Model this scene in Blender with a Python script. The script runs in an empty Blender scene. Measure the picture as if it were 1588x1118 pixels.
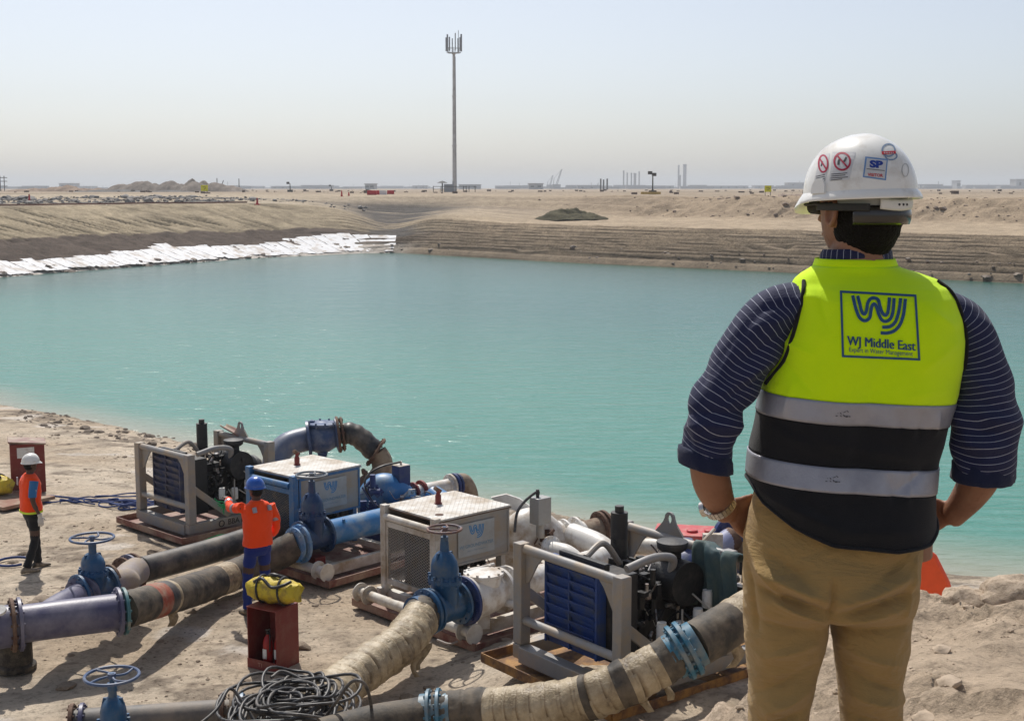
import bpy, bmesh, math, random
import numpy as np
from mathutils import Vector, Matrix
from mathutils.bvhtree import BVHTree
R = math.radians
random.seed(7)
scene = bpy.context.scene
C = scene.collection

# ------------------------------------------------------------------ camera, sky, sun, exposure
F, PX, PY = 2050.0, 794.0, 559.0
PITCH = math.atan(267 / F)
cp, sp = math.cos(PITCH), math.sin(PITCH)
cam_data = bpy.data.cameras.new('camera')
cam = bpy.data.objects.new('camera', cam_data)
C.objects.link(cam)
cam_data.sensor_width = 36.0
cam_data.lens = 36.0 * F / 1588.0
cam_data.clip_start = 0.05
cam_data.clip_end = 20000
cam.rotation_euler = (R(90) - PITCH, 0, 0)
scene.camera = cam
scene.render.resolution_x, scene.render.resolution_y = 1024, 720

SUN_EL, SUN_AZ = R(54), R(-16)                 # sun ahead of the camera, a little to the left
world = bpy.data.worlds.new('World')
scene.world = world
world.use_nodes = True
wn = world.node_tree.nodes
wl = world.node_tree.links
for n in list(wn): wn.remove(n)
wo = wn.new('ShaderNodeOutputWorld'); bg = wn.new('ShaderNodeBackground'); sky = wn.new('ShaderNodeTexSky')
sky.sky_type = 'NISHITA'; sky.sun_disc = False
sky.sun_elevation = SUN_EL; sky.sun_rotation = SUN_AZ
sky.air_density = 0.75; sky.dust_density = 1.6; sky.ozone_density = 1.3; sky.altitude = 0
bg.inputs[1].default_value = 0.101
hs = wn.new('ShaderNodeHueSaturation'); hs.inputs['Saturation'].default_value = .62
wl.new(sky.outputs[0], hs.inputs['Color']); wl.new(hs.outputs[0], bg.inputs[0]); wl.new(bg.outputs[0], wo.inputs[0])
sl = bpy.data.lights.new('sun', 'SUN'); sl.energy = 3.35; sl.angle = R(0.55); sl.color = (1, 0.95, 0.88)
sun = bpy.data.objects.new('sun', sl); C.objects.link(sun)
sd = Vector((math.sin(SUN_AZ) * math.cos(SUN_EL), math.cos(SUN_AZ) * math.cos(SUN_EL), math.sin(SUN_EL)))
sun.rotation_euler = sd.to_track_quat('Z', 'Y').to_euler()
scene.view_settings.view_transform = 'Standard'
scene.view_settings.look = 'None'
scene.view_settings.exposure = 0.28
scene.view_settings.gamma = 1.0
scene.view_settings.use_curve_mapping = False
scene.cycles.max_bounces = 8
scene.cycles.volume_bounces = 0

# ------------------------------------------------------------------ measuring: a photo point to a world point
def ray(px, py):
    v = (py - PY) / F
    return ((px - PX) / F, cp - v * sp, -(sp + v * cp))
def G(px, py, z=-5.8):                          # on the level z
    x, y, w = ray(px, py); t = z / w
    return Vector((x * t, y * t, z))
def S(px, py, Y):                               # at the distance Y
    x, y, w = ray(px, py); t = Y / y
    return Vector((x * t, Y, w * t))

# ------------------------------------------------------------------ noise for terrain (numpy)
def _hash(ix, iy, s):
    h = (ix.astype(np.int64) * 374761393 + iy.astype(np.int64) * 668265263 + s * 974634777) & 0x7fffffff
    h = ((h ^ (h >> 13)) * 1274126177) & 0x7fffffff
    return ((h ^ (h >> 16)) & 0xffff) / 65535.0
def vn(x, y, s=0):
    x = np.asarray(x, float); y = np.asarray(y, float)
    x, y = np.broadcast_arrays(x, y)
    ix, iy = np.floor(x), np.floor(y); fx, fy = x - ix, y - iy
    fx = fx * fx * (3 - 2 * fx); fy = fy * fy * (3 - 2 * fy)
    a, b = _hash(ix, iy, s), _hash(ix + 1, iy, s); c, d = _hash(ix, iy + 1, s), _hash(ix + 1, iy + 1, s)
    return (a + (b - a) * fx) * (1 - fy) + (c + (d - c) * fx) * fy
def fbm(x, y, o=4, s=0):
    t = 0; a = .5
    for i in range(o):
        t = t + a * (vn(x, y, s + i * 17) - .5); x = np.asarray(x) * 2.03 + 7.1; y = np.asarray(y) * 2.03 + 3.3; a *= .5
    return t                                     # about -0.5..0.5
def ss(a, b, x):
    t = np.clip((np.asarray(x, float) - a) / (b - a), 0, 1); return t * t * (3 - 2 * t)

# ------------------------------------------------------------------ materials
def sock(n, *names):
    for k in names:
        if k in n.inputs: return n.inputs[k]
MATS = {}
def mat(name, col, rough=.6, metal=0., dirt=None, amt=.35, scale=3., bump=.0, bscale=40., spec=.5, coat=0., var=.12, detail=6):
    if name in MATS: return MATS[name]
    m = bpy.data.materials.new(name); m.use_nodes = True
    N, L = m.node_tree.nodes, m.node_tree.links
    b = N['Principled BSDF']
    tc = N.new('ShaderNodeTexCoord')
    n1 = N.new('ShaderNodeTexNoise'); n1.inputs['Scale'].default_value = scale; n1.inputs['Detail'].default_value = detail
    n1.inputs['Roughness'].default_value = .65
    L.new(tc.outputs['Object'], n1.inputs['Vector'])
    mr = N.new('ShaderNodeMapRange'); mr.inputs[1].default_value = .62 - amt * .45; mr.inputs[2].default_value = .78 - amt * .3
    L.new(n1.outputs[0], mr.inputs[0])
    n2 = N.new('ShaderNodeTexNoise'); n2.inputs['Scale'].default_value = scale * 5; n2.inputs['Detail'].default_value = 4
    L.new(tc.outputs['Object'], n2.inputs['Vector'])
    mx0 = N.new('ShaderNodeMix'); mx0.data_type = 'RGBA'
    lo = tuple(c * (1 - var) for c in col[:3]) + (1,); hi = tuple(min(1, c * (1 + var)) for c in col[:3]) + (1,)
    mx0.inputs[6].default_value = lo; mx0.inputs[7].default_value = hi
    L.new(n2.outputs[0], mx0.inputs[0])
    mx = N.new('ShaderNodeMix'); mx.data_type = 'RGBA'
    d = dirt if dirt else col
    mx.inputs[7].default_value = tuple(d[:3]) + (1,)
    L.new(mx0.outputs[2], mx.inputs[6])
    mul = N.new('ShaderNodeMath'); mul.operation = 'MULTIPLY'; mul.inputs[1].default_value = 1.0 if dirt else 0.0
    L.new(mr.outputs[0], mul.inputs[0]); L.new(mul.outputs[0], mx.inputs[0])
    L.new(mx.outputs[2], b.inputs['Base Color'])
    rr = N.new('ShaderNodeMapRange'); rr.inputs[3].default_value = max(.03, rough - .1); rr.inputs[4].default_value = min(1, rough + .15)
    L.new(n1.outputs[0], rr.inputs[0]); L.new(rr.outputs[0], b.inputs['Roughness'])
    b.inputs['Metallic'].default_value = metal
    s = sock(b, 'Specular IOR Level'); s.default_value = spec
    if coat: sock(b, 'Coat Weight').default_value = coat
    if bump:
        n3 = N.new('ShaderNodeTexNoise'); n3.inputs['Scale'].default_value = bscale; n3.inputs['Detail'].default_value = 5
        L.new(tc.outputs['Object'], n3.inputs['Vector'])
        bp = N.new('ShaderNodeBump'); bp.inputs['Strength'].default_value = bump; bp.inputs['Distance'].default_value = .02
        L.new(n3.outputs[0], bp.inputs['Height']); L.new(bp.outputs[0], b.inputs['Normal'])
    MATS[name] = m
    return m
DUST = (.36, .29, .21)
RUST = (.16, .07, .035)
grey_steel = mat('galvanised_steel', (.27, .265, .26), .55, .25, DUST, .35, 3, .1)
grey_paint = mat('grey_paint', (.25, .25, .25), .55, .0, DUST, .45, 3, .1)
black_steel = mat('black_steel', (.018, .018, .02), .5, 0, (.07, .06, .05), .3, 4, .2)
engine_black = mat('engine_black', (.012, .012, .013), .45, 0, (.05, .045, .04), .25, 6, .3)
bright_metal = mat('bright_metal', (.42, .41, .4), .35, .8, RUST, .35, 12)
deep_blue = mat('deep_blue_paint', (.012, .03, .14), .42, 0, (.06, .08, .13), .35, 4, .1)
radiator_blue = mat('radiator_blue', (.012, .05, .22), .5, 0, (.05, .07, .12), .4, 5, .1)
valve_blue = mat('valve_blue', (.013, .08, .19), .38, 0, (.1, .13, .15), .3, 4, .15)
pipe_blue = mat('pipe_blue', (.035, .18, .42), .42, 0, (.25, .33, .4), .35, 2.5, .05)
frame_blue = mat('frame_blue', (.035, .15, .34), .45, 0, (.16, .2, .24), .3, 4, .05)
cream = mat('cream_paint', (.62, .59, .53), .5, 0, (.36, .28, .19), .45, 3, .1)
white_paint = mat('white_pipe_paint', (.72, .70, .66), .42, 0, (.38, .28, .18), .38, 3, .05)
panel_grey = mat('panel_grey', (.33, .325, .31), .6, 0, DUST, .5, 2.5, .06)
sign_grey = mat('sign_board_grey', (.40, .42, .42), .5, 0, (.34, .33, .3), .4, 2.5)
logo_blue = mat('logo_blue', (.03, .22, .48), .55, 0)
logo_faint = mat('faded_lettering', (.2, .29, .36), .6, 0)
purple_pipe = mat('lavender_pipe_paint', (.075, .073, .14), .42, 0, (.2, .19, .24), .45, 2.2, .08)
red_brown = mat('red_oxide_paint', (.19, .022, .018), .5, 0, (.22, .07, .05), .3, 5, .1)
tray_red = mat('tray_red', (.15, .04, .03), .6, 0, (.32, .22, .16), .5, 3, .2)
rusty = mat('rust', (.10, .05, .032), .8, 0, (.2, .13, .085), .4, 6, .4)
rusty_yellow = mat('rusty_yellow', (.33, .17, .045), .75, 0, (.1, .05, .03), .5, 5, .4)
hdpe = mat('black_hdpe', (.028, .027, .027), .45, 0, (.17, .145, .115), .5, 2.2, .05)
rubber = mat('dusty_rubber', (.03, .027, .023), .7, 0, (.15, .12, .085), .55, 3.5, .2)
red_band = mat('red_hose_wrap', (.3, .06, .03), .7, 0, (.3, .2, .14), .45, 6, .3)
hivis_yellow = mat('safety_yellow', (.62, .47, .03), .6, 0, (.3, .2, .05), .3, 8, .3)
red_float = mat('red_float_plastic', (.5, .05, .055), .45, 0, (.5, .25, .2), .3, 5)
orange_float = mat('orange_float_fabric', (.85, .085, .01), .4, 0)
sandy_steel = mat('sand_coated_steel', (.3, .235, .17), .85, 0, (.16, .1, .07), .4, 5, .4)
cable_black = mat('cable_black', (.03, .03, .032), .45, 0, (.13, .115, .1), .4, 6)
green_rope = mat('green_rope', (.02, .33, .12), .7)
blue_rope = mat('blue_rope', (.03, .06, .2), .7)
tarp_green = mat('tarp', (.035, .075, .085), .7, 0, (.09, .12, .1), .4, 3, .4, 12)
glass_dark = mat('dark_glass', (.02, .02, .02), .1, 0)
extred = mat('extinguisher_red', (.35, .01, .01), .3)
white_flat = mat('white_plastic', (.7, .7, .68), .45, 0, (.4, .34, .28), .3, 6)
concrete = mat('tower_concrete', (.6, .59, .57), .8, 0, (.3, .28, .26), .3, .3)
far_grey = mat('far_building_grey', (.42, .43, .44), .9)
far_dark = mat('far_dark_steel', (.1, .1, .1), .8)
far_red = mat('barrier_red', (.5, .02, .03), .6)
far_white = mat('barrier_white', (.7, .7, .7), .6)
sign_yellow = mat('sign_yellow', (.75, .72, .02), .6)
stone_mat = mat('stone', (.30, .24, .175), .95, 0, (.2, .15, .11), .5, 4, .5, 20)

def wrap_material():
    m = bpy.data.materials.new('hessian_wrap'); m.use_nodes = True
    N, L = m.node_tree.nodes, m.node_tree.links; b = N['Principled BSDF']
    tc = N.new('ShaderNodeTexCoord'); n = N.new('ShaderNodeTexNoise'); n.inputs['Scale'].default_value = 3.2; n.inputs['Detail'].default_value = 8
    n.inputs['Roughness'].default_value = .7
    L.new(tc.outputs['Object'], n.inputs['Vector'])
    cr = N.new('ShaderNodeValToRGB'); e = cr.color_ramp.elements
    e[0].position = .3; e[0].color = (.10, .07, .04, 1); e[1].position = .62; e[1].color = (.52, .43, .29, 1)
    x = cr.color_ramp.elements.new(.45); x.color = (.34, .27, .17, 1)
    L.new(n.outputs[0], cr.inputs[0])
    at = N.new('ShaderNodeAttribute'); at.attribute_name = 'lap'
    lr = N.new('ShaderNodeValToRGB'); q = lr.color_ramp.elements; q[0].position = 0; q[0].color = (.16, .12, .08, 1); q[1].position = 1; q[1].color = (.55, .5, .42, 1)
    z1 = lr.color_ramp.elements.new(.10); z1.color = (.55, .48, .4, 1); z2 = lr.color_ramp.elements.new(.3); z2.color = (1, 1, 1, 1); z3 = lr.color_ramp.elements.new(.85); z3.color = (.95, .93, .9, 1)
    L.new(at.outputs['Fac'], lr.inputs[0]); mu = N.new('ShaderNodeMix'); mu.data_type = 'RGBA'; mu.blend_type = 'MULTIPLY'; mu.inputs[0].default_value = .85
    L.new(cr.outputs[0], mu.inputs[6]); L.new(lr.outputs[0], mu.inputs[7]); L.new(mu.outputs[2], b.inputs['Base Color'])
    b.inputs['Roughness'].default_value = .5
    n2 = N.new('ShaderNodeTexNoise'); n2.inputs['Scale'].default_value = 22; n2.inputs['Detail'].default_value = 6; n2.inputs['Distortion'].default_value = 1.5
    L.new(tc.outputs['Object'], n2.inputs['Vector'])
    bp = N.new('ShaderNodeBump'); bp.inputs['Strength'].default_value = .6; bp.inputs['Distance'].default_value = .02
    L.new(n2.outputs[0], bp.inputs['Height']); L.new(bp.outputs[0], b.inputs['Normal'])
    return m
wrap = wrap_material()

def ground_material(name, grain=1.0):
    m = bpy.data.materials.new(name); m.use_nodes = True
    N, L = m.node_tree.nodes, m.node_tree.links; b = N['Principled BSDF']
    at = N.new('ShaderNodeAttribute'); at.attribute_name = 'tint'
    tc = N.new('ShaderNodeTexCoord')
    n = N.new('ShaderNodeTexNoise'); n.inputs['Scale'].default_value = 2.2 * grain; n.inputs['Detail'].default_value = 10; n.inputs['Roughness'].default_value = .68
    L.new(tc.outputs['Object'], n.inputs['Vector'])
    mr = N.new('ShaderNodeMapRange'); mr.inputs[1].default_value = .3; mr.inputs[2].default_value = .7; mr.inputs[3].default_value = .76; mr.inputs[4].default_value = 1.26
    L.new(n.outputs[0], mr.inputs[0])
    n4 = N.new('ShaderNodeTexNoise'); n4.inputs['Scale'].default_value = 14 * grain; n4.inputs['Detail'].default_value = 7; n4.inputs['Roughness'].default_value = .7
    L.new(tc.outputs['Object'], n4.inputs['Vector'])
    m4 = N.new('ShaderNodeMapRange'); m4.inputs[1].default_value = .34; m4.inputs[2].default_value = .5; m4.inputs[3].default_value = .62; m4.inputs[4].default_value = 1.06
    L.new(n4.outputs[0], m4.inputs[0])
    mm_ = N.new('ShaderNodeMath'); mm_.operation = 'MULTIPLY'; L.new(mr.outputs[0], mm_.inputs[0]); L.new(m4.outputs[0], mm_.inputs[1])
    mx = N.new('ShaderNodeVectorMath'); mx.operation = 'SCALE'
    L.new(at.outputs['Color'], mx.inputs[0]); L.new(mm_.outputs[0], mx.inputs['Scale'])
    L.new(mx.outputs[0], b.inputs['Base Color'])
    b.inputs['Roughness'].default_value = .95
    sock(b, 'Specular IOR Level').default_value = .15
    n2 = N.new('ShaderNodeTexNoise'); n2.inputs['Scale'].default_value = 9 * grain; n2.inputs['Detail'].default_value = 8; n2.inputs['Roughness'].default_value = .7
    L.new(tc.outputs['Object'], n2.inputs['Vector'])
    bp = N.new('ShaderNodeBump'); bp.inputs['Strength'].default_value = .8; bp.inputs['Distance'].default_value = .07 / grain
    n5 = N.new('ShaderNodeTexNoise'); n5.inputs['Scale'].default_value = 45 * grain; n5.inputs['Detail'].default_value = 6; n5.inputs['Roughness'].default_value = .75
    L.new(tc.outputs['Object'], n5.inputs['Vector'])
    b5 = N.new('ShaderNodeBump'); b5.inputs['Strength'].default_value = .7; b5.inputs['Distance'].default_value = .018 / grain
    L.new(n5.outputs[0], b5.inputs['Height']); L.new(b5.outputs[0], bp.inputs['Normal'])
    L.new(n2.outputs[0], bp.inputs['Height']); L.new(bp.outputs[0], b.inputs['Normal'])
    return m

# ------------------------------------------------------------------ tagging
def tag(o, label=None, cat=None, group=None, kind=None):
    if label: o['label'] = label
    if cat: o['category'] = cat
    if group: o['group'] = group
    if kind: o['kind'] = kind
    return o
def empty(name, loc=(0, 0, 0), rz=0, label=None, cat=None, group=None):
    o = bpy.data.objects.new(name, None); C.objects.link(o)
    o.location = loc; o.rotation_euler = (0, 0, rz); o.empty_display_size = .2
    return tag(o, label, cat, group)
def copy_tree(o, parent=None, label=None):
    c = o.copy(); C.objects.link(c); c.parent = parent
    if label: c['label'] = label
    for ch in list(o.children): copy_tree(ch, c)
    return c

# ------------------------------------------------------------------ mesh builder
def frame_for(d):
    d = Vector(d).normalized()
    up = Vector((0, 0, 1)) if abs(d.z) < .9 else Vector((1, 0, 0))
    a = d.cross(up).normalized(); b = a.cross(d).normalized()
    return a, b
class M:
    def __init__(s): s.v = []; s.f = []
    def add(s, v, f):
        k = len(s.v); s.v += [tuple(p) for p in v]; s.f += [tuple(i + k for i in q) for q in f]; return s
    def box(s, c, d, rz=0, rot=None):
        hx, hy, hz = d[0] / 2, d[1] / 2, d[2] / 2
        P = [Vector((x, y, z)) for z in (-hz, hz) for y in (-hy, hy) for x in (-hx, hx)]
        mt = rot if rot is not None else Matrix.Rotation(rz, 3, 'Z')
        return s.add([mt @ p + Vector(c) for p in P], [(0, 2, 3, 1), (4, 5, 7, 6), (0, 1, 5, 4), (2, 6, 7, 3), (0, 4, 6, 2), (1, 3, 7, 5)])
    def bb(s, x0, x1, y0, y1, z0, z1): return s.box(((x0 + x1) / 2, (y0 + y1) / 2, (z0 + z1) / 2), (abs(x1 - x0), abs(y1 - y0), abs(z1 - z0)))
    def bar(s, p, q, w, h=None, roll=0):
        p, q = Vector(p), Vector(q); a, b = frame_for(q - p); h = h or w
        if roll: a, b = a * math.cos(roll) + b * math.sin(roll), b * math.cos(roll) - a * math.sin(roll)
        V = [e + a * (i * w / 2) + b * (j * h / 2) for e in (p, q) for i, j in ((-1, -1), (1, -1), (1, 1), (-1, 1))]
        return s.add(V, [(3, 2, 1, 0), (4, 5, 6, 7), (0, 1, 5, 4), (1, 2, 6, 5), (2, 3, 7, 6), (3, 0, 4, 7)])
    def cyl(s, p, q, r, r2=None, n=16, caps=True):
        p, q = Vector(p), Vector(q); a, b = frame_for(q - p); r2 = r if r2 is None else r2
        V = [e + (a * math.cos(2 * math.pi * k / n) + b * math.sin(2 * math.pi * k / n)) * rr for e, rr in ((p, r), (q, r2)) for k in range(n)]
        Fs = [(k, (k + 1) % n, n + (k + 1) % n, n + k) for k in range(n)]
        if caps: Fs += [tuple(range(n - 1, -1, -1)), tuple(range(n, 2 * n))]
        return s.add(V, Fs)
    def tube(s, path, r, n=12, caps=True, wob=0, seed=0):
        P = [Vector(p) for p in path]; rr = r if isinstance(r, (list, tuple)) else [r] * len(P)
        rng = random.Random(seed); V = []
        a0 = None
        for i, p in enumerate(P):
            d = (P[min(i + 1, len(P) - 1)] - P[max(i - 1, 0)])
            if d.length < 1e-9: d = Vector((0, 0, 1))
            d.normalize()
            if a0 is None: a, b = frame_for(d)
            else:
                a = (a0 - d * a0.dot(d)).normalized(); b = d.cross(a) * -1
                b = a.cross(d).normalized()
            a0 = a
            for k in range(n):
                t = 2 * math.pi * k / n; q = rr[i] * (1 + (rng.random() - .5) * wob)
                V.append(p + (a * math.cos(t) + b * math.sin(t)) * q)
        Fs = [(i * n + k, i * n + (k + 1) % n, (i + 1) * n + (k + 1) % n, (i + 1) * n + k) for i in range(len(P) - 1) for k in range(n)]
        if caps: Fs += [tuple(range(n - 1, -1, -1)), tuple((len(P) - 1) * n + k for k in range(n))]
        return s.add(V, Fs)
    def lathe(s, prof, p=(0, 0, 0), ax=(0, 0, 1), n=24, sx=1, sy=1):   # prof: (radius, along)
        p = Vector(p); ax = Vector(ax).normalized(); a, b = frame_for(ax); V = []
        for r, h in prof:
            for k in range(n):
                t = 2 * math.pi * k / n; V.append(p + ax * h + a * (r * sx * math.cos(t)) + b * (r * sy * math.sin(t)))
        m = len(prof)
        Fs = [(i * n + k, i * n + (k + 1) % n, (i + 1) * n + (k + 1) % n, (i + 1) * n + k) for i in range(m - 1) for k in range(n)]
        Fs += [tuple(range(n - 1, -1, -1)), tuple((m - 1) * n + k for k in range(n))]
        return s.add(V, Fs)
    def ring(s, c, ax, R0, r, n=32, m=8):          # torus
        c = Vector(c); ax = Vector(ax).normalized(); a, b = frame_for(ax); V = []
        for i in range(n):
            t = 2 * math.pi * i / n; d = a * math.cos(t) + b * math.sin(t)
            for k in range(m):
                u = 2 * math.pi * k / m; V.append(c + d * (R0 + r * math.cos(u)) + ax * (r * math.sin(u)))
        return s.add(V, [(i * m + k, i * m + (k + 1) % m, ((i + 1) % n) * m + (k + 1) % m, ((i + 1) % n) * m + k) for i in range(n) for k in range(m)])
    def prism(s, poly, o, ex, ey, th):              # polygon in the plane ex, ey, thickness th along the normal
        o, ex, ey = Vector(o), Vector(ex), Vector(ey); nn = ex.cross(ey).normalized(); n = len(poly)
        V = [o + ex * x + ey * y + nn * k for k in (0, th) for x, y in poly]
        return s.add(V, [tuple(range(n - 1, -1, -1)), tuple(range(n, 2 * n))] + [(k, (k + 1) % n, n + (k + 1) % n, n + k) for k in range(n)])
    def flange(s, c, ax, r, th, bolts=12, br=None):
        c = Vector(c); ax = Vector(ax).normalized(); s.lathe([(r * .96, -th / 2), (r, -th / 2 + .006), (r, th / 2 - .006), (r * .96, th / 2)], c, ax, 28)
        a, b = frame_for(ax); br = br or r * .86
        for k in range(bolts):
            t = 2 * math.pi * (k + .5) / bolts; q = c + (a * math.cos(t) + b * math.sin(t)) * br
            s.cyl(q - ax * (th / 2 + .018), q + ax * (th / 2 + .018), r * .055, n=6)
        return s
    def loft(s, rings, caps=True):
        n = len(rings[0]); V = [p for r in rings for p in r]; m = len(rings)
        Fs = [(i * n + k, i * n + (k + 1) % n, (i + 1) * n + (k + 1) % n, (i + 1) * n + k) for i in range(m - 1) for k in range(n)]
        if caps: Fs += [tuple(range(n - 1, -1, -1)), tuple((m - 1) * n + k for k in range(n))]
        return s.add(V, Fs)
    def build(s, name, mt, parent=None, smooth=35, bevel=0, loc=None, kind=None, label=None):
        me = bpy.data.meshes.new(name); me.from_pydata(s.v, [], s.f); me.materials.append(mt)
        bm = bmesh.new(); bm.from_mesh(me); bmesh.ops.recalc_face_normals(bm, faces=bm.faces); bm.to_mesh(me); bm.free()
        if smooth:
            me.polygons.foreach_set('use_smooth', [True] * len(me.polygons)); me.set_sharp_from_angle(angle=R(smooth))
        o = bpy.data.objects.new(name, me); C.objects.link(o)
        if parent: o.parent = parent
        if loc is not None: o.location = loc
        if bevel:
            bv = o.modifiers.new('bevel', 'BEVEL'); bv.width = bevel; bv.segments = 2; bv.limit_method = 'ANGLE'; bv.angle_limit = R(40)
        if kind: o['kind'] = kind
        if label: o['label'] = label
        return o
def spline(P, k=8):                                 # Catmull-Rom through points
    P = [Vector(p) for p in P]; P = [P[0] * 2 - P[1]] + P + [P[-1] * 2 - P[-2]]; out = []
    for i in range(1, len(P) - 2):
        for j in range(k):
            t = j / k; a, b, c, d = P[i - 1], P[i], P[i + 1], P[i + 2]
            out.append(.5 * ((2 * b) + (c - a) * t + (2 * a - 5 * b + 4 * c - d) * t * t + (3 * b - a - 3 * c + d) * t ** 3))
    out.append(P[-2]); return out
def text_mesh(txt, size=1, bold=0):                 # flat triangles of built-in font lettering, origin centred
    cu = bpy.data.curves.new('lettering', 'FONT'); cu.body = txt; cu.size = size; cu.align_x = 'CENTER'; cu.align_y = 'CENTER'
    cu.offset = bold; cu.resolution_u = 3
    o = bpy.data.objects.new('lettering', cu); C.objects.link(o)
    bpy.context.view_layer.update()
    me = o.to_mesh(); v = [tuple(p.co) for p in me.vertices]; f = [tuple(p.vertices) for p in me.polygons]
    o.to_mesh_clear(); bpy.data.objects.remove(o); bpy.data.curves.remove(cu)
    return v, f
def band2d(path, w):                                # a stroke of width w in the plane
    V, Fs = [], []
    n = len(path)
    for i, (x, y) in enumerate(path):
        a = path[max(0, i - 1)]; b = path[min(n - 1, i + 1)]; dx, dy = b[0] - a[0], b[1] - a[1]; l = math.hypot(dx, dy) or 1
        V += [(x - dy / l * w / 2, y + dx / l * w / 2, 0), (x + dy / l * w / 2, y - dx / l * w / 2, 0)]
    for i in range(n - 1): Fs.append((2 * i, 2 * i + 1, 2 * i + 3, 2 * i + 2))
    return V, Fs
def smooth2d(P, k=6):
    return [(p.x, p.y) for p in spline([(x, y, 0) for x, y in P], k)]
# ------------------------------------------------------------------ land
SAND = np.array((.41, .325, .235)); PALE = np.array((.54, .46, .36)); DARK = np.array((.125, .098, .075)); TAN = np.array((.36, .295, .20))
def grid_obj(name, X, Y, Z, col, mt, kind='structure'):
    nr, nc = X.shape
    co = np.stack([X, Y, Z], -1).reshape(-1, 3).astype(np.float32)
    idx = np.arange(nr * nc).reshape(nr, nc)
    q = np.stack([idx[:-1, :-1], idx[:-1, 1:], idx[1:, 1:], idx[1:, :-1]], -1).reshape(-1, 4).astype(np.int32)
    me = bpy.data.meshes.new(name); me.vertices.add(len(co)); me.vertices.foreach_set('co', co.ravel())
    me.loops.add(q.size); me.loops.foreach_set('vertex_index', q.ravel())
    me.polygons.add(len(q)); me.polygons.foreach_set('loop_start', np.arange(0, q.size, 4, dtype=np.int32))
    me.polygons.foreach_set('loop_total', np.full(len(q), 4, np.int32))
    me.polygons.foreach_set('use_smooth', np.ones(len(q), bool))
    a = me.color_attributes.new('tint', 'FLOAT_COLOR', 'POINT')
    c = np.concatenate([np.clip(col.reshape(-1, 3), 0.01, 1), np.ones((len(co), 1))], 1).astype(np.float32)
    a.data.foreach_set('color', c.ravel())
    me.update(calc_edges=True); me.materials.append(mt)
    # normals up
    if me.polygons[len(me.polygons) // 2].normal.z < 0: me.flip_normals()
    o = bpy.data.objects.new(name, me); C.objects.link(o); o['kind'] = kind
    return o
WATER_Z = -6.3
# near shoreline (x, y) from far left to right
SH = np.array([(-80, 78), (-45, 62), (-25, 46.5), (-15, 38.3), (-12.5, 36.4), (-10.1, 34.4), (-8.6, 33.0), (-6, 30.3), (-3.4, 27.6), (-1.2, 26.3), (0.6, 25.6), (2.4, 23.6), (4.5, 22.2), (9, 20.6), (20, 18), (60, 12)], float)
def shore_y(x): return np.interp(x, SH[:, 0], SH[:, 1])
EDGE = np.array([(-40, -30), (-3, -2.5), (-1.3, 0), (0.30, 3.2), (0.86, 5.0), (1.1, 5.9), (1.5, 6.75), (2.35, 6.9), (3.1, 7.3), (6, 9.0), (20, 10.5), (60, 6)], float)
def edge_dist(x, y):                                # signed: positive inside the berm top
    d = np.full(x.shape, 1e9)
    for i in range(len(EDGE) - 1):
        a, b = EDGE[i], EDGE[i + 1]; ab = b - a; L = (ab ** 2).sum()
        t = np.clip(((x - a[0]) * ab[0] + (y - a[1]) * ab[1]) / L, 0, 1)
        d = np.minimum(d, np.hypot(x - a[0] - ab[0] * t, y - a[1] - ab[1] * t))
    ye = np.interp(x, EDGE[:, 0], EDGE[:, 1])
    return np.where(y < ye, d, -d)
def ground_z(x, y, fine=True):
    x = np.asarray(x, float); y = np.asarray(y, float); x, y = np.broadcast_arrays(x, y)
    # working platform
    s = shore_y(x) - y                              # metres back from the waterline
    z = -5.8 + .12 * fbm(x * .25, y * .25, 4, 3)
    z = np.where(s < 9, np.minimum(z, -6.3 + .055 * s + .0 * x), z)
    z = np.where(s < 0, -6.3 + .16 * s, z)
    rise = .55 * ss(-1.2, .6, x - .1 * (y - 13)) * ss(17.3, 15.2, y)
    z = z + rise
    if fine:
        z = z + .07 * fbm(x * 1.3, y * 1.9, 5, 9) * ss(-1, 1.0, s) + .03 * np.abs(fbm(x * 4, y * 5, 3, 31)) * ss(0, 1, s)
        crust = ss(.07, .16, fbm(x * .55 + 9, y * .8, 5, 77)); z = z + .045 * crust * fbm(x * 7, y * 9, 3, 5)
    # berm under the photographer and the man
    e = edge_dist(x, y) + .22 * fbm(x * .9, y * .9, 4, 41)
    top = -1.68 - .138 * np.clip(y - 3, 0, 4.5) - .01 * np.abs(x) - .30 * ss(2.0, .9, x) * ss(3.7, 5.2, y)
    if fine:
        top = top + .11 * fbm(x * 1.1, y * 1.1, 5, 21) + .06 * fbm(x * 4, y * 4, 4, 23) + .05 * ss(.04, .14, fbm(x * 1.2 + 5, y * 1.2, 4, 25)) * fbm(x * 9, y * 9, 3, 27)
        rd = fbm(x * .7 + y * 1.2, y * .5 - x * .25, 4, 88)   # ragged windrow ridges
        top = top + .075 * np.maximum(0, 1 - np.abs(rd) / .03) * ss(3.2, 4.2, y)
        lump = ss(1.1, .25, np.abs(e - .45)) * ss(5.0, 6.2, y) * ss(.8, 2.2, x)
        top = top + lump * (-.02 + .30 * fbm(x * 1.6, y * 1.6, 5, 61) + .12 * np.abs(fbm(x * 6, y * 6, 4, 67)))
    slope = top + np.minimum(e, 0) * (1.0 + .25 * fbm(x * .8, y * .8, 3, 50))
    slope = slope + (.12 * fbm(x * 2, y * 2, 4, 52) * ss(0, -1, e) if fine else 0)
    k = .25
    h = np.clip(.5 + .5 * (slope - z) / k, 0, 1)
    return z * (1 - h) + slope * h + k * h * (1 - h)
def gz(x, y): return float(ground_z(np.array([x]), np.array([y]))[0])
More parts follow.
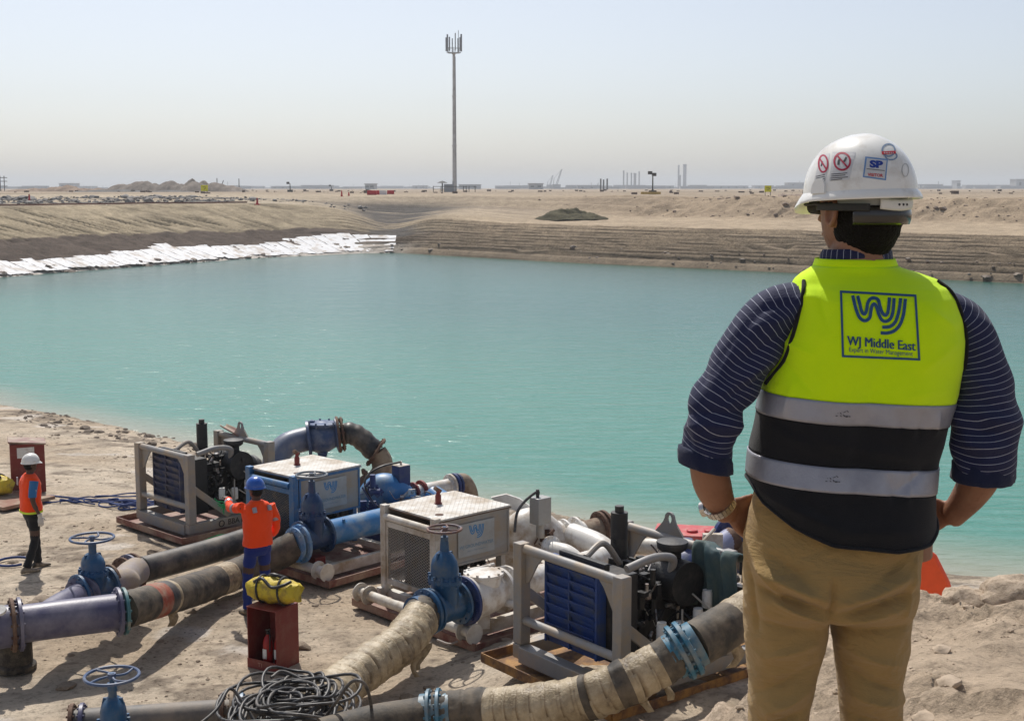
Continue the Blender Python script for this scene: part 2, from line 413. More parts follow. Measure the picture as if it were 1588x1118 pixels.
def ground_tint(x, y, z):
    n1 = fbm(x * .35, y * .55, 5, 101); n2 = fbm(x * 1.4, y * 2.2, 5, 107); n3 = fbm(x * 5, y * 7, 4, 111)
    s = shore_y(x) - y
    t = np.clip(.5 + 1.6 * n1 + .9 * n2, 0, 1)[..., None]
    c = SAND * (1 - t) + PALE * t
    dk = np.clip(ss(.1, .22, n2 + .5 * n3) * .6 + ss(.16, .26, n3) * .35, 0, 1)
    dk = np.maximum(dk, .75 * ss(2.6, .6, np.abs(s - 1.3 + 1.5 * n1)) * ss(.0, .09, n2 + .6 * n3 + .02))
    dk = dk * ss(-2.6, -3.4, z)                     # crusted dark silt lies on the platform only
    c = c * (1 - dk[..., None]) + DARK * 1.25 * dk[..., None]
    wet = ss(.5, -.15, s)[..., None]
    c = c * (1 - .25 * wet)
    white = (ss(.17, .24, fbm(x * .9 + 40, y * 1.3, 5, 131)) * ss(-5.0, -5.4, z))[..., None]
    c = c * (1 - white) + np.array((.55, .49, .42)) * white
    bm = ss(-4.0, -2.8, z)[..., None]
    c = c * (1 - bm) + (np.array((.50, .395, .29)) * (1 + .22 * n2[..., None] + .25 * n3[..., None])) * bm
    return c
sand_mat = ground_material('sand_ground', 1.0)
far_mat = ground_material('far_ground', .45)
def axis(segs):
    out = [segs[0][0]]
    for a, b, st in segs:
        n = max(1, int(round((b - a) / st))); out += list(a + (b - a) * (np.arange(n) + 1) / n)
    return np.array(out)
xs = axis([(-90, -22, 1.0), (-22, -13, .2), (-13, -.6, .065), (-.6, 4.5, .04), (4.5, 9, .12), (9, 60, 1.0)])
ys = axis([(-30, 0, .6), (0, 2.5, .12), (2.5, 8.2, .04), (8.2, 11.5, .1), (11.5, 22, .065), (22, 40, .11), (40, 80, .8)])
Xg, Yg = np.meshgrid(xs, ys)
Zg = ground_z(Xg, Yg)
grid_obj('sandy_ground', Xg, Yg, Zg, ground_tint(Xg, Yg, Zg), sand_mat)

# far banks: one sheet swept along the far waterline, then out over the plain
BK = np.array([(-58, 62), (-50, 72), (-43.5, 83), (-36.5, 94.3), (-30.7, 106), (-23.2, 120.8), (-14.6, 129.6), (-11.0, 130.0), (-4, 122.5), (5.8, 112.4), (19.8, 100.2), (34.1, 87.9), (60, 66), (90, 40)], float)
seg = np.hypot(*(BK[1:] - BK[:-1]).T); cum = np.concatenate([[0], np.cumsum(seg)])
uu = np.arange(0, cum[-1], .22)
bx, by = np.interp(uu, cum, BK[:, 0]), np.interp(uu, cum, BK[:, 1])
tx, ty = np.gradient(bx), np.gradient(by); 
ker = np.ones(25) / 25
txs = np.convolve(np.pad(tx, 12, 'edge'), ker, 'valid'); tys = np.convolve(np.pad(ty, 12, 'edge'), ker, 'valid')
ln = np.hypot(txs, tys); nx, ny = -tys / ln, txs / ln
UC = cum[7]                                          # arc length at the corner
dd = np.concatenate([np.arange(-8, 0, .8), np.arange(0, 16, .14), np.arange(16, 46, .33), 46 * (3400 / 46) ** (np.linspace(0, 1, 70))])
U, Dd = np.meshgrid(uu, dd)
left = ss(UC + 4, UC - 6, U)                         # 1 on the left bank
NXg, NYg = np.interp(U, uu, nx), np.interp(U, uu, ny)
wobx = 1.2 * fbm(U * .08, U * 0, 4, 201) + .5 * fbm(U * .5, U * 0, 3, 205)
Xf = np.interp(U, uu, bx) + NXg * (Dd + wobx * ss(20, 0, Dd)); Yf = np.interp(U, uu, by) + NYg * (Dd + wobx * ss(20, 0, Dd))
# profiles
jag = 1.3 * fbm(U * .35, Dd * .05, 4, 211)
zl = np.interp(Dd, [-8, 0, 2.2, 6.3, 7.2, 14.0, 15.2, 26, 40, 46, 90, 130, 3400], [-7.6, -6.3, -5.55, -4.0, -3.75, -1.72, -1.6, -1.1, -.95, -.75, -.7, -.75, -.75])
g = U * 1.0 + Dd * .5
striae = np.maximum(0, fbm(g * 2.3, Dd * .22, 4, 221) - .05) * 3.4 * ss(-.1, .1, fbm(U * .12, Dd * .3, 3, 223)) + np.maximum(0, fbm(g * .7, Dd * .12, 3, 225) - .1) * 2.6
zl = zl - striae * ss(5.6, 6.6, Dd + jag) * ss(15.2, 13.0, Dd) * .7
zl = zl + .35 * fbm(U * .9, Dd * .9, 5, 231) * ss(1, 2.5, Dd) * ss(7.4, 6.4, Dd + jag) + .10 * fbm(U * 1.5, Dd * 1.5, 4, 233)
rub = ss(16.5, 18, Dd) * ss(31, 28, Dd)
zl = zl + rub * (.32 * np.abs(fbm(U * .8, Dd * .8, 4, 241)) * 2 + .25 * np.abs(fbm(U * 2.4, Dd * 2.4, 3, 243)))
zr = np.interp(Dd, [-8, 0, .8, 11, 15, 27, 30, 34.5, 37, 46, 60, 90, 3400], [-7.6, -6.3, -5.9, -3.85, -3.55, -3.2, -2.9, -1.35, -1.25, -1.15, -.85, -.75, -.75])
dw = Dd + .5 * fbm(U * .06, Dd * .25, 4, 251) + .13 * fbm(U * .3, Dd * 1.2, 4, 253)
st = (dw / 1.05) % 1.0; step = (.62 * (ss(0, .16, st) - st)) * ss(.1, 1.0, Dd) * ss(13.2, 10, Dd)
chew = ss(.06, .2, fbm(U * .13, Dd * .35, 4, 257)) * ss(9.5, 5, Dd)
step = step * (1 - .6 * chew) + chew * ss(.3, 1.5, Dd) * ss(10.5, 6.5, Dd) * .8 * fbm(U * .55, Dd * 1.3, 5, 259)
zr = zr + step + .05 * fbm(U * 1.2, Dd * 1.2, 4, 261)
zr = zr + ss(28, 31, Dd) * ss(44, 35, Dd) * (1.1 * fbm(U * .13, Dd * .1, 5, 263) + .95 * fbm(U * .6, Dd * .7, 5, 267)) + ss(75, 45, Dd) * ss(34, 40, Dd) * (.9 * fbm(U * .22, Dd * .22, 5, 269) + .1)
zr = zr + .12 * fbm(U * .15, Dd * .6, 3, 271) * ss(12, 16, Dd) * ss(30, 27, Dd)
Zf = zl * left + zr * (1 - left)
# dark wet ramp cut through the corner
rk = np.exp(-((U - UC + 1.6) / (.8 + 1.6 * ss(9, 2, Dd))) ** 2) * ss(3.5, 6, Dd) * ss(34, 27, Dd)
zramp = np.interp(Dd, [0, 5, 12, 26, 34], [-6, -5.0, -4.0, -2.9, -2.2]) + .5 * fbm(U * .5, Dd * .8, 5, 281) + .14 * ((Dd / 2.2) % 1)
Zf = Zf * (1 - rk) + zramp * rk
Zf = Zf + ss(46, 70, Dd) * (.16 * fbm(Xf * .05, Yf * .05, 4, 291)) * ss(900, 300, Dd)
# tints
n1 = fbm(U * .3, Dd * .3, 5, 301)[..., None]; n2 = fbm(U * 1.5, Dd * 1.5, 4, 305)[..., None]
cl = TAN * (1 + .5 * n1 + .5 * n2)
bandd = (ss(6.7, 6.3, Dd + jag) * ss(-2, 0, Dd))[..., None]
cl = cl * (1 - bandd) + np.array((.115, .088, .07)) * (1 + .6 * n1 + .6 * n2) * bandd
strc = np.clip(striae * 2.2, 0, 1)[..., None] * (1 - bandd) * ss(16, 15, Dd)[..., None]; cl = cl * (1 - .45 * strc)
toe = (ss(2.6, 1.6, Dd + jag))[..., None]; cl = cl * (1 - toe) + np.array((.56, .51, .45)) * (1 + .8 * n2) * toe
rc = (rub * ss(.0, .12, fbm(U * .3, Dd * .6, 5, 311) + .07))[..., None]
cl = cl * (1 - rc) + np.array((.12, .115, .11)) * (1 + 1.2 * n2) * rc
pl = (ss(15, 16, Dd))[..., None] * (1 - rc) * .5; cl = cl * (1 - pl) + PALE * .95 * pl
cr_ = np.array((.40, .315, .22)) * (1 + .35 * n1 + .3 * n2)
wetr = ss(12.5, 2, Dd + 3 * n1[..., 0])[..., None]
dks = (np.clip((ss(.6, .98, st) * .55 + ss(.2, .04, st) * 1.2 + .35 * chew), 0, 1) * ss(12.5, 9, Dd))[..., None]  # terrace risers and undercuts: shade painted into the tint; chewed patches darker too
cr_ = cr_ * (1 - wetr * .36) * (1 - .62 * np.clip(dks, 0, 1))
fl = (ss(27, 30, Dd) * ss(48, 40, Dd))[..., None]; cr_ = cr_ * (1 - .22 * fl) + np.array((.02, .01, .005)) * fl
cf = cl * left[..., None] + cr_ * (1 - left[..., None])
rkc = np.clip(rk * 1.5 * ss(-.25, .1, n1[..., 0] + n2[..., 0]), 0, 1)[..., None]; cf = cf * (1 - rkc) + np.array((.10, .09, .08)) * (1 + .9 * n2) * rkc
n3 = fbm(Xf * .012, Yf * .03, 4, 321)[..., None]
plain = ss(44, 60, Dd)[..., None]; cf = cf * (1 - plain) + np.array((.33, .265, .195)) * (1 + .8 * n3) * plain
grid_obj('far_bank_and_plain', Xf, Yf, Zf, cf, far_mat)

# water
def water_material():
    m = bpy.data.materials.new('turquoise_water'); m.use_nodes = True
    N, L = m.node_tree.nodes, m.node_tree.links; b = N['Principled BSDF']
    at = N.new('ShaderNodeAttribute'); at.attribute_name = 'tint'
    L.new(at.outputs['Color'], b.inputs['Base Color'])
    b.inputs['Roughness'].default_value = .2; b.inputs['IOR'].default_value = 1.33; sock(b, 'Specular IOR Level').default_value = .4
    tc = N.new('ShaderNodeTexCoord'); mp = N.new('ShaderNodeMapping'); mp.inputs['Rotation'].default_value = (0, 0, R(28)); mp.inputs['Scale'].default_value = (.55, 1.5, 1)
    L.new(tc.outputs['Object'], mp.inputs[0])
    n = N.new('ShaderNodeTexNoise'); n.inputs['Scale'].default_value = 1.9; n.inputs['Detail'].default_value = 5; n.inputs['Distortion'].default_value = .5; n.inputs['Roughness'].default_value = .55
    L.new(mp.outputs[0], n.inputs[0])
    n2 = N.new('ShaderNodeTexNoise'); n2.inputs['Scale'].default_value = .45; n2.inputs['Detail'].default_value = 3
    L.new(mp.outputs[0], n2.inputs[0])
    ad = N.new('ShaderNodeMath'); ad.operation = 'MULTIPLY_ADD'; ad.inputs[1].default_value = 1.3
    L.new(n2.outputs[0], ad.inputs[0]); L.new(n.outputs[0], ad.inputs[2])
    bp = N.new('ShaderNodeBump'); bp.inputs['Strength'].default_value = .6; bp.inputs['Distance'].default_value = .12
    L.new(ad.outputs[0], bp.inputs['Height']); L.new(bp.outputs[0], b.inputs['Normal'])
    return m
wx = axis([(-90, -30, 2), (-30, 30, .4), (30, 95, 2)]); wy = axis([(8, 18, 1), (18, 60, .35), (60, 150, 1.2)])
XW, YW = np.meshgrid(wx, wy)
sdn = YW - shore_y(XW)
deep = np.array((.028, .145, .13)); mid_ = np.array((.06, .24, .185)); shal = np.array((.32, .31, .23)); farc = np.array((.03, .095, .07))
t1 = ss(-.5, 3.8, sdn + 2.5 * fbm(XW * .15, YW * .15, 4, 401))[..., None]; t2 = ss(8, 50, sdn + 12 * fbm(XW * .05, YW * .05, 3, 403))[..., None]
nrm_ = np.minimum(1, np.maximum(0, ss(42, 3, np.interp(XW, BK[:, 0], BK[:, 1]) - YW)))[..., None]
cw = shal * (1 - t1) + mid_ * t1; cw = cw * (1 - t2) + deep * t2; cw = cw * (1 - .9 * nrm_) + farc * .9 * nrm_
grid_obj('water', XW, YW, XW * 0 + WATER_Z, cw, water_material())
# ------------------------------------------------------------------ lettering and emblem
def place2d(v, f, o, ex, ey, off=0.0):              # flat print on a flat board: right ex, up ey
    o, ex, ey = Vector(o), Vector(ex), Vector(ey); n = ex.cross(ey)
    m = M(); m.add([o + ex * p[0] + ey * p[1] + n * off for p in v], f); return m
def emblem2d():                                     # interlaced double-stroke W and J, unit box about 1 wide
    # traced in zoomed photo pixels (x right, y down)
    outer = [(390, 210), (405, 275), (430, 370), (470, 465), (530, 502), (585, 470), (600, 400), (612, 340), (640, 308), (668, 345), (690, 420), (725, 490), (772, 510), (825, 480), (855, 400), (870, 240)]
    inner = [(448, 213), (470, 300), (497, 400), (528, 425), (550, 385), (565, 300), (595, 250), (640, 240), (685, 262), (705, 330), (730, 405), (768, 440), (795, 410), (808, 330), (816, 233)]
    j1 = [(945, 240), (935, 330), (915, 430), (880, 520), (820, 570), (732, 578)]
    j2 = [(1000, 248), (990, 340), (975, 440), (935, 550), (870, 620), (790, 645), (715, 643)]
    return [smooth2d(p, 6) for p in (outer, inner, j1, j2)]
def emblem_mesh(w):
    V, Fs = [], []
    for p in emblem2d():
        q = [((x - 700) / 630 * w, (430 - y) / 630 * w) for x, y in p]
        v, f = band2d(q, w * .055); k = len(V); V += v; Fs += [tuple(i + k for i in a) for a in f]
    return V, Fs

# ------------------------------------------------------------------ canopy pump unit
def chequer_material(name, col):
    m = mat(name, col, .5, .1, DUST, .45, 3)
    N, L = m.node_tree.nodes, m.node_tree.links; b = N['Principled BSDF']
    tc = N.new('ShaderNodeTexCoord'); w = N.new('ShaderNodeTexVoronoi'); w.inputs['Scale'].default_value = 17; w.inputs['Randomness'].default_value = .0
    mp = N.new('ShaderNodeMapping'); mp.inputs['Rotation'].default_value = (0, 0, R(45)); L.new(tc.outputs['Object'], mp.inputs[0]); L.new(mp.outputs[0], w.inputs['Vector'])
    mr = N.new('ShaderNodeMapRange'); mr.inputs[1].default_value = .15; mr.inputs[2].default_value = .4; mr.inputs[3].default_value = 1; mr.inputs[4].default_value = 0
    L.new(w.outputs['Distance'], mr.inputs[0])
    bp = N.new('ShaderNodeBump'); bp.inputs['Strength'].default_value = .8; bp.inputs['Distance'].default_value = .01
    L.new(mr.outputs[0], bp.inputs['Height']); L.new(bp.outputs[0], b.inputs['Normal'])
    src = b.inputs['Base Color'].links[0].from_socket
    mx = N.new('ShaderNodeMix'); mx.data_type = 'RGBA'; mx.blend_type = 'MULTIPLY'; mx.inputs[7].default_value = (.6, .56, .5, 1)
    iv = N.new('ShaderNodeMath'); iv.operation = 'MULTIPLY'; iv.inputs[1].default_value = .7; L.new(mr.outputs[0], iv.inputs[0])
    L.new(iv.outputs[0], mx.inputs[0]); L.new(src, mx.inputs[6]); L.new(mx.outputs[2], b.inputs['Base Color'])
    return m
roof_white = chequer_material('chequer_plate_white', (.6, .585, .55))
def clutter(m, x0, x1, y0, y1, z0, z1, n, seed, s=.12):
    rng = random.Random(seed)
    for i in range(n):
        p = Vector((rng.uniform(x0, x1), rng.uniform(y0, y1), rng.uniform(z0, z1)))
        k = rng.random()
        if k < .4: m.box(p, (rng.uniform(.3, 1) * s, rng.uniform(.3, 1) * s, rng.uniform(.3, 1) * s), rng.uniform(0, .3))
        elif k < .75:
            d = Vector(rng.choice([(1, 0, 0), (0, 1, 0), (0, 0, 1), (.7, .3, .6)])); m.cyl(p, p + d * s * rng.uniform(.5, 1.6), s * rng.uniform(.12, .35), n=10)
        else:
            q = p + Vector((rng.uniform(-1, 1), rng.uniform(-1, 1), rng.uniform(-1, 1))) * s * 2.5
            md = (p + q) / 2 + Vector((0, 0, rng.uniform(-1, 1))) * s
            m.tube(spline([p, md, q], 5), s * rng.uniform(.06, .14), 6)
    return m
def engine(par, x0, x1, yc, z0, z1, seed, simple=False):
    m = M()
    m.bb(x0, x1, yc - .2, yc + .2, z0, z1 - .12)                                  # crankcase
    for i in range(4):
        w = (x1 - x0) / 4; m.bb(x0 + i * w + .02, x0 + (i + 1) * w - .02, yc - .17, yc + .17, z1 - .14, z1)
    clutter(m, x0 - .02, x1 + .02, yc - .36, yc - .2, z0 + .1, z1, 46, seed)
    clutter(m, x0, x1, yc - .3, yc + .3, z1 - .12, z1 + .1, 26, seed + 1)
    m.build('engine', engine_black, par, 30)
    b = M(); clutter(b, x0, x1, yc - .38, yc - .24, z0 + .1, z1 + .06, 34, seed + 2, .07); clutter(b, x0, x1, yc - .25, yc + .2, z1, z1 + .14, 18, seed + 3, .08)
    b.build('engine_fittings', bright_metal, par, 30)
def tray(par, x0, x1, y0, y1, z, mt, tilt=0):
    m = M(); m.bb(x0, x1, y0, y1, z, z + .012)
    for a in (y0, y1): m.bb(x0, x1, a - .008, a + .008, z + .012, z + .11)
    for a in (x0, x1): m.bb(a - .008, a + .008, y0 + .008, y1 - .008, z + .012, z + .11)
    return m.build('drip_tray', mt, par)
def canopy_unit(name, o, yaw, frame_m, panel_m, skid_m, label, posts=1.1, L=1.3, blue=False):
    r = empty(name, o, R(yaw), label, 'pump', 'enclosed diesel pump sets')
    W = posts
    tray(r, -.46, 2.7, -1.34, 1.28, .02, tray_red)
    # skid
    m = M()
    for y in (W + .02, -.98): m.bar((-.12, y, .16), (3.0, y, .16), .09, .16)
    for x in (.05, 1.3, 2.6): m.bar((x, -.98, .15), (x, W, .15), .1, .1)
    m.build('skid', skid_m, r, bevel=.006)
    t = M(); t.cyl((-.42, 1.12, .235), (-.42, -1.22, .235), .07, n=20)
    ct = t.build('cross_tube', skid_m, r)
    for y in (1.13, .93, -1.06, -1.26):
        f = M(); f.cyl((-.42, y - .012, .235), (-.42, y + .012, .235), .135, n=24); f.build('tube_flange', skid_m, ct, bevel=.004)
    # posts
    for y in (0, W):
        p = M(); p.bar((0, y, .16), (0, y, 1.42), .11, .1); p.build('post', frame_m, r, bevel=.008)
    p = M(); p.cyl((-.03, .055, 1.26), (-.03, W - .055, 1.26), .048, n=20); p.build('top_rail', frame_m, r)
    p = M(); p.bb(-.03, .03, .055, W - .055, 1.12, 1.2); p.bb(-.03, .03, .055, W - .055, .3, .38); p.bb(-.03, .0, .055, .09, .38, 1.12); p.bb(-.03, .0, W - .09, W - .055, .38, 1.12)
    p.build('guard_frame', frame_m, r, bevel=.004)
    # expanded metal guard: real lattice
    g = M(); nx_, nz_ = 13, 18; y0, y1, z0, z1 = .09, W - .09, .385, 1.115
    cw_, ch = (y1 - y0) / nx_, (z1 - z0) / nz_
    for i in range(nx_):
        for k in range(nz_):
            a = (-.012, y0 + i * cw_, z0 + (k + .5) * ch); b_ = (-.012, y0 + (i + .5) * cw_, z0 + (k + 1) * ch)
            c = (-.012, y0 + (i + 1) * cw_, z0 + (k + .5) * ch); d = (-.012, y0 + (i + .5) * cw_, z0 + k * ch)
            for u, v in ((a, b_), (b_, c), (c, d), (d, a)): g.bar(u, v, .008, .006)
    g.build('mesh_guard', mat('guard_mesh_' + ('b' if blue else 'w'), (.38, .36, .33) if not blue else (.12, .14, .17), .6, .2, DUST, .3, 4), r, 0, kind='stuff')
    k = M(); k.bb(.1, .2, .1 if not blue else .08, W - .3, .32, 1.22); k.build('radiator', black_steel, r, bevel=.005)
    # canopy panels
    x0, x1, z0, z1 = .08, L, .70, 1.36
    q = M(); q.bb(x0, x1, -.03, -.012, z0, z1); q.build('side_panel', panel_m, r, bevel=.004)
    q = M(); q.bb(x0, x1, W + .012, W + .03, z0, z1); q.build('side_panel', panel_m, r, bevel=.004)
    q = M(); q.bb(x1 - .02, x1, -.01, W + .01, z0, z1); q.build('rear_panel', panel_m, r, bevel=.004)
    q = M(); q.bb(x0 - .005, x1 + .012, -.045, -.031, z1 - .035, z1 + .0); q.bb(x0 - .005, x1 + .012, -.045, -.031, z0, z0 + .03); q.bb(x0 - .006, x0 + .028, -.045, -.031, z0 + .031, z1 - .036); q.bb(x1 - .02, x1 + .012, -.045, -.031, z0 + .031, z1 - .036)
    q.build('panel_trim', panel_m if not blue else frame_blue, r)
    m = M(); m.bb(.02, x1 + .03, -.06, W + .06, z1 + .012, z1 + .04); m.build('roof', roof_white, r, bevel=.005)
    m = M(); m.bb(.015, x1 + .035, -.066, W + .066, z1 + .0, z1 + .011); m.build('roof_seal', rusty if not blue else frame_blue, r)
    e = M(); e.lathe([(.055, 0), (.055, .015), (.042, .02), (.044, .11), (.03, .14), (.026, .17), (.034, .175), (.034, .2), (.02, .21)], (.62, W * .62, z1 + .041), (0, 0, 1), 18)
    ec = e.build('exhaust_outlet', red_brown, r)
    e = M(); e.cyl((.66, W * .62, z1 + .21), (.56, W * .62, z1 + .275), .03, n=12); e.build('rain_flap', rusty, ec)
    e = M(); e.cyl((.22, .18, z1 + .0405), (.22, .18, z1 + .046), .06, n=24); e.build('filler_cap', rusty, r)
    # sign board
    b = M(); b.bb(.36, 1.02, -.052, -.046, .81, 1.27); sb = b.build('sign_board', sign_grey, r)
    v, f = emblem_mesh(.27); place2d(v, f, (.69, -.0525, 1.14), (1, 0, 0), (0, 0, 1), .002).build('emblem', logo_blue, sb, 0)
    v, f = text_mesh('WJ GROUNDWATER', .066, .0015); place2d(v, f, (.69, -.0525, .945), (1, 0, 0), (0, 0, 1), .002).build('lettering', logo_faint, sb, 0)
    v, f = text_mesh('Expert in Water Management', .028, 0); place2d(v, f, (.69, -.0525, .88), (1, 0, 0), (0, 0, 1), .002).build('lettering', logo_faint, sb, 0)
    # supports, brace, engine below
    m = M(); m.bar((0.02, -.02, .95), (.42, -.02, .3), .07, .03); m.build('brace', frame_m, r)
    m = M(); m.bar((x1 - .09, .03, .16), (x1 - .09, .03, .7), .12, .08); m.build('support_post', frame_m, r, bevel=.005)
    m = M(); m.bar((x1 - .09, W - .03, .16), (x1 - .09, W - .03, .7), .12, .08); m.build('support_post', frame_m, r, bevel=.005)
    engine(r, .35, 1.15, W / 2, .25, .95, 11 if blue else 5)
    if blue:
        v, f = emblem_mesh(.2); place2d(v, f, (2.0, -1.033, .165), (1, 0, 0), (0, 0, 1), .004).build('skid_emblem', logo_blue, r, 0)
    return r

def open_unit(name, o, yaw, label, steel, rad_m, tray_m, W=1.55, L=1.6, h=1.45):
    r = empty(name, o, R(yaw), label, 'pump', 'open frame diesel pump sets')
    tray(r, -.3, 3.2, -.2, W + .35, .02, tray_m)
    m = M()
    for y in (-.0, W): m.bar((-.08, y, .2), (3.3, y, .2), .12, .16)
    m.bb(-.1, .06, .061, W - .061, .09, .27)
    for x in (1.0, 1.7, 2.6): m.bar((x, .06, .18), (x, W - .06, .18), .1, .12)
    m.build('skid', steel, r, bevel=.008)
    for x in (0, L):
        nm = 'front_frame' if x == 0 else 'rear_frame'
        fr = M(); fr.bar((x, 0, .28), (x, 0, h), .14, .14); fo = fr.build('post', steel, r, bevel=.012)
        fr = M(); fr.bar((x, W, .28), (x, W, h), .14, .14); fr.build('post', steel, r, bevel=.012)
        t = M(); t.cyl((x, .07, h - .06), (x, W - .07, h - .06), .052, n=20); t.build('top_rail', steel, fo)
        if x == 0:
            t = M(); t.cyl((x, .07, .55), (x, W - .07, .55), .048, n=20); t.build('middle_rail', steel, fo)
        for y, s in ((.07, 1), (W - .07, -1)):
            t = M(); t.prism([(0, 0), (.28, 0), (.2, -.08), (.06, -.3), (0, -.34)], (x, y, h - .115), (0, s, 0), (0, 0, 1), .02 * s); t.build('gusset', steel, fo)
    # lifting eye on the rear rail
    e = M(); th = .025; pts = []
    for k in range(9):
        a = math.pi * (1 - k / 8); pts.append((math.cos(a) * .075, .17 + math.sin(a) * .075))
    outer = [(-.27, -.06), (-.1, .12)] + pts + [(.1, .12), (.27, -.06)]
    hole = [(math.cos(2 * math.pi * k / 12) * .035, .165 + math.sin(2 * math.pi * k / 12) * .05) for k in range(12)]
    bm = bmesh.new(); vo = [bm.verts.new((0, x_, z_)) for x_, z_ in outer]; vh = [bm.verts.new((0, x_, z_)) for x_, z_ in hole]
    es = [bm.edges.new((vo[i], vo[(i + 1) % len(vo)])) for i in range(len(vo))] + [bm.edges.new((vh[i], vh[(i + 1) % 12])) for i in range(12)]
    bmesh.ops.triangle_fill(bm, edges=es, use_beauty=True)
    me = bpy.data.meshes.new('lifting_eye'); bm.to_mesh(me); bm.free(); me.materials.append(steel)
    eo = bpy.data.objects.new('lifting_eye', me); C.objects.link(eo); eo.parent = r; eo.location = (L, W * .55, h); sm = eo.modifiers.new('s', 'SOLIDIFY'); sm.thickness = th; sm.offset = 0
    for x in (0.08,):
        m = M(); m.bar((.07, 0, .85), (.75, 0, .3), .05, .11); m.build('brace', steel, r, bevel=.006)
        m = M(); m.bar((.07, W, .85), (.75, W, .3), .05, .11); m.build('brace', steel, r, bevel=.006)
    # radiator with louvres
    y0, y1 = .56, 1.42
    m = M(); m.bb(.2, .3, y0, y1, .32, 1.3); rd = m.build('radiator', rad_m, r, bevel=.008)
    for k in range(8):
        z = .4 + k * .112
        l = M(); l.box((.175, (y0 + y1) / 2, z), (.012, (y1 - y0) * .9, .085), rot=Matrix.Rotation(R(-28), 3, 'Y')); l.build('louvre', rad_m, rd)
    l = M(); l.bb(.16, .199, y0, y0 + .03, .33, 1.29); l.bb(.16, .199, y1 - .03, y1, .33, 1.29); l.bb(.15, .199, y0, y1, 1.291, 1.32); l.bb(.158, .199, 1.0, 1.02, .34, 1.28); l.build('radiator_frame', rad_m, rd)
    m = M(); m.bb(.31, .6, .4, 1.3, .3, 1.25); m.build('fan_shroud', black_steel, r, bevel=.01)
    m = M(); m.bb(.22, .29, .5, 1.25, 1.3, 1.38); m.build('header_tank', black_steel, r, bevel=.01)
    engine(r, .66, 1.45, .72, .3, 1.1, 21 if W < 1.6 else 31)
    m = M(); m.cyl((.95, 1.08, 1.2), (.95, 1.08, 1.72), .095, n=20); m.cyl((.95, 1.08, 1.72), (.95, 1.08, 1.79), .05, n=14); m.cyl((.95, 1.08, .9), (.95, 1.08, 1.2), .04, n=12)
    m.build('muffler', black_steel, r)
    m = M(); m.lathe([(.13, 0), (.165, .03), (.175, .09), (.17, .105), (.03, .13)], (1.22, .52, 1.36), (0, 0, 1), 26); m.cyl((1.22, .52, 1.1), (1.22, .52, 1.36), .1, n=16)
    m.build('air_cleaner', black_steel, r)
    m = M(); m.cyl((1.2, .25, 1.05), (1.2, .75, 1.05), .24, n=26); m.cyl((1.46, .5, .8), (1.62, .5, .8), .34, n=30); m.build('bell_housing', engine_black, r)
    for (x, y, z, mm) in ((.95, .12, .52, white_flat), (1.2, .1, .62, white_flat), (.72, .16, .55, white_flat), (1.38, .14, .78, white_flat)):
        m = M(); m.lathe([(.03, 0), (.055, .01), (.055, .17), (.05, .18), (.05, .2)], (x, y, z), (0, 0, 1), 14); m.build('filter', mm, r)
    m = M(); m.tube(spline([(.34, .3, 1.36), (.7, .28, 1.42), (1.0, .3, 1.36), (1.05, .36, 1.2)], 7), .045, 12); m.tube(spline([(.3, .9, 1.36), (.6, .95, 1.45), (.8, .9, 1.2)], 7), .035, 10)
    m.build('coolant_pipe', steel, r)
    m = M()
    for k in range(6):
        rng = random.Random(k + 3); a = (rng.uniform(.6, 1.5), rng.uniform(.0, .2), rng.uniform(.5, 1.1)); b_ = (rng.uniform(.7, 1.6), rng.uniform(-.02, .2), rng.uniform(.35, .9))
        md = ((a[0] + b_[0]) / 2, -.02, min(a[2], b_[2]) - .1); m.tube(spline([a, md, b_], 8), .011, 6)
    m.build('cables', mat('pale_cable', (.3, .29, .27), .6), r)
    return r

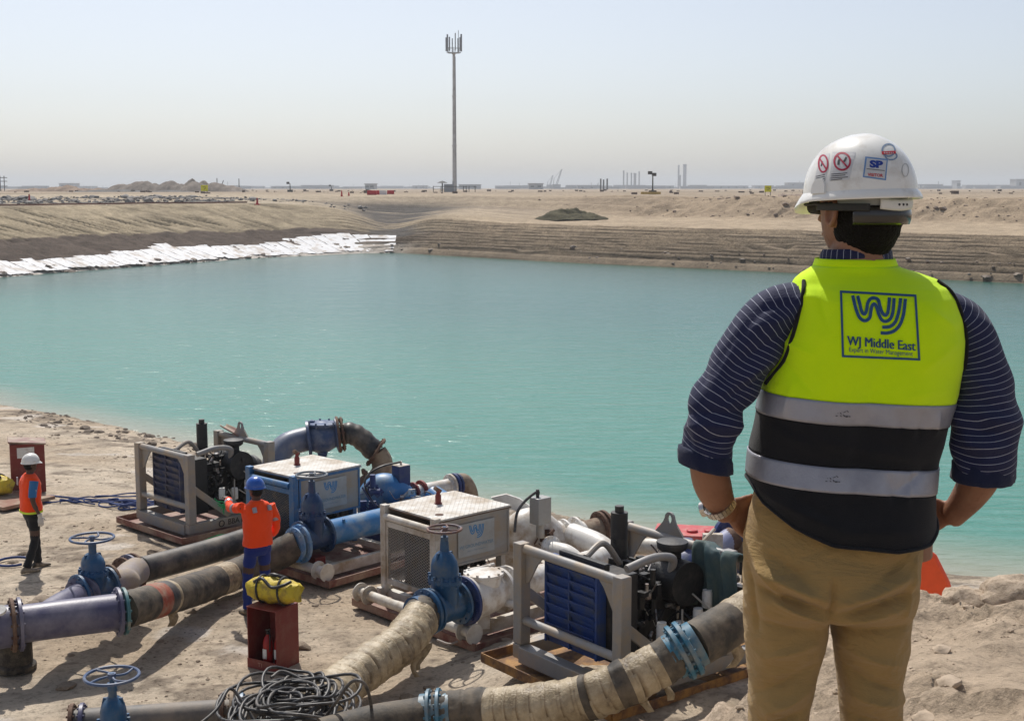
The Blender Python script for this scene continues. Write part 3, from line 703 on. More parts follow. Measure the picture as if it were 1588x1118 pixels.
# ------------------------------------------------------------------ valves, pipes
def gate_valve(loc, ax, r, paint, wheel_m, label, hz, wheel_r=.2, extra=None):
    """loc = pipe centre, ax = pipe direction in plan, hz = wheel height above the pipe centre"""
    ang = math.atan2(ax[1], ax[0]); o = empty('gate_valve', loc, ang, label, 'valve', 'gate valves with handwheels')
    m = M(); m.cyl((-.2, 0, 0), (.2, 0, 0), r, n=28)
    m.lathe([(r * 1.0, -r * .2), (r * 1.02, hz * .26), (r * 1.14, hz * .31), (r * 1.14, hz * .38), (r * 1.02, hz * .40), (r * 1.0, hz * .52), (r * .9, hz * .6), (r * .62, hz * .68), (r * .34, hz * .72), (r * .30, hz * .84)], (0, 0, 0), (0, 0, 1), 28, sx=1.0, sy=.74)
    for a in (0, math.pi / 2, math.pi, 1.5 * math.pi):
        m.prism([(-r * .2, -hz * .12), (r * .22, -hz * .1), (r * .0, hz * .1), (-r * .2, hz * .1)], (math.cos(a) * r * .55, math.sin(a) * r * .5, hz * .6), (math.cos(a), math.sin(a), 0), (0, 0, 1), .025)
    body = m.build('valve_body', paint, o, 40)
    for x in (-.22, .22):
        f = M(); f.flange((x, 0, 0), (1, 0, 0), r * 1.38, .045, 12); f.build('flange', paint, o)
    f = M(); f.lathe([(r * 1.2, hz * .32), (r * 1.2, hz * .37)], (0, 0, 0), (0, 0, 1), 28, sx=1, sy=.76)
    for k in range(12):
        a = 2 * math.pi * k / 12; q = Vector((-math.sin(a) * r * 1.12 * .76, math.cos(a) * r * 1.12, 0)); f.cyl(q + Vector((0, 0, hz * .29)), q + Vector((0, 0, hz * .42)), .018, n=6)
    f.build('bonnet_flange', paint, o)
    s = M(); s.cyl((0, 0, hz * .74), (0, 0, hz + .03), .024, n=12); s.cyl((0, 0, hz * .8), (0, 0, hz * .9), .05, n=12); s.build('stem', paint, o)
    w = M(); w.ring((0, 0, hz), (0, 0, 1), wheel_r, .017, 36, 8)
    w.cyl((0, 0, hz - .025), (0, 0, hz + .025), .04, n=14)
    for k in range(4):
        a = math.pi / 2 * k + .4; a2 = a + .35; w.tube(spline([(0, 0, hz), (math.cos(a) * wheel_r * .5, math.sin(a) * wheel_r * .5, hz - .01), (math.cos(a2) * wheel_r, math.sin(a2) * wheel_r, hz)], 4), .012, 6)
    w.build('handwheel', wheel_m, o)
    return o
def pipe(name, pts, r, mt, par=None, n=28, k=8, **kw):
    m = M(); m.tube(spline(pts, k), r, n); return m.build(name, mt, par, 50, **kw)
def hose_mesh(pts, r0, seed, amp=.035, step=.025):
    """lumpy wrapped hose with spiral wraps"""
    P = spline(pts, 40); D = [0]
    for a, b in zip(P, P[1:]): D.append(D[-1] + (b - a).length)
    n = int(D[-1] / step); Q = []; j = 0
    for i in range(n + 1):
        t = D[-1] * i / n
        while j < len(D) - 2 and D[j + 1] < t: j += 1
        u = (t - D[j]) / max(1e-6, D[j + 1] - D[j]); Q.append(P[j].lerp(P[j + 1], u))
    nn_ = 40; V = []; a0 = None; lap = []
    for i, p in enumerate(Q):
        d = (Q[min(i + 1, len(Q) - 1)] - Q[max(i - 1, 0)]).normalized()
        a = frame_for(d)[0] if a0 is None else (a0 - d * a0.dot(d)).normalized(); b = a.cross(d).normalized(); a0 = a
        s_ = i * step
        for k in range(nn_):
            t = 2 * math.pi * k / nn_
            ph = s_ / .15 + t / (2 * math.pi) + float(fbm(s_ * 1.7, seed + .3 * math.cos(t), 2, 7)) * 2.4
            saw = ph % 1.0
            lap.append(saw)
            rr = r0 * (1 + amp * (min(saw / .12, 1) * .7 + saw * .6 - .5) * 1.3 + 1.3 * amp * float(fbm(s_ * 5 + seed * 9, 2.2 * math.cos(t) + seed, 3, 3)) * 2 + amp * .9 * float(fbm(s_ * 16, t * 4 * 0 + 6 * math.sin(t) + 3, 2, 5)) * 2)
            V.append(p + (a * math.cos(t) + b * math.sin(t)) * rr)
    return V, nn_, len(Q), Q, lap
def wrapped_hose(name, pts, r0, zones, par, seed, amp=.035):
    """zones: list of (fraction_end, material, part name)"""
    V, n, m_, Q, lap = hose_mesh(pts, r0, seed, amp); i0 = 0; out = []
    for fr, mt, nm in zones:
        i1 = min(m_ - 1, int(fr * (m_ - 1))); g = M()
        vv = V[i0 * n:(i1 + 1) * n]; rows = i1 - i0 + 1
        fs = [(i * n + k, i * n + (k + 1) % n, (i + 1) * n + (k + 1) % n, (i + 1) * n + k) for i in range(rows - 1) for k in range(n)]
        fs += [tuple(range(n - 1, -1, -1)), tuple((rows - 1) * n + k for k in range(n))]
        g.add(vv, fs); go = g.build(nm, mt, par, 60); at_ = go.data.attributes.new('lap', 'FLOAT', 'POINT'); at_.data.foreach_set('value', np.array(lap[i0 * n:(i1 + 1) * n], dtype=np.float32)); out.append(go); i0 = i1
    return out, Q
def rag(par, p, w, h, mt, seed):                     # loose torn strip hanging from a wrapped hose
    rng = random.Random(seed); m = M(); n = 5; V = []
    for i in range(n + 1):
        t = i / n; ww = w * (1 - .5 * t) * (1 + .3 * rng.uniform(-1, 1)); c = Vector(p) + Vector((.06 * math.sin(t * 4 + seed), .05 * math.cos(t * 3), -h * t))
        V += [c + Vector((-ww / 2, 0, 0)), c + Vector((ww / 2, .03, 0))]
    m.add(V, [(2 * i, 2 * i + 1, 2 * i + 3, 2 * i + 2) for i in range(n)])
    o = m.build('loose_wrap', mat('loose_hessian', (.42, .34, .22), .8, 0, (.2, .15, .09), .4, 8), par, 60); s = o.modifiers.new('s', 'SOLIDIFY'); s.thickness = .006
    return o

# ================================================================== the four pump sets
def unit_o(px, py, ztop, base):
    g_ = G(px, py, ztop); return (g_.x, g_.y, base)
oL, oB, oW, oR = unit_o(293, 705, -4.35, -5.8), unit_o(455, 737, -4.37, -5.8), unit_o(675, 805, -4.39, -5.8), unit_o(965, 893, -3.85, -5.27)
uL = open_unit('open_pump_set', oL, 46, 'grey framed open diesel pump with dusty blue radiator, farthest left by the water', grey_paint, mat('dusty_radiator_blue', (.022, .04, .12), .6, 0, (.13, .12, .13), .5, 5, .1), tray_red)
uR = open_unit('open_pump_set', oR, 38, 'galvanised open frame diesel pump with bright blue louvred radiator beside the man', grey_steel, radiator_blue, rusty_yellow, W=1.62, L=1.55, h=1.42)
uB = canopy_unit('enclosed_pump_set', oB, 48, frame_blue, panel_grey, cream, 'blue framed enclosed pump set with grey side panel and white roof behind the pointing worker', blue=True)
uW = canopy_unit('enclosed_pump_set', oW, 43, cream, panel_grey, cream, 'white framed enclosed pump set with mesh guard in the middle of the platform', blue=False)
v, f = text_mesh('BBA PUMPS', .13, .002)
place2d(v, f, (1.0, -.062, .2), (1, 0, 0), (0, 0, 1), .003).build('lettering', black_steel, uL, 0)
m = M(); m.ring((.55, -.066, .2), (0, 1, 0), .05, .008, 20, 6); m.build('maker_emblem', black_steel, uL)
g = M(); rng = random.Random(4)
P0 = (.45, -.08, .62)
for k in range(7):
    g.tube(spline([(.40 + .03 * k, -.09 + rng.uniform(-.02, .02), .66 - .05 * k), (.62 + rng.uniform(-.05, .05), -.12, .5 + rng.uniform(-.07, .07)), (.85, -.1, .38 + rng.uniform(-.06, .06)), (1.05 + rng.uniform(-.05, .05), -.12, .3), (1.3 + .05 * k, -.1, .2 + .02 * k)], 8), .009, 6)
for k in range(3):
    g.ring((1.2 + .05 * k, -.12, .24), (0, .3 + .3 * k, 1), .06 + .02 * k, .015, 16, 6)
g.tube(spline([(-.1, -.3, .02), (.3, -.35, .1), (.9, -.3, .02), (1.5, -.2, .08)], 8), .009, 6)
tag(g.build('rope', green_rope, None, loc=oL), 'green rope tied round the brace of the far left open pump', 'rope').rotation_euler = (0, 0, R(46))

# red-pink scoop lying on the rear rail of the left unit, cloth on the right unit
m = M(); V = []
for i in range(9):
    t = i / 8
    for k in range(9):
        a = R(-80 + 160 * k / 8); w = .11 - .03 * t; V.append((.0 + .02 * t + math.sin(a) * w, t * .55 - .25, .0 + .07 * t - math.cos(a) * w * .8 + .09))
m.add(V, [(i * 9 + k, i * 9 + k + 1, (i + 1) * 9 + k + 1, (i + 1) * 9 + k) for i in range(8) for k in range(8)])
c = M(); c.v = m.v; c.f = m.f
sc = c.build('guard_shell', mat('pink_primer', (.33, .2, .17), .7, 0, DUST, .4, 4), uL, 50); s_ = sc.modifiers.new('s', 'SOLIDIFY'); s_.thickness = .012; sc.location = (1.6, 1.12, 1.42)

# cloth draped over the rear frame of the right unit
V = []; nu, nv_ = 22, 16; Wd = .62
for i in range(nu):
    u = i / (nu - 1)
    for k in range(nv_):
        w_ = k / (nv_ - 1)
        y = .42 - u * Wd                                    # along the rail towards the right
        s_ = w_ * 1.05 - .28                                # across the rail
        if s_ < 0: x, z = 1.60 - s_ * .55, 1.455 + s_ * .55
        else: x, z = 1.50 - min(s_, .12) * .55, 1.455 - max(0, s_ - .05) * 1.0
        fold = .03 * math.sin(u * 17 + w_ * 2) + .02 * math.sin(u * 31 - w_ * 5)
        x -= fold * (.3 + w_); z += .02 * math.sin(u * 9) - (.06 * u * (1 - w_)); y += .05 * w_ * math.sin(w_ * 6)
        V.append((x, y, z))
m = M(); m.add(V, [(i * nv_ + k, i * nv_ + k + 1, (i + 1) * nv_ + k + 1, (i + 1) * nv_ + k) for i in range(nu - 1) for k in range(nv_ - 1)])
cl = m.build('cloth', tarp_green, None, 60, loc=oR); cl.rotation_euler = (0, 0, R(38)); s_ = cl.modifiers.new('s', 'SOLIDIFY'); s_.thickness = .01
tag(cl, 'dark green and blue cloth draped over the rear frame of the right open pump', 'cloth')

# ---- pump ends (parts of each unit), given in world space and hung on the unit
def on(unit, m, name, mt, **kw):
    o = m.build(name, mt, None, **kw); mw = Matrix.Translation(unit.location) @ Matrix.Rotation(unit.rotation_euler.z, 4, 'Z')
    o.data.transform(mw.inverted()); o.parent = unit; return o
def L2W(unit, p): return Matrix.Translation(unit.location) @ Matrix.Rotation(unit.rotation_euler.z, 4, 'Z') @ Vector(p)

# white unit: volute, discharge return pipe, check valve
Y = 18.7
m = M(); m.tube(spline([S(808, 905, Y), S(800, 865, Y), S(806, 826, Y - .1), S(828, 815, Y), S(858, 838, Y + .1), S(872, 850, Y + .2)], 8), [.26] * 41, 28)
on(uW, m, 'pump_elbow', white_paint, smooth=50)
m = M(); a, b = S(868, 838, 18.9), S(905, 828, 19.1); d = (b - a).normalized()
m.cyl(a, b, .2, n=26); m.flange(a, d, .3, .05); m.flange(a + d * .11, d, .3, .04); m.flange(a + d * .30, d, .29, .045); on(uW, m, 'suction_spool', white_paint)
m = M(); m.cyl(b, b + d * .28, .19, n=26); on(uW, m, 'suction_pipe', sandy_steel)
m = M(); c_ = b + d * .3; m.flange(c_, d, .28, .05); m.flange(c_ + d * .08, d, .28, .05); on(uW, m, 'dark_flange', rusty)
m = M(); m.tube(spline([c_ + d * .08, c_ + d * .3 + Vector((0, 0, -.02)), S(945, 850, 19.6), S(985, 905, 19.4)], 8), .19, 26); on(uW, m, 'suction_hose', sandy_steel, smooth=50)
m = M(); a = S(857, 852, 18.3); m.flange(a, (.6, -.6, .35), .2, .05); m.tube(spline([a, S(880, 858, 18.1), S(897, 875, 18.0), S(900, 905, 18.0)], 8), .12, 22); on(uW, m, 'bypass_elbow', white_paint, smooth=50)
m = M(); bx_ = S(838, 791, 18.3); m.box(bx_, (.24, .2, .38), R(40)); m.cyl(bx_ - Vector((0, 0, .4)), bx_, .06); on(uW, m, 'priming_box', mat('box_grey', (.33, .33, .32), .4, .3, DUST, .3, 4), bevel=.008)
m = M(); m.tube(spline([bx_ + Vector((-.04, 0, .19)), bx_ + Vector((-.04, 0, .27)), S(815, 776, 18.2), S(802, 795, 18.1), S(798, 825, 18.0)], 8), .02, 8); m.cyl(bx_ + Vector((-.04, 0, .18)), bx_ + Vector((-.04, 0, .3)), .025); on(uW, m, 'black_hose', cable_black)
m = M()
for q in ((848, 826), (852, 834), (845, 838)): clutter(m, *(lambda p: (p.x - .06, p.x + .06, p.y - .05, p.y + .05, p.z - .05, p.z + .06))(S(q[0], q[1], 18.45)), 6, q[0], .09)
on(uW, m, 'clamp', rusty)
pW0, pW1 = G(690, 940, -5.17), L2W(uW, (2.1, -.98, .63))
axW = (pW1 - pW0); axW.z = 0; axW.normalize()
m = M(); ck0 = pW0 + axW * .33; ck1 = pW0 + axW * .98
m.cyl(ck1 + axW * .04, pW1, .175, n=28); m.tube(spline([pW1, pW1 + axW * .25 + Vector((0, 0, .03)), L2W(uW, (2.4, -.7, .75)), L2W(uW, (2.4, -.2, .8))], 6), .175, 26); on(uW, m, 'discharge_pipe', white_paint, smooth=50)
m = M(); m.flange(ck0, axW, .315, .05, 12); on(uW, m, 'valve_flange', deep_blue)
m = M(); m.lathe([(.31, .03), (.31, .06), (.26, .07), (.27, .25), (.25, .45), (.22, .56), (.22, .6), (.3, .605), (.3, .65)], ck0, axW, 30)
ctr = ck0 + axW * .34; m.lathe([(.22, .1), (.235, .26), (.26, .265), (.26, .3), (.1, .325)], ctr, (0, 0, 1), 26)
m.flange(ck0 + axW * .78, axW, .29, .05, 12); m.cyl(ctr + Vector((-.12, .1, .3)) - axW * .1, ctr + Vector((-.12, .1, .3)) + axW * .35, .025, n=10)
m.cyl(ctr + axW * .22 + Vector((.25, -.2, -.12)), ctr + axW * .22 + Vector((.12, -.1, -.12)), .05, n=14)
for k in range(10):
    a = 2 * math.pi * k / 10; m.cyl(ctr + Vector((math.cos(a) * .24, math.sin(a) * .24, .25)), ctr + Vector((math.cos(a) * .24, math.sin(a) * .24, .325)), .018, n=6)
m.bar(ctr + Vector((0, 0, -.2)), ctr + Vector((0, 0, -.42)), .2, .16)
on(uW, m, 'check_valve', white_paint, smooth=40)
m = M(); m.tube(spline([S(745, 965, 16.4), S(725, 985, 16.3), S(700, 998, 16.2), S(678, 992, 16.3)], 8), .016, 8); on(uW, m, 'drain_hose', mat('pale_hose', (.35, .3, .27), .6))
m = M()
for (px_, py_, yy) in ((785, 770, 18.9),):
    m.prism([(-.22, 0), (.0, .05), (.2, -.02), (.45, -.2), (.4, -.28), (-.1, -.12)], S(px_, py_, yy), (1, 0, 0), (0, 0, 1), .06)
on(uW, m, 'rear_guard', white_paint)
gate_valve(pW0, axW, .2, valve_blue, mat('rusty_wheel_blue', (.06, .09, .14), .6, 0, (.2, .1, .07), .7, 7, .2), 'blue gate valve with rusty handwheel in front of the white framed pump set', G(675, 873, -4.3).z - pW0.z + .12, .21)

# blue unit
Y = 21.6
m = M(); m.tube(spline([S(578, 800, Y), S(578, 770, Y), S(592, 757, Y), S(612, 762, Y), S(630, 785, Y + .1), S(634, 800, Y + .1)], 8), .25, 28); m.flange(S(632, 785, Y + .1), (.5, 0, -.8), .3, .04); on(uB, m, 'pump_elbow', pipe_blue, smooth=50)
m = M(); a, b = S(640, 765, 21.8), S(700, 753, 22.3); d = (b - a).normalized(); m.cyl(a, b, .13, n=24); m.flange(b - d * .02, d, .21, .05, 10); on(uB, m, 'suction_spool', white_paint)
m = M(); m.flange(a + d * .18, d, .2, .05, 10); m.flange(a + d * .02, d, .19, .04, 10); on(uB, m, 'red_flange', red_brown)
m = M(); m.flange(b + d * .06, d, .21, .05, 10); m.flange(b + d * .13, d, .2, .04, 10); on(uB, m, 'blue_flange', deep_blue)
m = M(); m.tube(spline([b + d * .14, b + d * .25, b + d * .36 + Vector((0, 0, -.2)), b + d * .4 + Vector((0, .2, -.6))], 6), .17, 24); on(uB, m, 'suction_hose', sandy_steel, smooth=50)
m = M(); bx_ = S(622, 737, 21.6); m.box(bx_, (.24, .2, .34), R(45)); m.cyl(bx_ - Vector((0, 0, .3)), bx_, .06); on(uB, m, 'priming_box', deep_blue, bevel=.008)
m = M(); m.box(bx_ + Vector((0, 0, .175)), (.23, .19, .012), R(45)); m.cyl(bx_ + Vector((.0, 0, .17)), bx_ + Vector((0, 0, .24)), .02); on(uB, m, 'box_lid', white_paint)
m = M(); m.tube(spline([bx_ + Vector((0, 0, .23)), S(592, 723, 21.4), S(572, 735, 21.3), S(566, 752, 21.2), S(578, 778, 21.1), S(600, 795, 21)], 8), .018, 8); on(uB, m, 'black_hose', cable_black)
m = M(); p_ = S(628, 768, 21.3); clutter(m, p_.x - .1, p_.x + .25, p_.y - .1, p_.y + .1, p_.z - .15, p_.z + .1, 16, 77, .1); on(uB, m, 'clamp', bright_metal)
m = M(); p_ = S(572, 775, 21.1); clutter(m, p_.x - .12, p_.x + .12, p_.y - .1, p_.y + .1, p_.z - .5, p_.z + .3, 26, 78, .15); on(uB, m, 'pump_fittings', deep_blue)
m = M(); p_ = S(585, 800, 21.2); m.cyl(p_ - Vector((.1, 0, .5)), p_ - Vector((.1, 0, -.05)), .2, n=24); m.cyl(p_ + Vector((.35, 0, -.5)), p_ + Vector((.35, 0, -.1)), .22, n=24); on(uB, m, 'pump_casing', deep_blue)
pB0, pB1 = G(485, 832, -5.2), L2W(uB, (2.3, -.72, .62))
axB = (pB1 - pB0); axB.z = 0; axB.normalize()
m = M(); m.cyl(pB0 + axB * .26, pB1, .195, n=28); m.tube(spline([pB1, pB1 + axB * .25, L2W(uB, (2.6, -.4, .7))], 6), .195, 26)
m.cyl(pB0 + axB * .62 + Vector((0, -.15, .14)), pB0 + axB * .62 + Vector((0, -.2, .22)), .025); on(uB, m, 'discharge_pipe', pipe_blue, smooth=50)
gate_valve(pB0, axB, .2, mat('dark_valve_blue', (.012, .045, .13), .38, 0, (.06, .1, .14), .3, 4, .15), mat('grey_wheel', (.12, .15, .18), .5, 0, (.25, .25, .25), .4, 8), 'dark blue gate valve with grey handwheel beside the pointing worker', G(481, 772, -4.35).z - pB0.z + .10, .23)
m = M(); m.box(pB0 + Vector((.05, 0, -.42)), (.2, .2, .25), R(45)); tag(m.build('support_block', red_brown, bevel=.01), 'red brown block under the dark blue gate valve', 'block')

# left unit: arched discharge over the blue roof
Y = 24.6
m = M(); m.tube(spline([S(424, 745, Y - .6), S(428, 712, Y - .4), S(445, 690, Y - .2), S(476, 680, Y)], 8), .23, 26); m.cyl(S(415, 735, Y - .5), S(420, 700, Y - .5), .13, n=18); on(uL, m, 'riser_elbow', mat('grey_blue_pipe', (.13, .16, .24), .42, 0, (.25, .25, .27), .4, 3, .05), smooth=50)
a, b = S(478, 680, Y), S(523, 674, Y + .1); d = (b - a).normalized()
m = M(); m.lathe([(.34, -.02), (.34, .03), (.25, .05), (.3, .15), (.3, .35), (.23, .5), (.33, .53), (.33, .58)], a, d, 28)
ctr = a.lerp(b, .5); m.lathe([(.24, 0), (.24, .23), (.31, .235), (.31, .27), (.1, .285)], ctr, (0, 0, 1), 26)
for k in range(10): 
    t = 2 * math.pi * k / 10; m.cyl(ctr + Vector((math.cos(t) * .28, math.sin(t) * .28, .2)), ctr + Vector((math.cos(t) * .28, math.sin(t) * .28, .3)), .02, n=6)
m.prism([(-.12, -.2), (.12, -.2), (.06, -.42), (-.06, -.42)], ctr, (1, 0, 0), (0, 0, 1), .1); m.bar(ctr + Vector((-.2, 0, .25)), ctr + Vector((-.2, 0, .31)), .1)
on(uL, m, 'check_valve', mat('check_valve_blue', (.03, .07, .18), .4, 0, (.15, .18, .25), .4, 4, .1), smooth=40)
m = M(); m.flange(b + d * .02, d, .35, .05, 12); m.flange(b + d * .1, d, .33, .04, 12); on(uL, m, 'dark_flange', rusty)
m = M(); m.flange(S(583, 701, Y + .1), (.8, 0, -.55), .31, .05); on(uL, m, 'middle_flange', rusty)
m = M(); P_ = spline([b + d * .1, S(545, 672, Y + .1), S(561, 681, Y + .1), S(581, 700, Y + .1)], 9)
m.tube(P_, [.2 + (.012 if i % 6 < 3 else 0) for i in range(len(P_))], 26); on(uL, m, 'ribbed_hose', hdpe, smooth=50)
m = M(); m.tube(spline([S(584, 702, Y + .1), S(592, 715, Y + .1), S(592, 732, Y + .05), S(580, 748, Y)], 8), .2, 26); on(uL, m, 'sandy_elbow', sandy_steel, smooth=50)
m = M(); c_ = S(577, 750, Y - .2); m.flange(c_, (-.8, -.3, -.5), .34, .05); m.cyl(c_, c_ + Vector((-.2, -.1, -.15)), .24, n=24); on(uL, m, 'lower_flange', rusty)

# right unit: blue pump beyond the rear frame (partly behind the man)
Y = 16.4
m = M(); p_ = S(1070, 885, Y); m.lathe([(.1, -.3), (.26, -.25), (.33, -.1), (.33, .1), (.26, .25), (.1, .3)], p_, (.6, .3, .2), 30); m.cyl(p_ + Vector((-.05, 0, .2)), p_ + Vector((-.05, 0, .42)), .08, n=18)
m.box(p_ + Vector((.1, -.2, -.62)), (1.1, .5, .5), R(38)); m.cyl(p_ + Vector((.55, .2, -.5)), p_ + Vector((.55, .2, -.3)), .1); on(uR, m, 'pump_casing', deep_blue, smooth=40)
m = M(); a = S(1090, 868, 16.6); b = S(1132, 836, 17.0); m.tube(spline([S(1075, 890, 16.5), a, b], 6), .15, 24); on(uR, m, 'pump_outlet', mat('pale_lavender_pipe', (.2, .22, .36), .45, 0, (.3, .3, .36), .4, 4), smooth=50)
m = M(); m.tube([S(1125, 842, 16.94), S(1137, 834, 17.02)], .156, 24); on(uR, m, 'worn_patch', rusty)
m = M(); m.flange(S(1145, 840, 17.3), (.4, -.9, .1), .42, .08, 14); m.flange(S(1150, 838, 17.45), (.4, -.9, .1), .38, .08, 14); m.cyl(S(1150, 838, 17.4), S(1175, 838, 18), .3, n=26); m.box(S(1140, 808, 17.3), (.25, .2, .14)); on(uR, m, 'end_flange', deep_blue)
m = M(); m.tube(spline([S(1160, 868, 16.8), S(1190, 862, 17)], 4), .25, 20); on(uR, m, 'sandy_elbow', sandy_steel)
m = M(); m.cyl(S(1108, 820, 16.6), S(1042, 892, 16.0), .022, n=8); m.box(S(1105, 838, 16.6), (.25, .1, .18)); m.cyl(S(960, 845, 17.5), S(1060, 850, 17.0), .11, n=18); on(uR, m, 'support_rods', cream)
m = M(); m.box(S(1100, 905, 15.6), (.55, .3, .3), R(38)); on(uR, m, 'tool_box', deep_blue, bevel=.01)
m = M(); m.cyl(S(1142, 915, 15.9), S(1142, 905, 15.9), .07, n=20); m.box(S(1165, 930, 15.9), (.9, .5, .25), R(30)); on(uR, m, 'fuel_tank', mat('pale_tank', (.28, .31, .42), .5, 0, DUST, .4, 3), bevel=.02)
m = M(); m.bar((1.0, .02, .62), (1.0, .02, .5), .1); clutter(m, 1.7, 2.2, .2, .9, .5, 1.0, 30, 91, .16); m.build('coupling', black_steel, uR)

# floating red pontoon and orange float
c0 = G(1072, 836, -5.95); m = M(); m.box(c0, (1.25, .75, .32), R(-12)); 
for k in range(3): m.cyl(c0 + Vector((-.3 + .3 * k, -.1, .16)), c0 + Vector((-.3 + .3 * k, -.1, .2)), .1, n=16)
tag(m.build('float', red_float, bevel=.06), 'dusty red plastic pontoon at the water edge behind the right open pump', 'float')
# hull-shaped orange float behind the man's hip
o_ = S(1436, 893, 12.5); m = M()
m.prism([(-.2, .27), (.02, .27), (.12, .2), (.27, -.1), (.14, -.42), (-.2, -.42)], o_, (1, 0, 0), (0, .15, 1), -.45)
tag(m.build('float', orange_float, bevel=.05), 'bright orange inflatable float standing beyond the sand ridge', 'float')
m = M(); m.box(S(1420, 897, 12.9), (.34, .2, .4)); tag(m.build('blue_drum', deep_blue, bevel=.03), 'dark blue case just behind the orange float', 'case')
# ------------------------------------------------------------------ hoses and pipes on the ground
# hose A: black wrapped hose from the lavender header to the dark blue valve
hA = empty('wrapped_hose', G(195, 946, -5.15), 0, 'black dusty hose with a red band between the lavender pipe and the dark blue valve', 'hose', 'large wrapped hoses')
def rel(e, P): return [Vector(p) - e.location for p in P]
ptsA = [G(190, 947, -5.13), G(232, 934, -5.2), G(300, 914, -5.42), G(360, 892, -5.5), G(410, 870, -5.45), G(465, 843, -5.2)]
wrapped_hose('h', rel(hA, ptsA), .22, [(.13, rubber, 'rubber_sleeve'), (.2, red_band, 'red_band'), (.25, hdpe, 'black_sleeve'), (.27, wrap, 'pale_band'), (.6, rubber, 'rubber_sleeve'), (.68, wrap, 'pale_band'), (1, rubber, 'rubber_sleeve')], hA, 3, .03)
m = M(); a = Vector(ptsA[-1]); m.flange(a + axB * -.0, axB, .29, .05); m.flange(a - axB * .09, axB, .26, .04); tag(m.build('pipe_flange', pipe_blue), 'blue flange joining the black hose to the dark blue gate valve', 'flange')
rag(hA, Vector(G(262, 935, -5.35)) - hA.location, .14, .3, wrap, 5)
# hose B: hessian wrapped, middle
hB = empty('wrapped_hose', G(520, 1075, -5.4), 0, 'hessian wrapped hose running from the cable coil up to the middle gate valve', 'hose', 'large wrapped hoses')
ptsB = [G(470, 1120, -5.5), G(520, 1072, -5.48), G(575, 1030, -5.42), G(620, 1000, -5.33), pW0 - axW * .34]
wrapped_hose('h', rel(hB, ptsB), .235, [(.955, wrap, 'hessian_wrap'), (1, rubber, 'rubber_sleeve')], hB, 11, .07)
m = M(); m.flange(pW0 - axW * .3, axW, .29, .05); m.cyl(pW0 - axW * .5, pW0 - axW * .3, .225, n=26); tag(m.build('pipe_flange', valve_blue), 'blue flange at the end of the middle hessian wrapped hose', 'flange')
for i, (px_, py_) in enumerate(((655, 1000), (648, 1010), (508, 1090))): rag(hB, Vector(G(px_, py_, -5.45)) - hB.location, .1, .3, wrap, i + 20)
# hose C: long, front right
hC = empty('wrapped_hose', G(690, 1105, -5.2), 0, 'long hessian wrapped hose with black bands crossing in front of the right open pump', 'hose', 'large wrapped hoses')
fC = G(1055, 1012, -4.78); f2 = G(682, 1106, -5.2)
ptsC = [G(672, 1108, -5.2), G(740, 1102, -5.15), G(830, 1096, -5.02), G(900, 1084, -4.9), G(960, 1062, -4.74), G(1010, 1037, -4.6), G(1052, 1013, -4.46)]
wrapped_hose('h', rel(hC, ptsC), .212, [(.23, rubber, 'rubber_sleeve'), (.62, wrap, 'hessian_wrap'), (.645, rubber, 'black_band'), (.74, wrap, 'hessian_wrap'), (.79, rubber, 'black_band'), (.93, wrap, 'hessian_wrap'), (1, rubber, 'rubber_sleeve')], hC, 17, .07)
for i, (px_, py_, z_) in enumerate(((908, 1096, -5.0), (1002, 1062, -4.8), (1032, 1044, -4.72))): rag(hC, Vector(G(px_, py_, z_)) - hC.location, .12, .26, wrap, i + 40)
dC = (Vector(ptsC[-1]) - Vector(ptsC[-2])).normalized()
m = M(); c_ = Vector(ptsC[-1]) + dC * .02
for k, rr in ((0, .285), (.085, .285)): m.flange(c_ + dC * k, dC, rr, .05, 14)
m.cyl(c_ - dC * .1, c_ + dC * .2, .225, n=28)
tag(m.build('pipe_flange', mat('flange_teal', (.03, .15, .24), .45, 0, (.2, .22, .22), .4, 5)), 'light blue bolted flange in the long hose beside the right open pump', 'flange')
hD = empty('wrapped_hose', G(1100, 985, -4.7), 0, 'hose length from the blue flange up behind the man, half black half hessian', 'hose', 'large wrapped hoses')
ptsD = [c_ + dC * .15, G(1098, 988, -4.34), G(1132, 967, -4.26), G(1165, 947, -4.22), G(1230, 915, -4.2), G(1300, 890, -4.3)]
wrapped_hose('h', rel(hD, ptsD), .22, [(.18, rubber, 'rubber_sleeve'), (.36, wrap, 'hessian_wrap'), (1, rubber, 'rubber_sleeve')], hD, 23, .04)
rag(hD, Vector(G(1138, 1000, -4.5)) - hD.location, .16, .22, wrap, 50)
d2 = (Vector(ptsC[1]) - Vector(ptsC[0])).normalized()
m = M(); q = Vector(ptsC[0])
for k, rr in ((-.03, .26), (.07, .26)): m.flange(q + d2 * k, d2, rr, .04, 12)
m.cyl(q - d2 * .12, q + d2 * .18, .216, n=28)
tag(m.build('pipe_flange', MATS['flange_teal']), 'light blue flange at the bottom of the picture where the long hose begins', 'flange')
pipe('hose', [q - d2 * .04, G(640, 1114, -5.22), G(580, 1124, -5.25), G(500, 1145, -5.3)], .2, rubber)
tag(bpy.data.objects['hose'], 'short black hose at the bottom edge left of the light blue flange', 'hose')

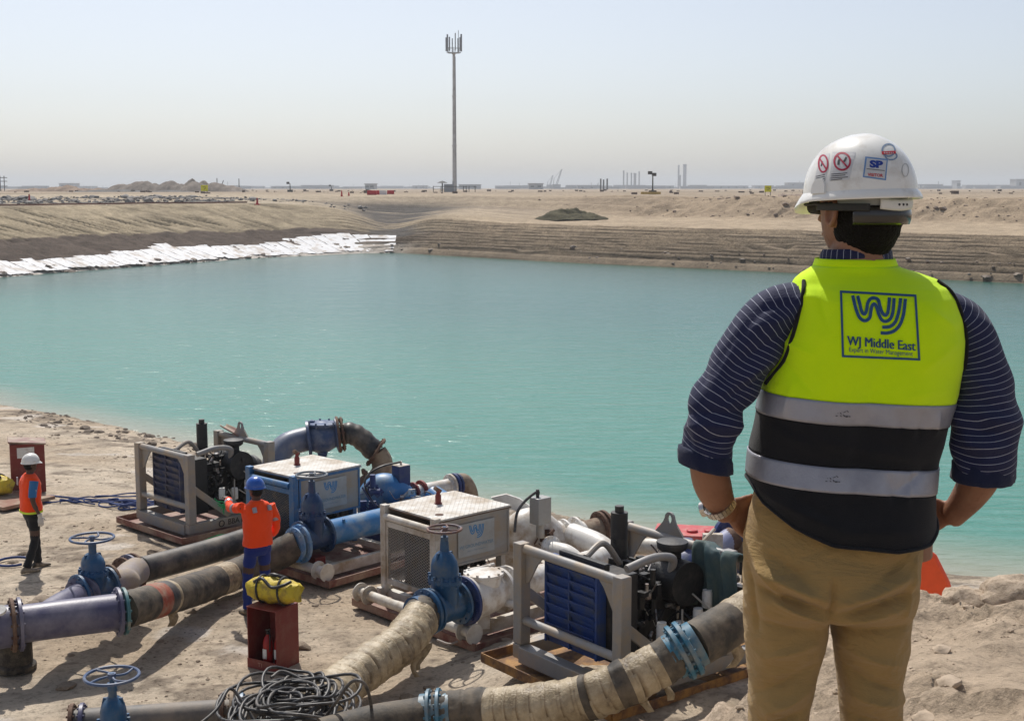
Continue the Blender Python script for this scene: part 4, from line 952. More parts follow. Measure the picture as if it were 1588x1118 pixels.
# lavender header pipe with wye branch
hd = empty('header_pipe', G(30, 968, -5.1), 0, 'lavender painted steel header pipe with a wye branch at the left edge', 'pipe')
def P_(name, pts, r, mt, par=hd, n=28):
    m = M(); m.tube(spline(rel(par, pts), 7), r, n); return m.build(name, mt, par, 50)
a, b, c3, d3 = G(-90, 985, -5.1), G(28, 968, -5.1), G(95, 959, -5.1), G(186, 948, -5.12)
P_('header_section', [a, G(-30, 977, -5.1), b], .25, purple_pipe)
P_('main_section', [b, c3, d3], .225, purple_pipe)
P_('wye_branch', [G(60, 962, -5.1), G(92, 940, -5.1), G(128, 921, -5.12)], .16, purple_pipe)
def fl(par, c, d, r, mt, name='flange', th=.045, nb=12):
    m = M(); m.flange(Vector(c) - par.location, d, r, th, nb); return m.build(name, mt, par)
dd_ = (c3 - b).normalized()
fl(hd, b + dd_ * .02, dd_, .32, purple_pipe); fl(hd, b - dd_ * .06, dd_, .32, rusty)
fl(hd, d3 - dd_ * .02, (d3 - c3), .3, purple_pipe); fl(hd, d3 + (d3 - c3).normalized() * .05, (d3 - c3), .29, mat('teal_flange', (.05, .16, .18), .5, 0, DUST, .3, 4))
bd = (G(128, 921, -5.12) - G(60, 962, -5.1)).normalized(); fl(hd, G(128, 921, -5.12), bd, .24, purple_pipe)
m = M(); p0 = G(8, 958, -4.98) - hd.location; m.cyl(p0 + Vector((.0, -.12, .12)), p0 + Vector((0, -.14, .15)), .07, n=16); m.build('label_patch', white_flat, hd)
# stub leg under the header
st_ = G(25, 1038, -5.8); m = M(); m.lathe([(.19, 0), (.24, .02), (.24, .07), (.2, .1), (.2, .42), (.21, .43), (.21, .5)], st_, (0, 0, 1), 26)
tag(m.build('pipe_stub', mat('tarry_steel', (.025, .02, .016), .7, 0, (.12, .1, .07), .4, 7, .6), None), 'dirty black pipe stub standing under the lavender header', 'pipe')
# valve on the branch, elbow and black pipe
vx = (Vector(G(178, 908, -5.1)) - Vector(G(112, 925, -5.1))); vx.z = 0; vx.normalize()
v1 = G(146, 915, -5.12)
gate_valve(v1, vx, .185, valve_blue, mat('blue_wheel', (.045, .09, .2), .45, 0, (.15, .17, .22), .35, 7), 'blue gate valve with blue handwheel where the lavender branch meets the black pipe', G(146, 853, -4.45).z - v1.z + .02, .27)
el = empty('pipe_elbow', G(180, 900, -5.15), 0, 'sandy coated elbow with rusty flanges between the left gate valve and the black pipe', 'pipe')
e0 = v1 + vx * .26
P_('elbow', [e0, e0 + vx * .2, G(190, 905, -5.15), G(200, 893, -5.15), G(212, 885, -5.15)], .19, mat('sandy_lavender', (.3, .26, .25), .7, 0, (.35, .28, .2), .4, 4, .2), el)
hdp0, hdp1 = G(200, 889, -5.3), G(440, 818, -5.3)
dh = (hdp1 - hdp0).normalized()
fl(el, G(172, 905, -5.12), vx, .26, rusty); fl(el, hdp0, dh, .27, purple_pipe); fl(el, hdp0 + dh * .08, dh, .27, rusty); fl(el, hdp0 - dh * .1, dh, .25, rusty)
pp = empty('black_pipe', hdp0, 0, 'smooth black plastic pipe lying from the left elbow towards the blue pump set', 'pipe')
P_('pipe_run', [hdp0, hdp0.lerp(hdp1, .5) + Vector((0, 0, -.03)), hdp1, hdp1 + dh * 1.5], .185, hdpe, pp)
m = M(); q = hdp0 + dh * .22 - hdp0; m.cyl(q, q + dh * .02, .19, n=28); m.build('pipe_collar', hdpe, pp)
# front-left grey pipe with valve
gp = empty('grey_pipe', G(180, 1118, -5.5), 0, 'dusty grey pipe with flanges along the bottom left edge', 'pipe')
ga, gb = G(112, 1122, -5.5), G(345, 1106, -5.5); dg = (gb - ga).normalized()
P_('pipe_run', [ga, G(230, 1114, -5.5), gb], .15, mat('dusty_grey_pipe', (.11, .105, .1), .6, 0, (.24, .2, .16), .5, 3, .1), gp)
P_('pipe_run', [gb, G(372, 1104, -5.5), G(430, 1108, -5.5)], .15, mat('dusty_grey_pipe', ()), gp)
fl(gp, ga, dg, .21, rusty); fl(gp, ga + dg * .1, dg, .21, purple_pipe); fl(gp, gb, dg, .22, rusty); fl(gp, gb + dg * .1, dg, .22, sandy_steel); fl(gp, gb + dg * .2, dg, .21, pipe_blue)
gate_valve(G(178, 1160, -5.5), dg, .17, valve_blue, mat('blue_wheel', ()), 'blue handwheel of a gate valve at the bottom left edge', G(178, 1094, -4.75).z + 5.5, .26)

# cable coil
rng = random.Random(12); m = M(); cc = G(455, 1128, -5.5)
for k in range(36):
    R0 = rng.uniform(.22, .5); tx_, ty_ = rng.uniform(-.35, .35), rng.uniform(-.3, .3); ox, oy = rng.uniform(-.22, .22), rng.uniform(-.35, .35); ph = rng.random() * 6
    e = rng.uniform(.75, 1.2); zb = rng.uniform(-.02, .3)
    P = []
    for i in range(29):
        t = 2 * math.pi * i / 28 * rng.uniform(.995, 1.005) + ph
        P.append(cc + Vector((ox + math.cos(t) * R0 * e, oy + math.sin(t) * R0 * 1.1, zb + .12 + tx_ * math.cos(t) * R0 * .5 + ty_ * math.sin(t) * R0 * .5 + .03 * math.sin(3 * t))))
    for q in P: q.z = max(q.z, -5.7)
    m.tube(P, .017, 7)
co = m.build('cable_coil', cable_black, None, 60)
tag(co, 'tangled coil of thick black cable on the sand at the bottom of the picture', 'cable')
m = M(); m.tube(spline([G(500, 1118, -5.3), G(520, 1090, -5.0), G(545, 1057, -4.75), G(565, 1060, -4.75), G(575, 1090, -5.0), G(577, 1130, -5.3)], 10), .017, 8)
m.tube(spline([G(420, 1050, -5.1), G(445, 1042, -5.1), G(520, 1085, -5.3), G(560, 1125, -5.4)], 8), .017, 8); m.tube(spline([G(300, 1130, -5.2), G(335, 1100, -5.1), G(355, 1068, -5.0), G(372, 1082, -5.1), G(400, 1125, -5.3)], 10), .017, 8)
tag(m.build('loose_cable', cable_black, None, 60), 'single loose loop of black cable arching over the middle hose', 'cable')

# ------------------------------------------------------------------ fire boxes, bags
def fire_box(px, py, label, yaw, z, w=.44, d=.42, h=.8, closed=False):
    g_ = G(px, py, z); o = empty('fire_box', (g_.x, g_.y, z), R(yaw), label, 'fire box', 'red fire extinguisher boxes')
    t = .015; m = M()
    if closed:
        m.bb(-d, 0, 0, w, 0, h); m.build('cabinet', red_brown, o, bevel=.006); m = M(); m.box((-d / 2, w / 2, h + .02), (d + .06, w + .08, .03), rot=Matrix.Rotation(R(6), 3, 'Y')); m.build('lid', mat('dusty_red', (.2, .08, .07), .6, 0, DUST, .5, 4), o)
        m = M(); m.bb(-d * .8, -d * .3, -.006, -.001, h * .72, h * .93); m.build('notice', white_flat, o)
    else:
        # open towards local -x; back at x=d
        m.bb(0, d, 0, t, 0, h); m.bb(0, d, w - t, w, 0, h); m.bb(d - t, d, t, w - t, 0, h); m.bb(0, d - t, t, w - t, 0, t); m.bb(-.01, d, 0, w, h + .001, h + t)
        m.build('cabinet', red_brown, o, bevel=.003)
        m = M(); m.bb(-.012, -.001, 0, w, 0, h * .16); fp = m.build('front_lip', red_brown, o)
        v, f = text_mesh('T1', .07, .002); place2d(v, f, (-.0125, w * .55, h * .08), (0, -1, 0), (0, 0, 1), .002).build('lettering', mat('faded_paint', (.4, .2, .15), .7), fp, 0)
        for k, y in enumerate((w * .50, w * .2)):
            e = M(); e.lathe([(.05, 0), (.062, .02), (.062, .3), (.045, .37), (.025, .39), (.025, .41)], (.11 + .05 * k, y, t), (0, 0, 1), 18); eo = e.build('extinguisher', extred, None)
            eo.location = o.location; eo.rotation_euler = o.rotation_euler
            tag(eo, ('left' if k == 0 else 'right') + ' one of two red fire extinguishers inside the open red box', 'extinguisher', 'fire extinguishers in the box')
            e = M(); e.cyl((.11 + .05 * k, y, .42), (.11 + .05 * k, y, .46), .02); e.bar((.11 + .05 * k, y + .03, .47), (.11 + .05 * k, y - .04, .49), .02); e.tube(spline([(.11 + .05 * k, y - .03, .46), (.08 + .05 * k, y - .06, .4), (.08 + .05 * k, y - .05, .22)], 6), .009, 6); e.build('valve_head', black_steel, eo)
            e = M(); e.bb(.042 + .05 * k, .0475 + .05 * k, y - .03, y + .03, .13, .25); e.build('label_patch', white_flat, eo)
    return o
zb_ = gz(-2.84, 15.45)
fire_box(430, 1044, 'open red metal box holding two fire extinguishers with a yellow bag on top', 60, zb_, w=.46, d=.42, h=.76)
bxo = fire_box(72, 762, 'closed red metal box behind the worker in the orange vest on the left', 22, -5.78, closed=True, w=.5, d=.62, h=.95); bxo.location.x -= .0
def bag(c, yaw, label, L_=.62, r=.17, sides=True):
    o = empty('tool_bag', c, R(yaw), label, 'bag', 'yellow tool bags')
    rings = []
    for i in range(13):
        t = i / 12; x = (t - .5) * L_; rr = r * (.72 + .28 * math.sin(math.pi * min(1, max(0, t)))) if 0 < t < 1 else r * .66
        rings.append([(x + .02 * math.sin(k * 1.3), math.cos(2 * math.pi * k / 20) * rr * (1.05 + .05 * math.sin(k * 2 + i)), r + math.sin(2 * math.pi * k / 20) * rr * (.95 if math.sin(2 * math.pi * k / 20) > 0 else .98) + .015 * math.sin(i * 1.7 + k)) for k in range(20)])
    m = M(); m.loft(rings); b_ = m.build('bag_body', hivis_yellow, o, 70)
    for x in (-.16, .14):
        m = M(); m.ring((x, 0, r), (1, 0, .12), r * 1.01, .014, 30, 6); m.build('strap', black_steel, b_)
    m = M(); m.tube(spline([(-.24, -.08, r * 1.6), (-.1, -.12, r * 2.0), (.05, -.15, r * 1.5), (.2, -.14, r * 1.7), (.27, -.05, r * 1.9)], 8), .02, 8); m.tube(spline([(-.1, .05, r * 1.95), (0, 0, r * 2.15), (.12, .06, r * 1.9)], 6), .025, 8); m.build('handle', black_steel, o)
    return o
fbz = zb_ + .76 + .016; w_ = Vector((-2.84, 15.45, 0)) + Vector((.0, .3, 0))
bag((-2.92, 15.76, fbz), -22, 'yellow and black tool bag lying on top of the open red fire box', .68, .165)
q = G(-8, 768, -5.74); bag((q.x, q.y, -5.72), -30, 'yellow bag on the timber board at the left edge', .8, .2)
q = G(8, 775, -5.78); m = M(); m.box((q.x, q.y, -5.74), (1.5, 1.1, .06), R(-35)); tag(m.build('board', mat('red_board', (.25, .12, .08), .8, 0, DUST, .5, 3)), 'dusty red brown board on the sand under the yellow bag', 'board')
# blue rope on the sand
m = M(); rng = random.Random(9)
for k in range(12):
    x0 = rng.uniform(-8.5, -6.6); y0 = 24.4 + rng.uniform(-.5, .5); L_ = rng.uniform(.2, .6)
    m.tube(spline([(x0 + L_ * math.cos(t) , y0 + .3 * L_ * math.sin(t * 1.3 + k), gz(x0, y0) + .05 + .03 * math.sin(t * 2)) for t in [j * .7 for j in range(9)]], 5), .014, 6)
m.tube(spline([(-8.9, 24.6, gz(-8.9, 24.6) + .05), (-7.9, 24.3, gz(-7.9, 24.3) + .05), (-7, 24.5, gz(-7, 24.5) + .05), (-6.2, 24.2, gz(-6.2, 24.2) + .05)], 8), .02, 6)
tag(m.build('rope', blue_rope), 'blue rope tangled on the sand between the left worker and the open pump', 'rope')
q = G(20, 868, -5.75); m = M(); m.tube([(q.x + .25 * math.cos(t), q.y + .25 * math.sin(t), gz(q.x, q.y) + .04) for t in [j * .4 for j in range(15)]], .02, 6)
tag(m.build('hose_loop', blue_rope), 'small blue hose loop on the sand by the left worker', 'hose')

# ------------------------------------------------------------------ stones and clods
def stone_mesh(seed, n=1):
    bm = bmesh.new(); bmesh.ops.create_icosphere(bm, subdivisions=2, radius=1); rng = random.Random(seed)
    from mathutils import noise
    for v in bm.verts:
        p = v.co.copy(); v.co *= 1 + .45 * noise.noise(p * 1.1 + Vector((seed, 0, 0))) + .18 * noise.noise(p * 3 + Vector((0, seed, 0))); v.co.z *= .6
    me = bpy.data.meshes.new('stone'); bm.to_mesh(me); bm.free(); me.materials.append(stone_mat)
    me.polygons.foreach_set('use_smooth', [True] * len(me.polygons)); me.set_sharp_from_angle(angle=R(35))
    return me
SM = [stone_mesh(i) for i in range(6)]
def scatter(name, pts, seed, mt=None):              # many small clods as one object
    rng = random.Random(seed); V = []; Fs = []; k = 0
    base = [([tuple(v.co) for v in me.vertices], [tuple(p.vertices) for p in me.polygons]) for me in SM]
    for (x, y, z, s) in pts:
        v, f = base[rng.randrange(6)]; a = rng.random() * 6.28; c, sn = math.cos(a) * s, math.sin(a) * s; sz = s * rng.uniform(.6, 1.2)
        V += [(x + p[0] * c - p[1] * sn, y + p[0] * sn + p[1] * c, z + p[2] * sz) for p in v]; Fs += [tuple(i + k for i in q) for q in f]; k += len(v)
    m = M(); m.v = V; m.f = Fs
    me = bpy.data.meshes.new(name); me.from_pydata(V, [], Fs); me.materials.append(mt or stone_mat)
    me.polygons.foreach_set('use_smooth', [True] * len(me.polygons)); me.set_sharp_from_angle(angle=R(35))
    o = bpy.data.objects.new(name, me); C.objects.link(o); o['kind'] = 'stuff'; return o
rng = np.random.default_rng(5)
x = rng.uniform(-13, 3, 9000); y = rng.uniform(13, 34, 9000); k = (y < shore_y(x) + .3) & (fbm(x * .6, y * .6, 4, 501) > -.03); x, y = x[k], y[k]
z = ground_z(x, y); s = rng.pareto(2.6, len(x)) * .010 + .01; s = np.minimum(s, .08)
scatter('clods_on_platform', list(zip(x, y, z, s)), 1)
x = rng.uniform(-1, 6, 7000); y = rng.uniform(2.6, 8.6, 7000); e_ = edge_dist(x, y); pk = (fbm(x * 1.1, y * 1.1, 3, 505) + .25 * (np.abs(e_ - .3) < .6)) > .04; x, y = x[pk], y[pk]
z = ground_z(x, y); s = np.minimum(rng.pareto(2.4, len(x)) * .005 + .003, .05)
scatter('clods_on_berm', list(zip(x, y, z, s)), 2, mat('sandy_clod', (.48, .38, .28), .95, 0, (.25, .19, .13), .4, 6, .4, 30))
sx_ = rng.uniform(-14, -5, 260); sy_ = shore_y(sx_) - rng.uniform(-.1, 2.2, 260) ** 1.0
scatter('shore_debris', list(zip(sx_, sy_, ground_z(sx_, sy_), np.minimum(rng.pareto(2, 260) * .03 + .02, .14))), 3, mat('wet_clod', (.13, .10, .075), .9, 0, (.2, .16, .12), .4, 5))
BS = [(240, 855, .10, 'dark stone on the sand beside the left gate valve'), (400, 988, .08, 'small brown rock next to the open red fire box'), (468, 998, .10, 'rounded rock right of the open red fire box'), (37, 855, .07, 'pale stone behind the legs of the left worker'), (65, 932, .13, 'broken dark crust lump in front of the left worker'), (52, 936, .09, 'smaller dark crust lump at the left edge below the worker'), (632, 1080, .09, 'pale angular rock between the two hessian hoses'), (668, 1068, .07, 'flat pale rock near the middle hose'), (105, 1062, .10, 'pale flat lump of silt below the lavender pipe')]
for i, (px_, py_, s_, lb) in enumerate(BS):
    q = G(px_, py_, -5.78); o = bpy.data.objects.new('rock', SM[i % 6]); C.objects.link(o); o.scale = (s_ * 1.3, s_, s_ * .9); o.rotation_euler = (0, 0, i * 1.3)
    o.location = (q.x, q.y, gz(q.x, q.y) + s_ * .15); tag(o, lb, 'rock')
# boulders on the berm ridge at the right
for i, (px_, py_, s_, lb) in enumerate(((1497, 902, .14, 'large sandy boulder on the ridge beside the orange float'), (1545, 932, .09, 'sandy lump on the ridge right of the boulder'), (1450, 935, .05, 'small clod on the ridge close to the man'), (1572, 915, .18, 'steep sand block at the right edge'), (1125, 1020, .12, 'sandy clod at the ridge left of the man'))):
    q = S(px_, py_, 6.9 if i < 4 else 6.0); o = bpy.data.objects.new('boulder', SM[(i + 2) % 6].copy()); o.data.materials.clear(); o.data.materials.append(MATS['sandy_clod']); C.objects.link(o)
    sb_ = o.modifiers.new('sub', 'SUBSURF'); sb_.levels = 2; sb_.render_levels = 2; tx_ = bpy.data.textures.new('clod', 'CLOUDS'); tx_.noise_scale = .5; tx_.noise_depth = 4; dm = o.modifiers.new('d', 'DISPLACE'); dm.texture = tx_; dm.strength = .35; dm.mid_level = .5
    o.scale = (s_ * 1.2, s_, s_ * 1.1); o.rotation_euler = (0, 0, i * 1.1); o.location = (q.x, q.y, gz(q.x, q.y) + s_ * .02); tag(o, lb, 'rock')
# ================================================================== people
def proj(p):
    x, y, z = p; d = y * cp - z * sp; u = z * cp + y * sp
    return PX + F * x / d, PY - F * u / d
skin = mat('brown_skin', (.27, .125, .068), .5, 0, (.2, .085, .045), .3, 9, .12, 130, var=.06)
dark_skin = mat('dark_skin', (.075, .035, .022), .5)
sock(skin.node_tree.nodes['Principled BSDF'], 'Subsurface Weight').default_value = .08
hair_m = mat('black_hair', (.008, .006, .005), .7, 0, None, .3, 40, .8, 220, spec=.2)
def cloth(name, col, rough=.85, bump=.25, bs=300, dirt=None):
    m = mat(name, col, rough, 0, dirt, .3, 5, bump, bs, spec=.25, var=.06)
    s = sock(m.node_tree.nodes['Principled BSDF'], 'Sheen Weight'); s.default_value = .15
    return m
khaki = cloth('khaki_twill', (.37, .24, .09), .9, .3, 420)
_b = khaki.node_tree; _n = _b.nodes; _old = [n for n in _n if n.type == 'BUMP'][0]
_t = [n for n in _n if n.type == 'TEX_COORD'][0]; _m = _n.new('ShaderNodeMapping'); _m.inputs['Rotation'].default_value = (0, R(25), 0); _m.inputs['Scale'].default_value = (5, 5, 11)
_x = _n.new('ShaderNodeTexNoise'); _x.inputs['Scale'].default_value = 1.0; _x.inputs['Detail'].default_value = 4; _x.inputs['Distortion'].default_value = 1.6
_c = _n.new('ShaderNodeBump'); _c.inputs['Strength'].default_value = .55; _c.inputs['Distance'].default_value = .035
_b.links.new(_t.outputs['Object'], _m.inputs[0]); _b.links.new(_m.outputs[0], _x.inputs[0]); _b.links.new(_x.outputs[0], _c.inputs['Height']); _b.links.new(_c.outputs[0], _old.inputs['Normal'])
vest_yellow = cloth('fluorescent_yellow', (.66, 1.0, .0), .8, .15, 400)
vest_black = cloth('black_fabric', (.012, .012, .014), .85, .25, 350)
reflective = mat('reflective_tape', (.34, .34, .38), .38, .35, (.25, .25, .28), .3, 6, .1, 200)
orange_cloth = cloth('fluorescent_orange', (1.0, .075, .006), .8, .15, 200)
navy_cloth = cloth('navy_cloth', (.012, .018, .05), .85)
royal_cloth = cloth('royal_blue_cloth', (.012, .03, .2), .85)
shirt_blue = cloth('blue_shirt', (.04, .16, .36), .85)
dark_trouser = cloth('dark_trousers', (.014, .014, .016), .85)
hat_white = mat('white_helmet_shell', (.84, .83, .78), .22, 0, (.55, .5, .42), .25, 8, spec=.5, coat=.25, var=.02)
hat_blue = mat('blue_helmet_shell', (.012, .09, .42), .25, 0, coat=.2, var=.03)
boot_m = mat('dark_boots', (.02, .016, .013), .6, 0, DUST, .5, 8)
glove_m = cloth('white_glove', (.6, .58, .54), .9)
def remesh(o, vox, smooth=3, extra=None):
    r = o.modifiers.new('remesh', 'REMESH'); r.mode = 'VOXEL'; r.voxel_size = vox; r.use_smooth_shade = True
    s = o.modifiers.new('smooth', 'SMOOTH'); s.factor = .5; s.iterations = smooth
    return o
def er(c, rx, ry, n=28, e=2.3, rot=0, tilt=(0, 0)):  # superellipse ring in the horizontal plane
    out = []
    for k in range(n):
        t = 2 * math.pi * k / n; ct, st = math.cos(t), math.sin(t)
        x = rx * math.copysign(abs(ct) ** (2 / e), ct); y = ry * math.copysign(abs(st) ** (2 / e), st)
        if rot: x, y = x * math.cos(rot) - y * math.sin(rot), x * math.sin(rot) + y * math.cos(rot)
        out.append(Vector((c[0] + x, c[1] + y, c[2] + x * tilt[0] + y * tilt[1])))
    return out
def sph(m, c, rx, ry, rz, rot=0, n=20, k=12):
    rings = []
    for i in range(1, k):
        a = math.pi * i / k - math.pi / 2; rings.append(er((c[0], c[1], c[2] + rz * math.sin(a)), rx * math.cos(a), ry * math.cos(a), n, 2, rot))
    return m.loft(rings)
def hand(m, w, d, palm_n, s=1.0, curl=.6, side=1):
    """w wrist, d direction of the fingers, palm_n palm normal; fingers curl towards the palm side"""
    w, d, pn = Vector(w), Vector(d).normalized(), Vector(palm_n).normalized(); a = d.cross(pn).normalized() * side
    rings = []
    for t, ww, hh in ((0, .026, .019), (.03, .031, .017), (.06, .040, .015), (.085, .041, .0135), (.1, .036, .011)):
        rings.append([w + d * t * s + a * (math.cos(2 * math.pi * k / 16) * ww * s) + pn * (math.sin(2 * math.pi * k / 16) * hh * s) for k in range(16)])
    m.loft(rings)
    for i, (off, L_) in enumerate(((.030, .066), (.0105, .076), (-.010, .071), (-.029, .055))):
        p = w + d * .088 * s + a * off * s; q = d.copy(); P = [p - d * .02 * s]; c = curl * (1 + .12 * i)
        for j in range(4):
            P.append(p.copy()); q = (q * math.cos(c * .5) + pn * math.sin(c * .5)).normalized(); p = p + q * (L_ * s / 3)
        m.tube(P, [.0095 * s, .0095 * s, .009 * s, .0082 * s, .007 * s], 10)
    p = w + d * .025 * s + a * .022 * s; q = (d * .55 + a * .75 + pn * .35).normalized(); P = [p]
    for j in range(3): p = p + q * .03 * s; P.append(p.copy()); q = (q + d * .35 + pn * .2).normalized()
    m.tube(P, [.013 * s, .0115 * s, .010 * s, .008 * s], 10)
def helmet(par, c, fwd, mt, s=1.0, tilt=0.0, detail=True):
    """c centre of the rim plane, fwd facing angle"""
    c = Vector(c); rot = Matrix.Rotation(fwd, 3, 'Z') @ Matrix.Rotation(tilt, 3, 'X')      # local +y is forward
    def W(x, y, z): return c + rot @ Vector((x * s, y * s, z * s))
    rings = []; n = 56
    for i in range(17):
        a = math.pi / 2 * i / 16
        k = math.cos(a) ** .86 if i < 16 else .001; h = .132 * math.sin(a) ** 1.0
        rg = []
        for j in range(n):
            t = 2 * math.pi * j / n; x, y = math.cos(t), math.sin(t)
            rx, ry = .112 + .004 * (1 - i / 16), .137
            ridge = .004 * math.exp(-(x * k / .16) ** 2) * min(1, i / 5)
            rg.append(W(x * rx * k, y * ry * k - .004, h + ridge))
        rings.append(rg)
    under = []
    for rr, hh in ((1.0, -.012), (.97, -.012), (.95, .0)):
        under.append([W(math.cos(2 * math.pi * j / n) * .116 * rr, math.sin(2 * math.pi * j / n) * .137 * rr - .004, hh) for j in range(n)])
    brim = []
    def br(t, e, dz):
        x, y = math.cos(t), math.sin(t); f = max(0, y) ** 2.2
        return W(x * (.116 + e * (1 + .1 * f)), y * (.137 + e + .034 * f * (e / .0105)) - .004, dz - .026 * f * (e / .0105))
    outline = [[br(2 * math.pi * j / n, e, dz) for j in range(n)] for e, dz in ((0, .006), (.005, .0), (.009, -.007), (.0105, -.0125), (.0095, -.014), (.004, -.010), (0, -.006), (-.008, .02))]
    m = M(); m.loft(list(reversed(rings)) + outline, caps=True)
    o = m.build('helmet', mt, par, 60)
    for sx in (-1, 1):
        m = M(); P = [W(sx * .113, -.02 + .0, .012), W(sx * .119, 0, .03), W(sx * .113, .02, .012)]
        m.prism([(-.022, -.008), (-.02, .012), (-.01, .024), (.01, .024), (.02, .012), (.022, -.008)], W(sx * .113, .0, .01), rot @ Vector((0, s, 0)), rot @ Vector((-sx * .12 * s, 0, s)), .008 * sx)
        m.build('slot_cover', mt, o)
    return o, W
def foot(m, a, yaw, s=1):
    d = Vector((-math.sin(yaw), math.cos(yaw), 0)); rings = []
    for t, w, h in ((-.09, .03, .05), (-.07, .042, .085), (-.02, .045, .105), (.04, .045, .085), (.1, .05, .06), (.15, .047, .05), (.19, .03, .035)):
        c = Vector((a[0], a[1], 0)) + d * t * s; side = Vector((d.y, -d.x, 0))
        rings.append([c + side * (math.cos(2 * math.pi * k / 16) * w * s) + Vector((0, 0, a[2] + (h / 2 + math.sin(2 * math.pi * k / 16) * h / 2) * s)) for k in range(16)])
    m.loft(rings)

def worker(loc, yaw, label, arms, legs, top, sleeves, trouser, hat, sleeve_m, sleeve_len, gloves, headyaw=0, belt=None, s=1.0):
    o = empty('person', loc, yaw, label, 'person')
    b = M()                                                    # body, one surface
    for sx, (h, k, a) in zip((-1, 1), legs): b.tube(spline([h, k, a], 6), [.075] * 6 + [.05] * 7, 14)
    b.loft([er((0, 0, z), w, d, 24) for z, w, d in ((.86, .14, .1), (.95, .16, .11), (1.1, .14, .1), (1.3, .165, .11), (1.42, .17, .09), (1.47, .09, .07))])
    b.tube([(0, 0, 1.4), (0, .01, 1.5), (0, .015, 1.6)], [.062, .058, .058], 16)
    hc = Vector((0, .02, 1.655)); sph(b, hc, .077, .097, .118, headyaw); fd = Vector((-math.sin(headyaw), math.cos(headyaw), 0)); sd_ = Vector((fd.y, -fd.x, 0))
    sph(b, hc + fd * .045 + Vector((0, 0, -.065)), .05, .045, .05, headyaw)
    b.tube([hc + fd * .09 + Vector((0, 0, .02)), hc + fd * .112 + Vector((0, 0, -.02))], [.008, .014], 8)
    for q in (-1, 1): sph(b, hc + sd_ * (.078 * q) - fd * .01 + Vector((0, 0, -.01)), .01, .02, .032, headyaw, 10, 6)
    for q in (-1, 1): sph(b, hc + sd_ * (.033 * q) + fd * .086 + Vector((0, 0, .012)), .013, .01, .009, headyaw, 8, 5)
    for i, (sh, el, wr, hd, pn) in enumerate(arms):
        b.tube(spline([sh, el, wr], 8), [.046] * 5 + [.042] * 4 + [.036] * 4 + [.026] * 4, 14)
        if not gloves: hand(b, wr, hd, pn, 1.0, .35, 1 if i else -1)
    bo = remesh(b.build('body', dark_skin, o), .0075, 3)
    sph_h = M(); sph(sph_h, hc - fd * .012 + Vector((0, 0, .004)), .081, .092, .11, headyaw); sph_h.build('hair', hair_m, o, 60)
    t = M()                                                    # trousers
    for sx, (h, k, a) in zip((-1, 1), legs):
        P = spline([h, k, a], 8); t.tube(P, [.098 - .036 * min(1, i / 9) + (.006 * math.sin(i * 2.1)) for i in range(len(P))], 18)
    t.loft([er((0, 0, z), w, d, 28) for z, w, d in ((.8, .12, .09), (.86, .165, .115), (.94, .175, .125), (1.03, .165, .115), (1.06, .16, .11))])
    remesh(t.build('trousers', trouser, o), .011, 3)
    if belt: m = M(); m.loft([er((0, 0, z), w, d, 32) for z, w, d in ((.93, .182, .13), (1.08, .178, .126))]); m.build('shirt_tail', belt, o, 60)
    m = M()
    for (h, k, a) in legs: foot(m, (a[0], a[1], a[2] - .09), 0)
    m.build('boots', boot_m, o, 50)
    v = M(); rows = ((.93, .195, .15), (.97, .2, .152), (1.1, .188, .145), (1.25, .195, .148), (1.36, .205, .14), (1.42, .2, .122), (1.465, .165, .1), (1.495, .1, .08), (1.515, .075, .07))
    R_ = []
    for j, (z, w, d) in enumerate(rows):
        R_.append(er((0, 0, z), w, d, 40, 2.5))
    v.loft(R_)
    if sleeves:
        for (sh, el, wr, hd, pn) in arms: P = spline([sh, el, wr], 8); v.tube(P[:-1], [.068 - .02 * i / len(P) + .004 * math.sin(i * 2.3) for i in range(len(P) - 1)], 16)
    vo = remesh(v.build('hi_vis_jacket' if sleeves else 'hi_vis_vest', top, o), .011, 3)
    tx_ = bpy.data.textures.new('folds', 'CLOUDS'); tx_.noise_scale = .13; dm = vo.modifiers.new('folds', 'DISPLACE'); dm.texture = tx_; dm.strength = .03; dm.mid_level = .5
    if not sleeves:
        m = M()
        for (sh, el, wr, hd, pn) in arms: P = spline([sh, el, wr], 8); m.tube(P[:sleeve_len], [.066 - .001 * i for i in range(sleeve_len)], 16)
        m.build('shirt_sleeves', sleeve_m, o, 60)
    if gloves:
        for i, (sh, el, wr, hd, pn) in enumerate(arms):
            m = M(); hand(m, wr, hd, pn, 1.12, .4, 1 if i else -1); m.tube([Vector(wr) - Vector(hd).normalized() * .04, wr], .034, 14); g_ = m.build('glove', glove_m, o); remesh(g_, .005, 2)
    ho, W = helmet(o, hc + Vector((0, 0, .035)) + fd * .01, headyaw, hat)
    return o, vo
zA = gz(-7.3, 19.6)
wA, vA = worker((-7.32, 19.66, zA), R(-52), 'worker in an orange vest, dark trousers and white helmet standing on the left',
    [((-.2, 0, 1.43), (-.25, -.0, 1.16), (-.2, .12, .93), (0, .15, -1), (1, 0, 0)), ((.2, 0, 1.43), (.255, -.05, 1.16), (.27, .04, .90), (0, .1, -1), (-1, 0, 0))],
    [((-.09, 0, .9), (-.10, .08, .5), (-.11, .1, .1)), ((.09, 0, .9), (.1, .0, .5), (.11, -.14, .1))], orange_cloth, False, dark_trouser, hat_white, shirt_blue, 8, True, R(8), belt=navy_cloth)
wA['kind_note'] = ''; del wA['kind_note']
m = M(); m.loft([er((0, 0, z), w, d, 40, 2.5) for z, w, d in ((.925, .203, .158), (.955, .205, .160))]); m.build('yellow_hem', mat('hem_yellow', (.6, .8, .05), .7), wA, 60)
m = M(); m.box((-.1, -.152, 1.40), (.05, .012, .12)); m.build('reflective_patch', reflective, wA)
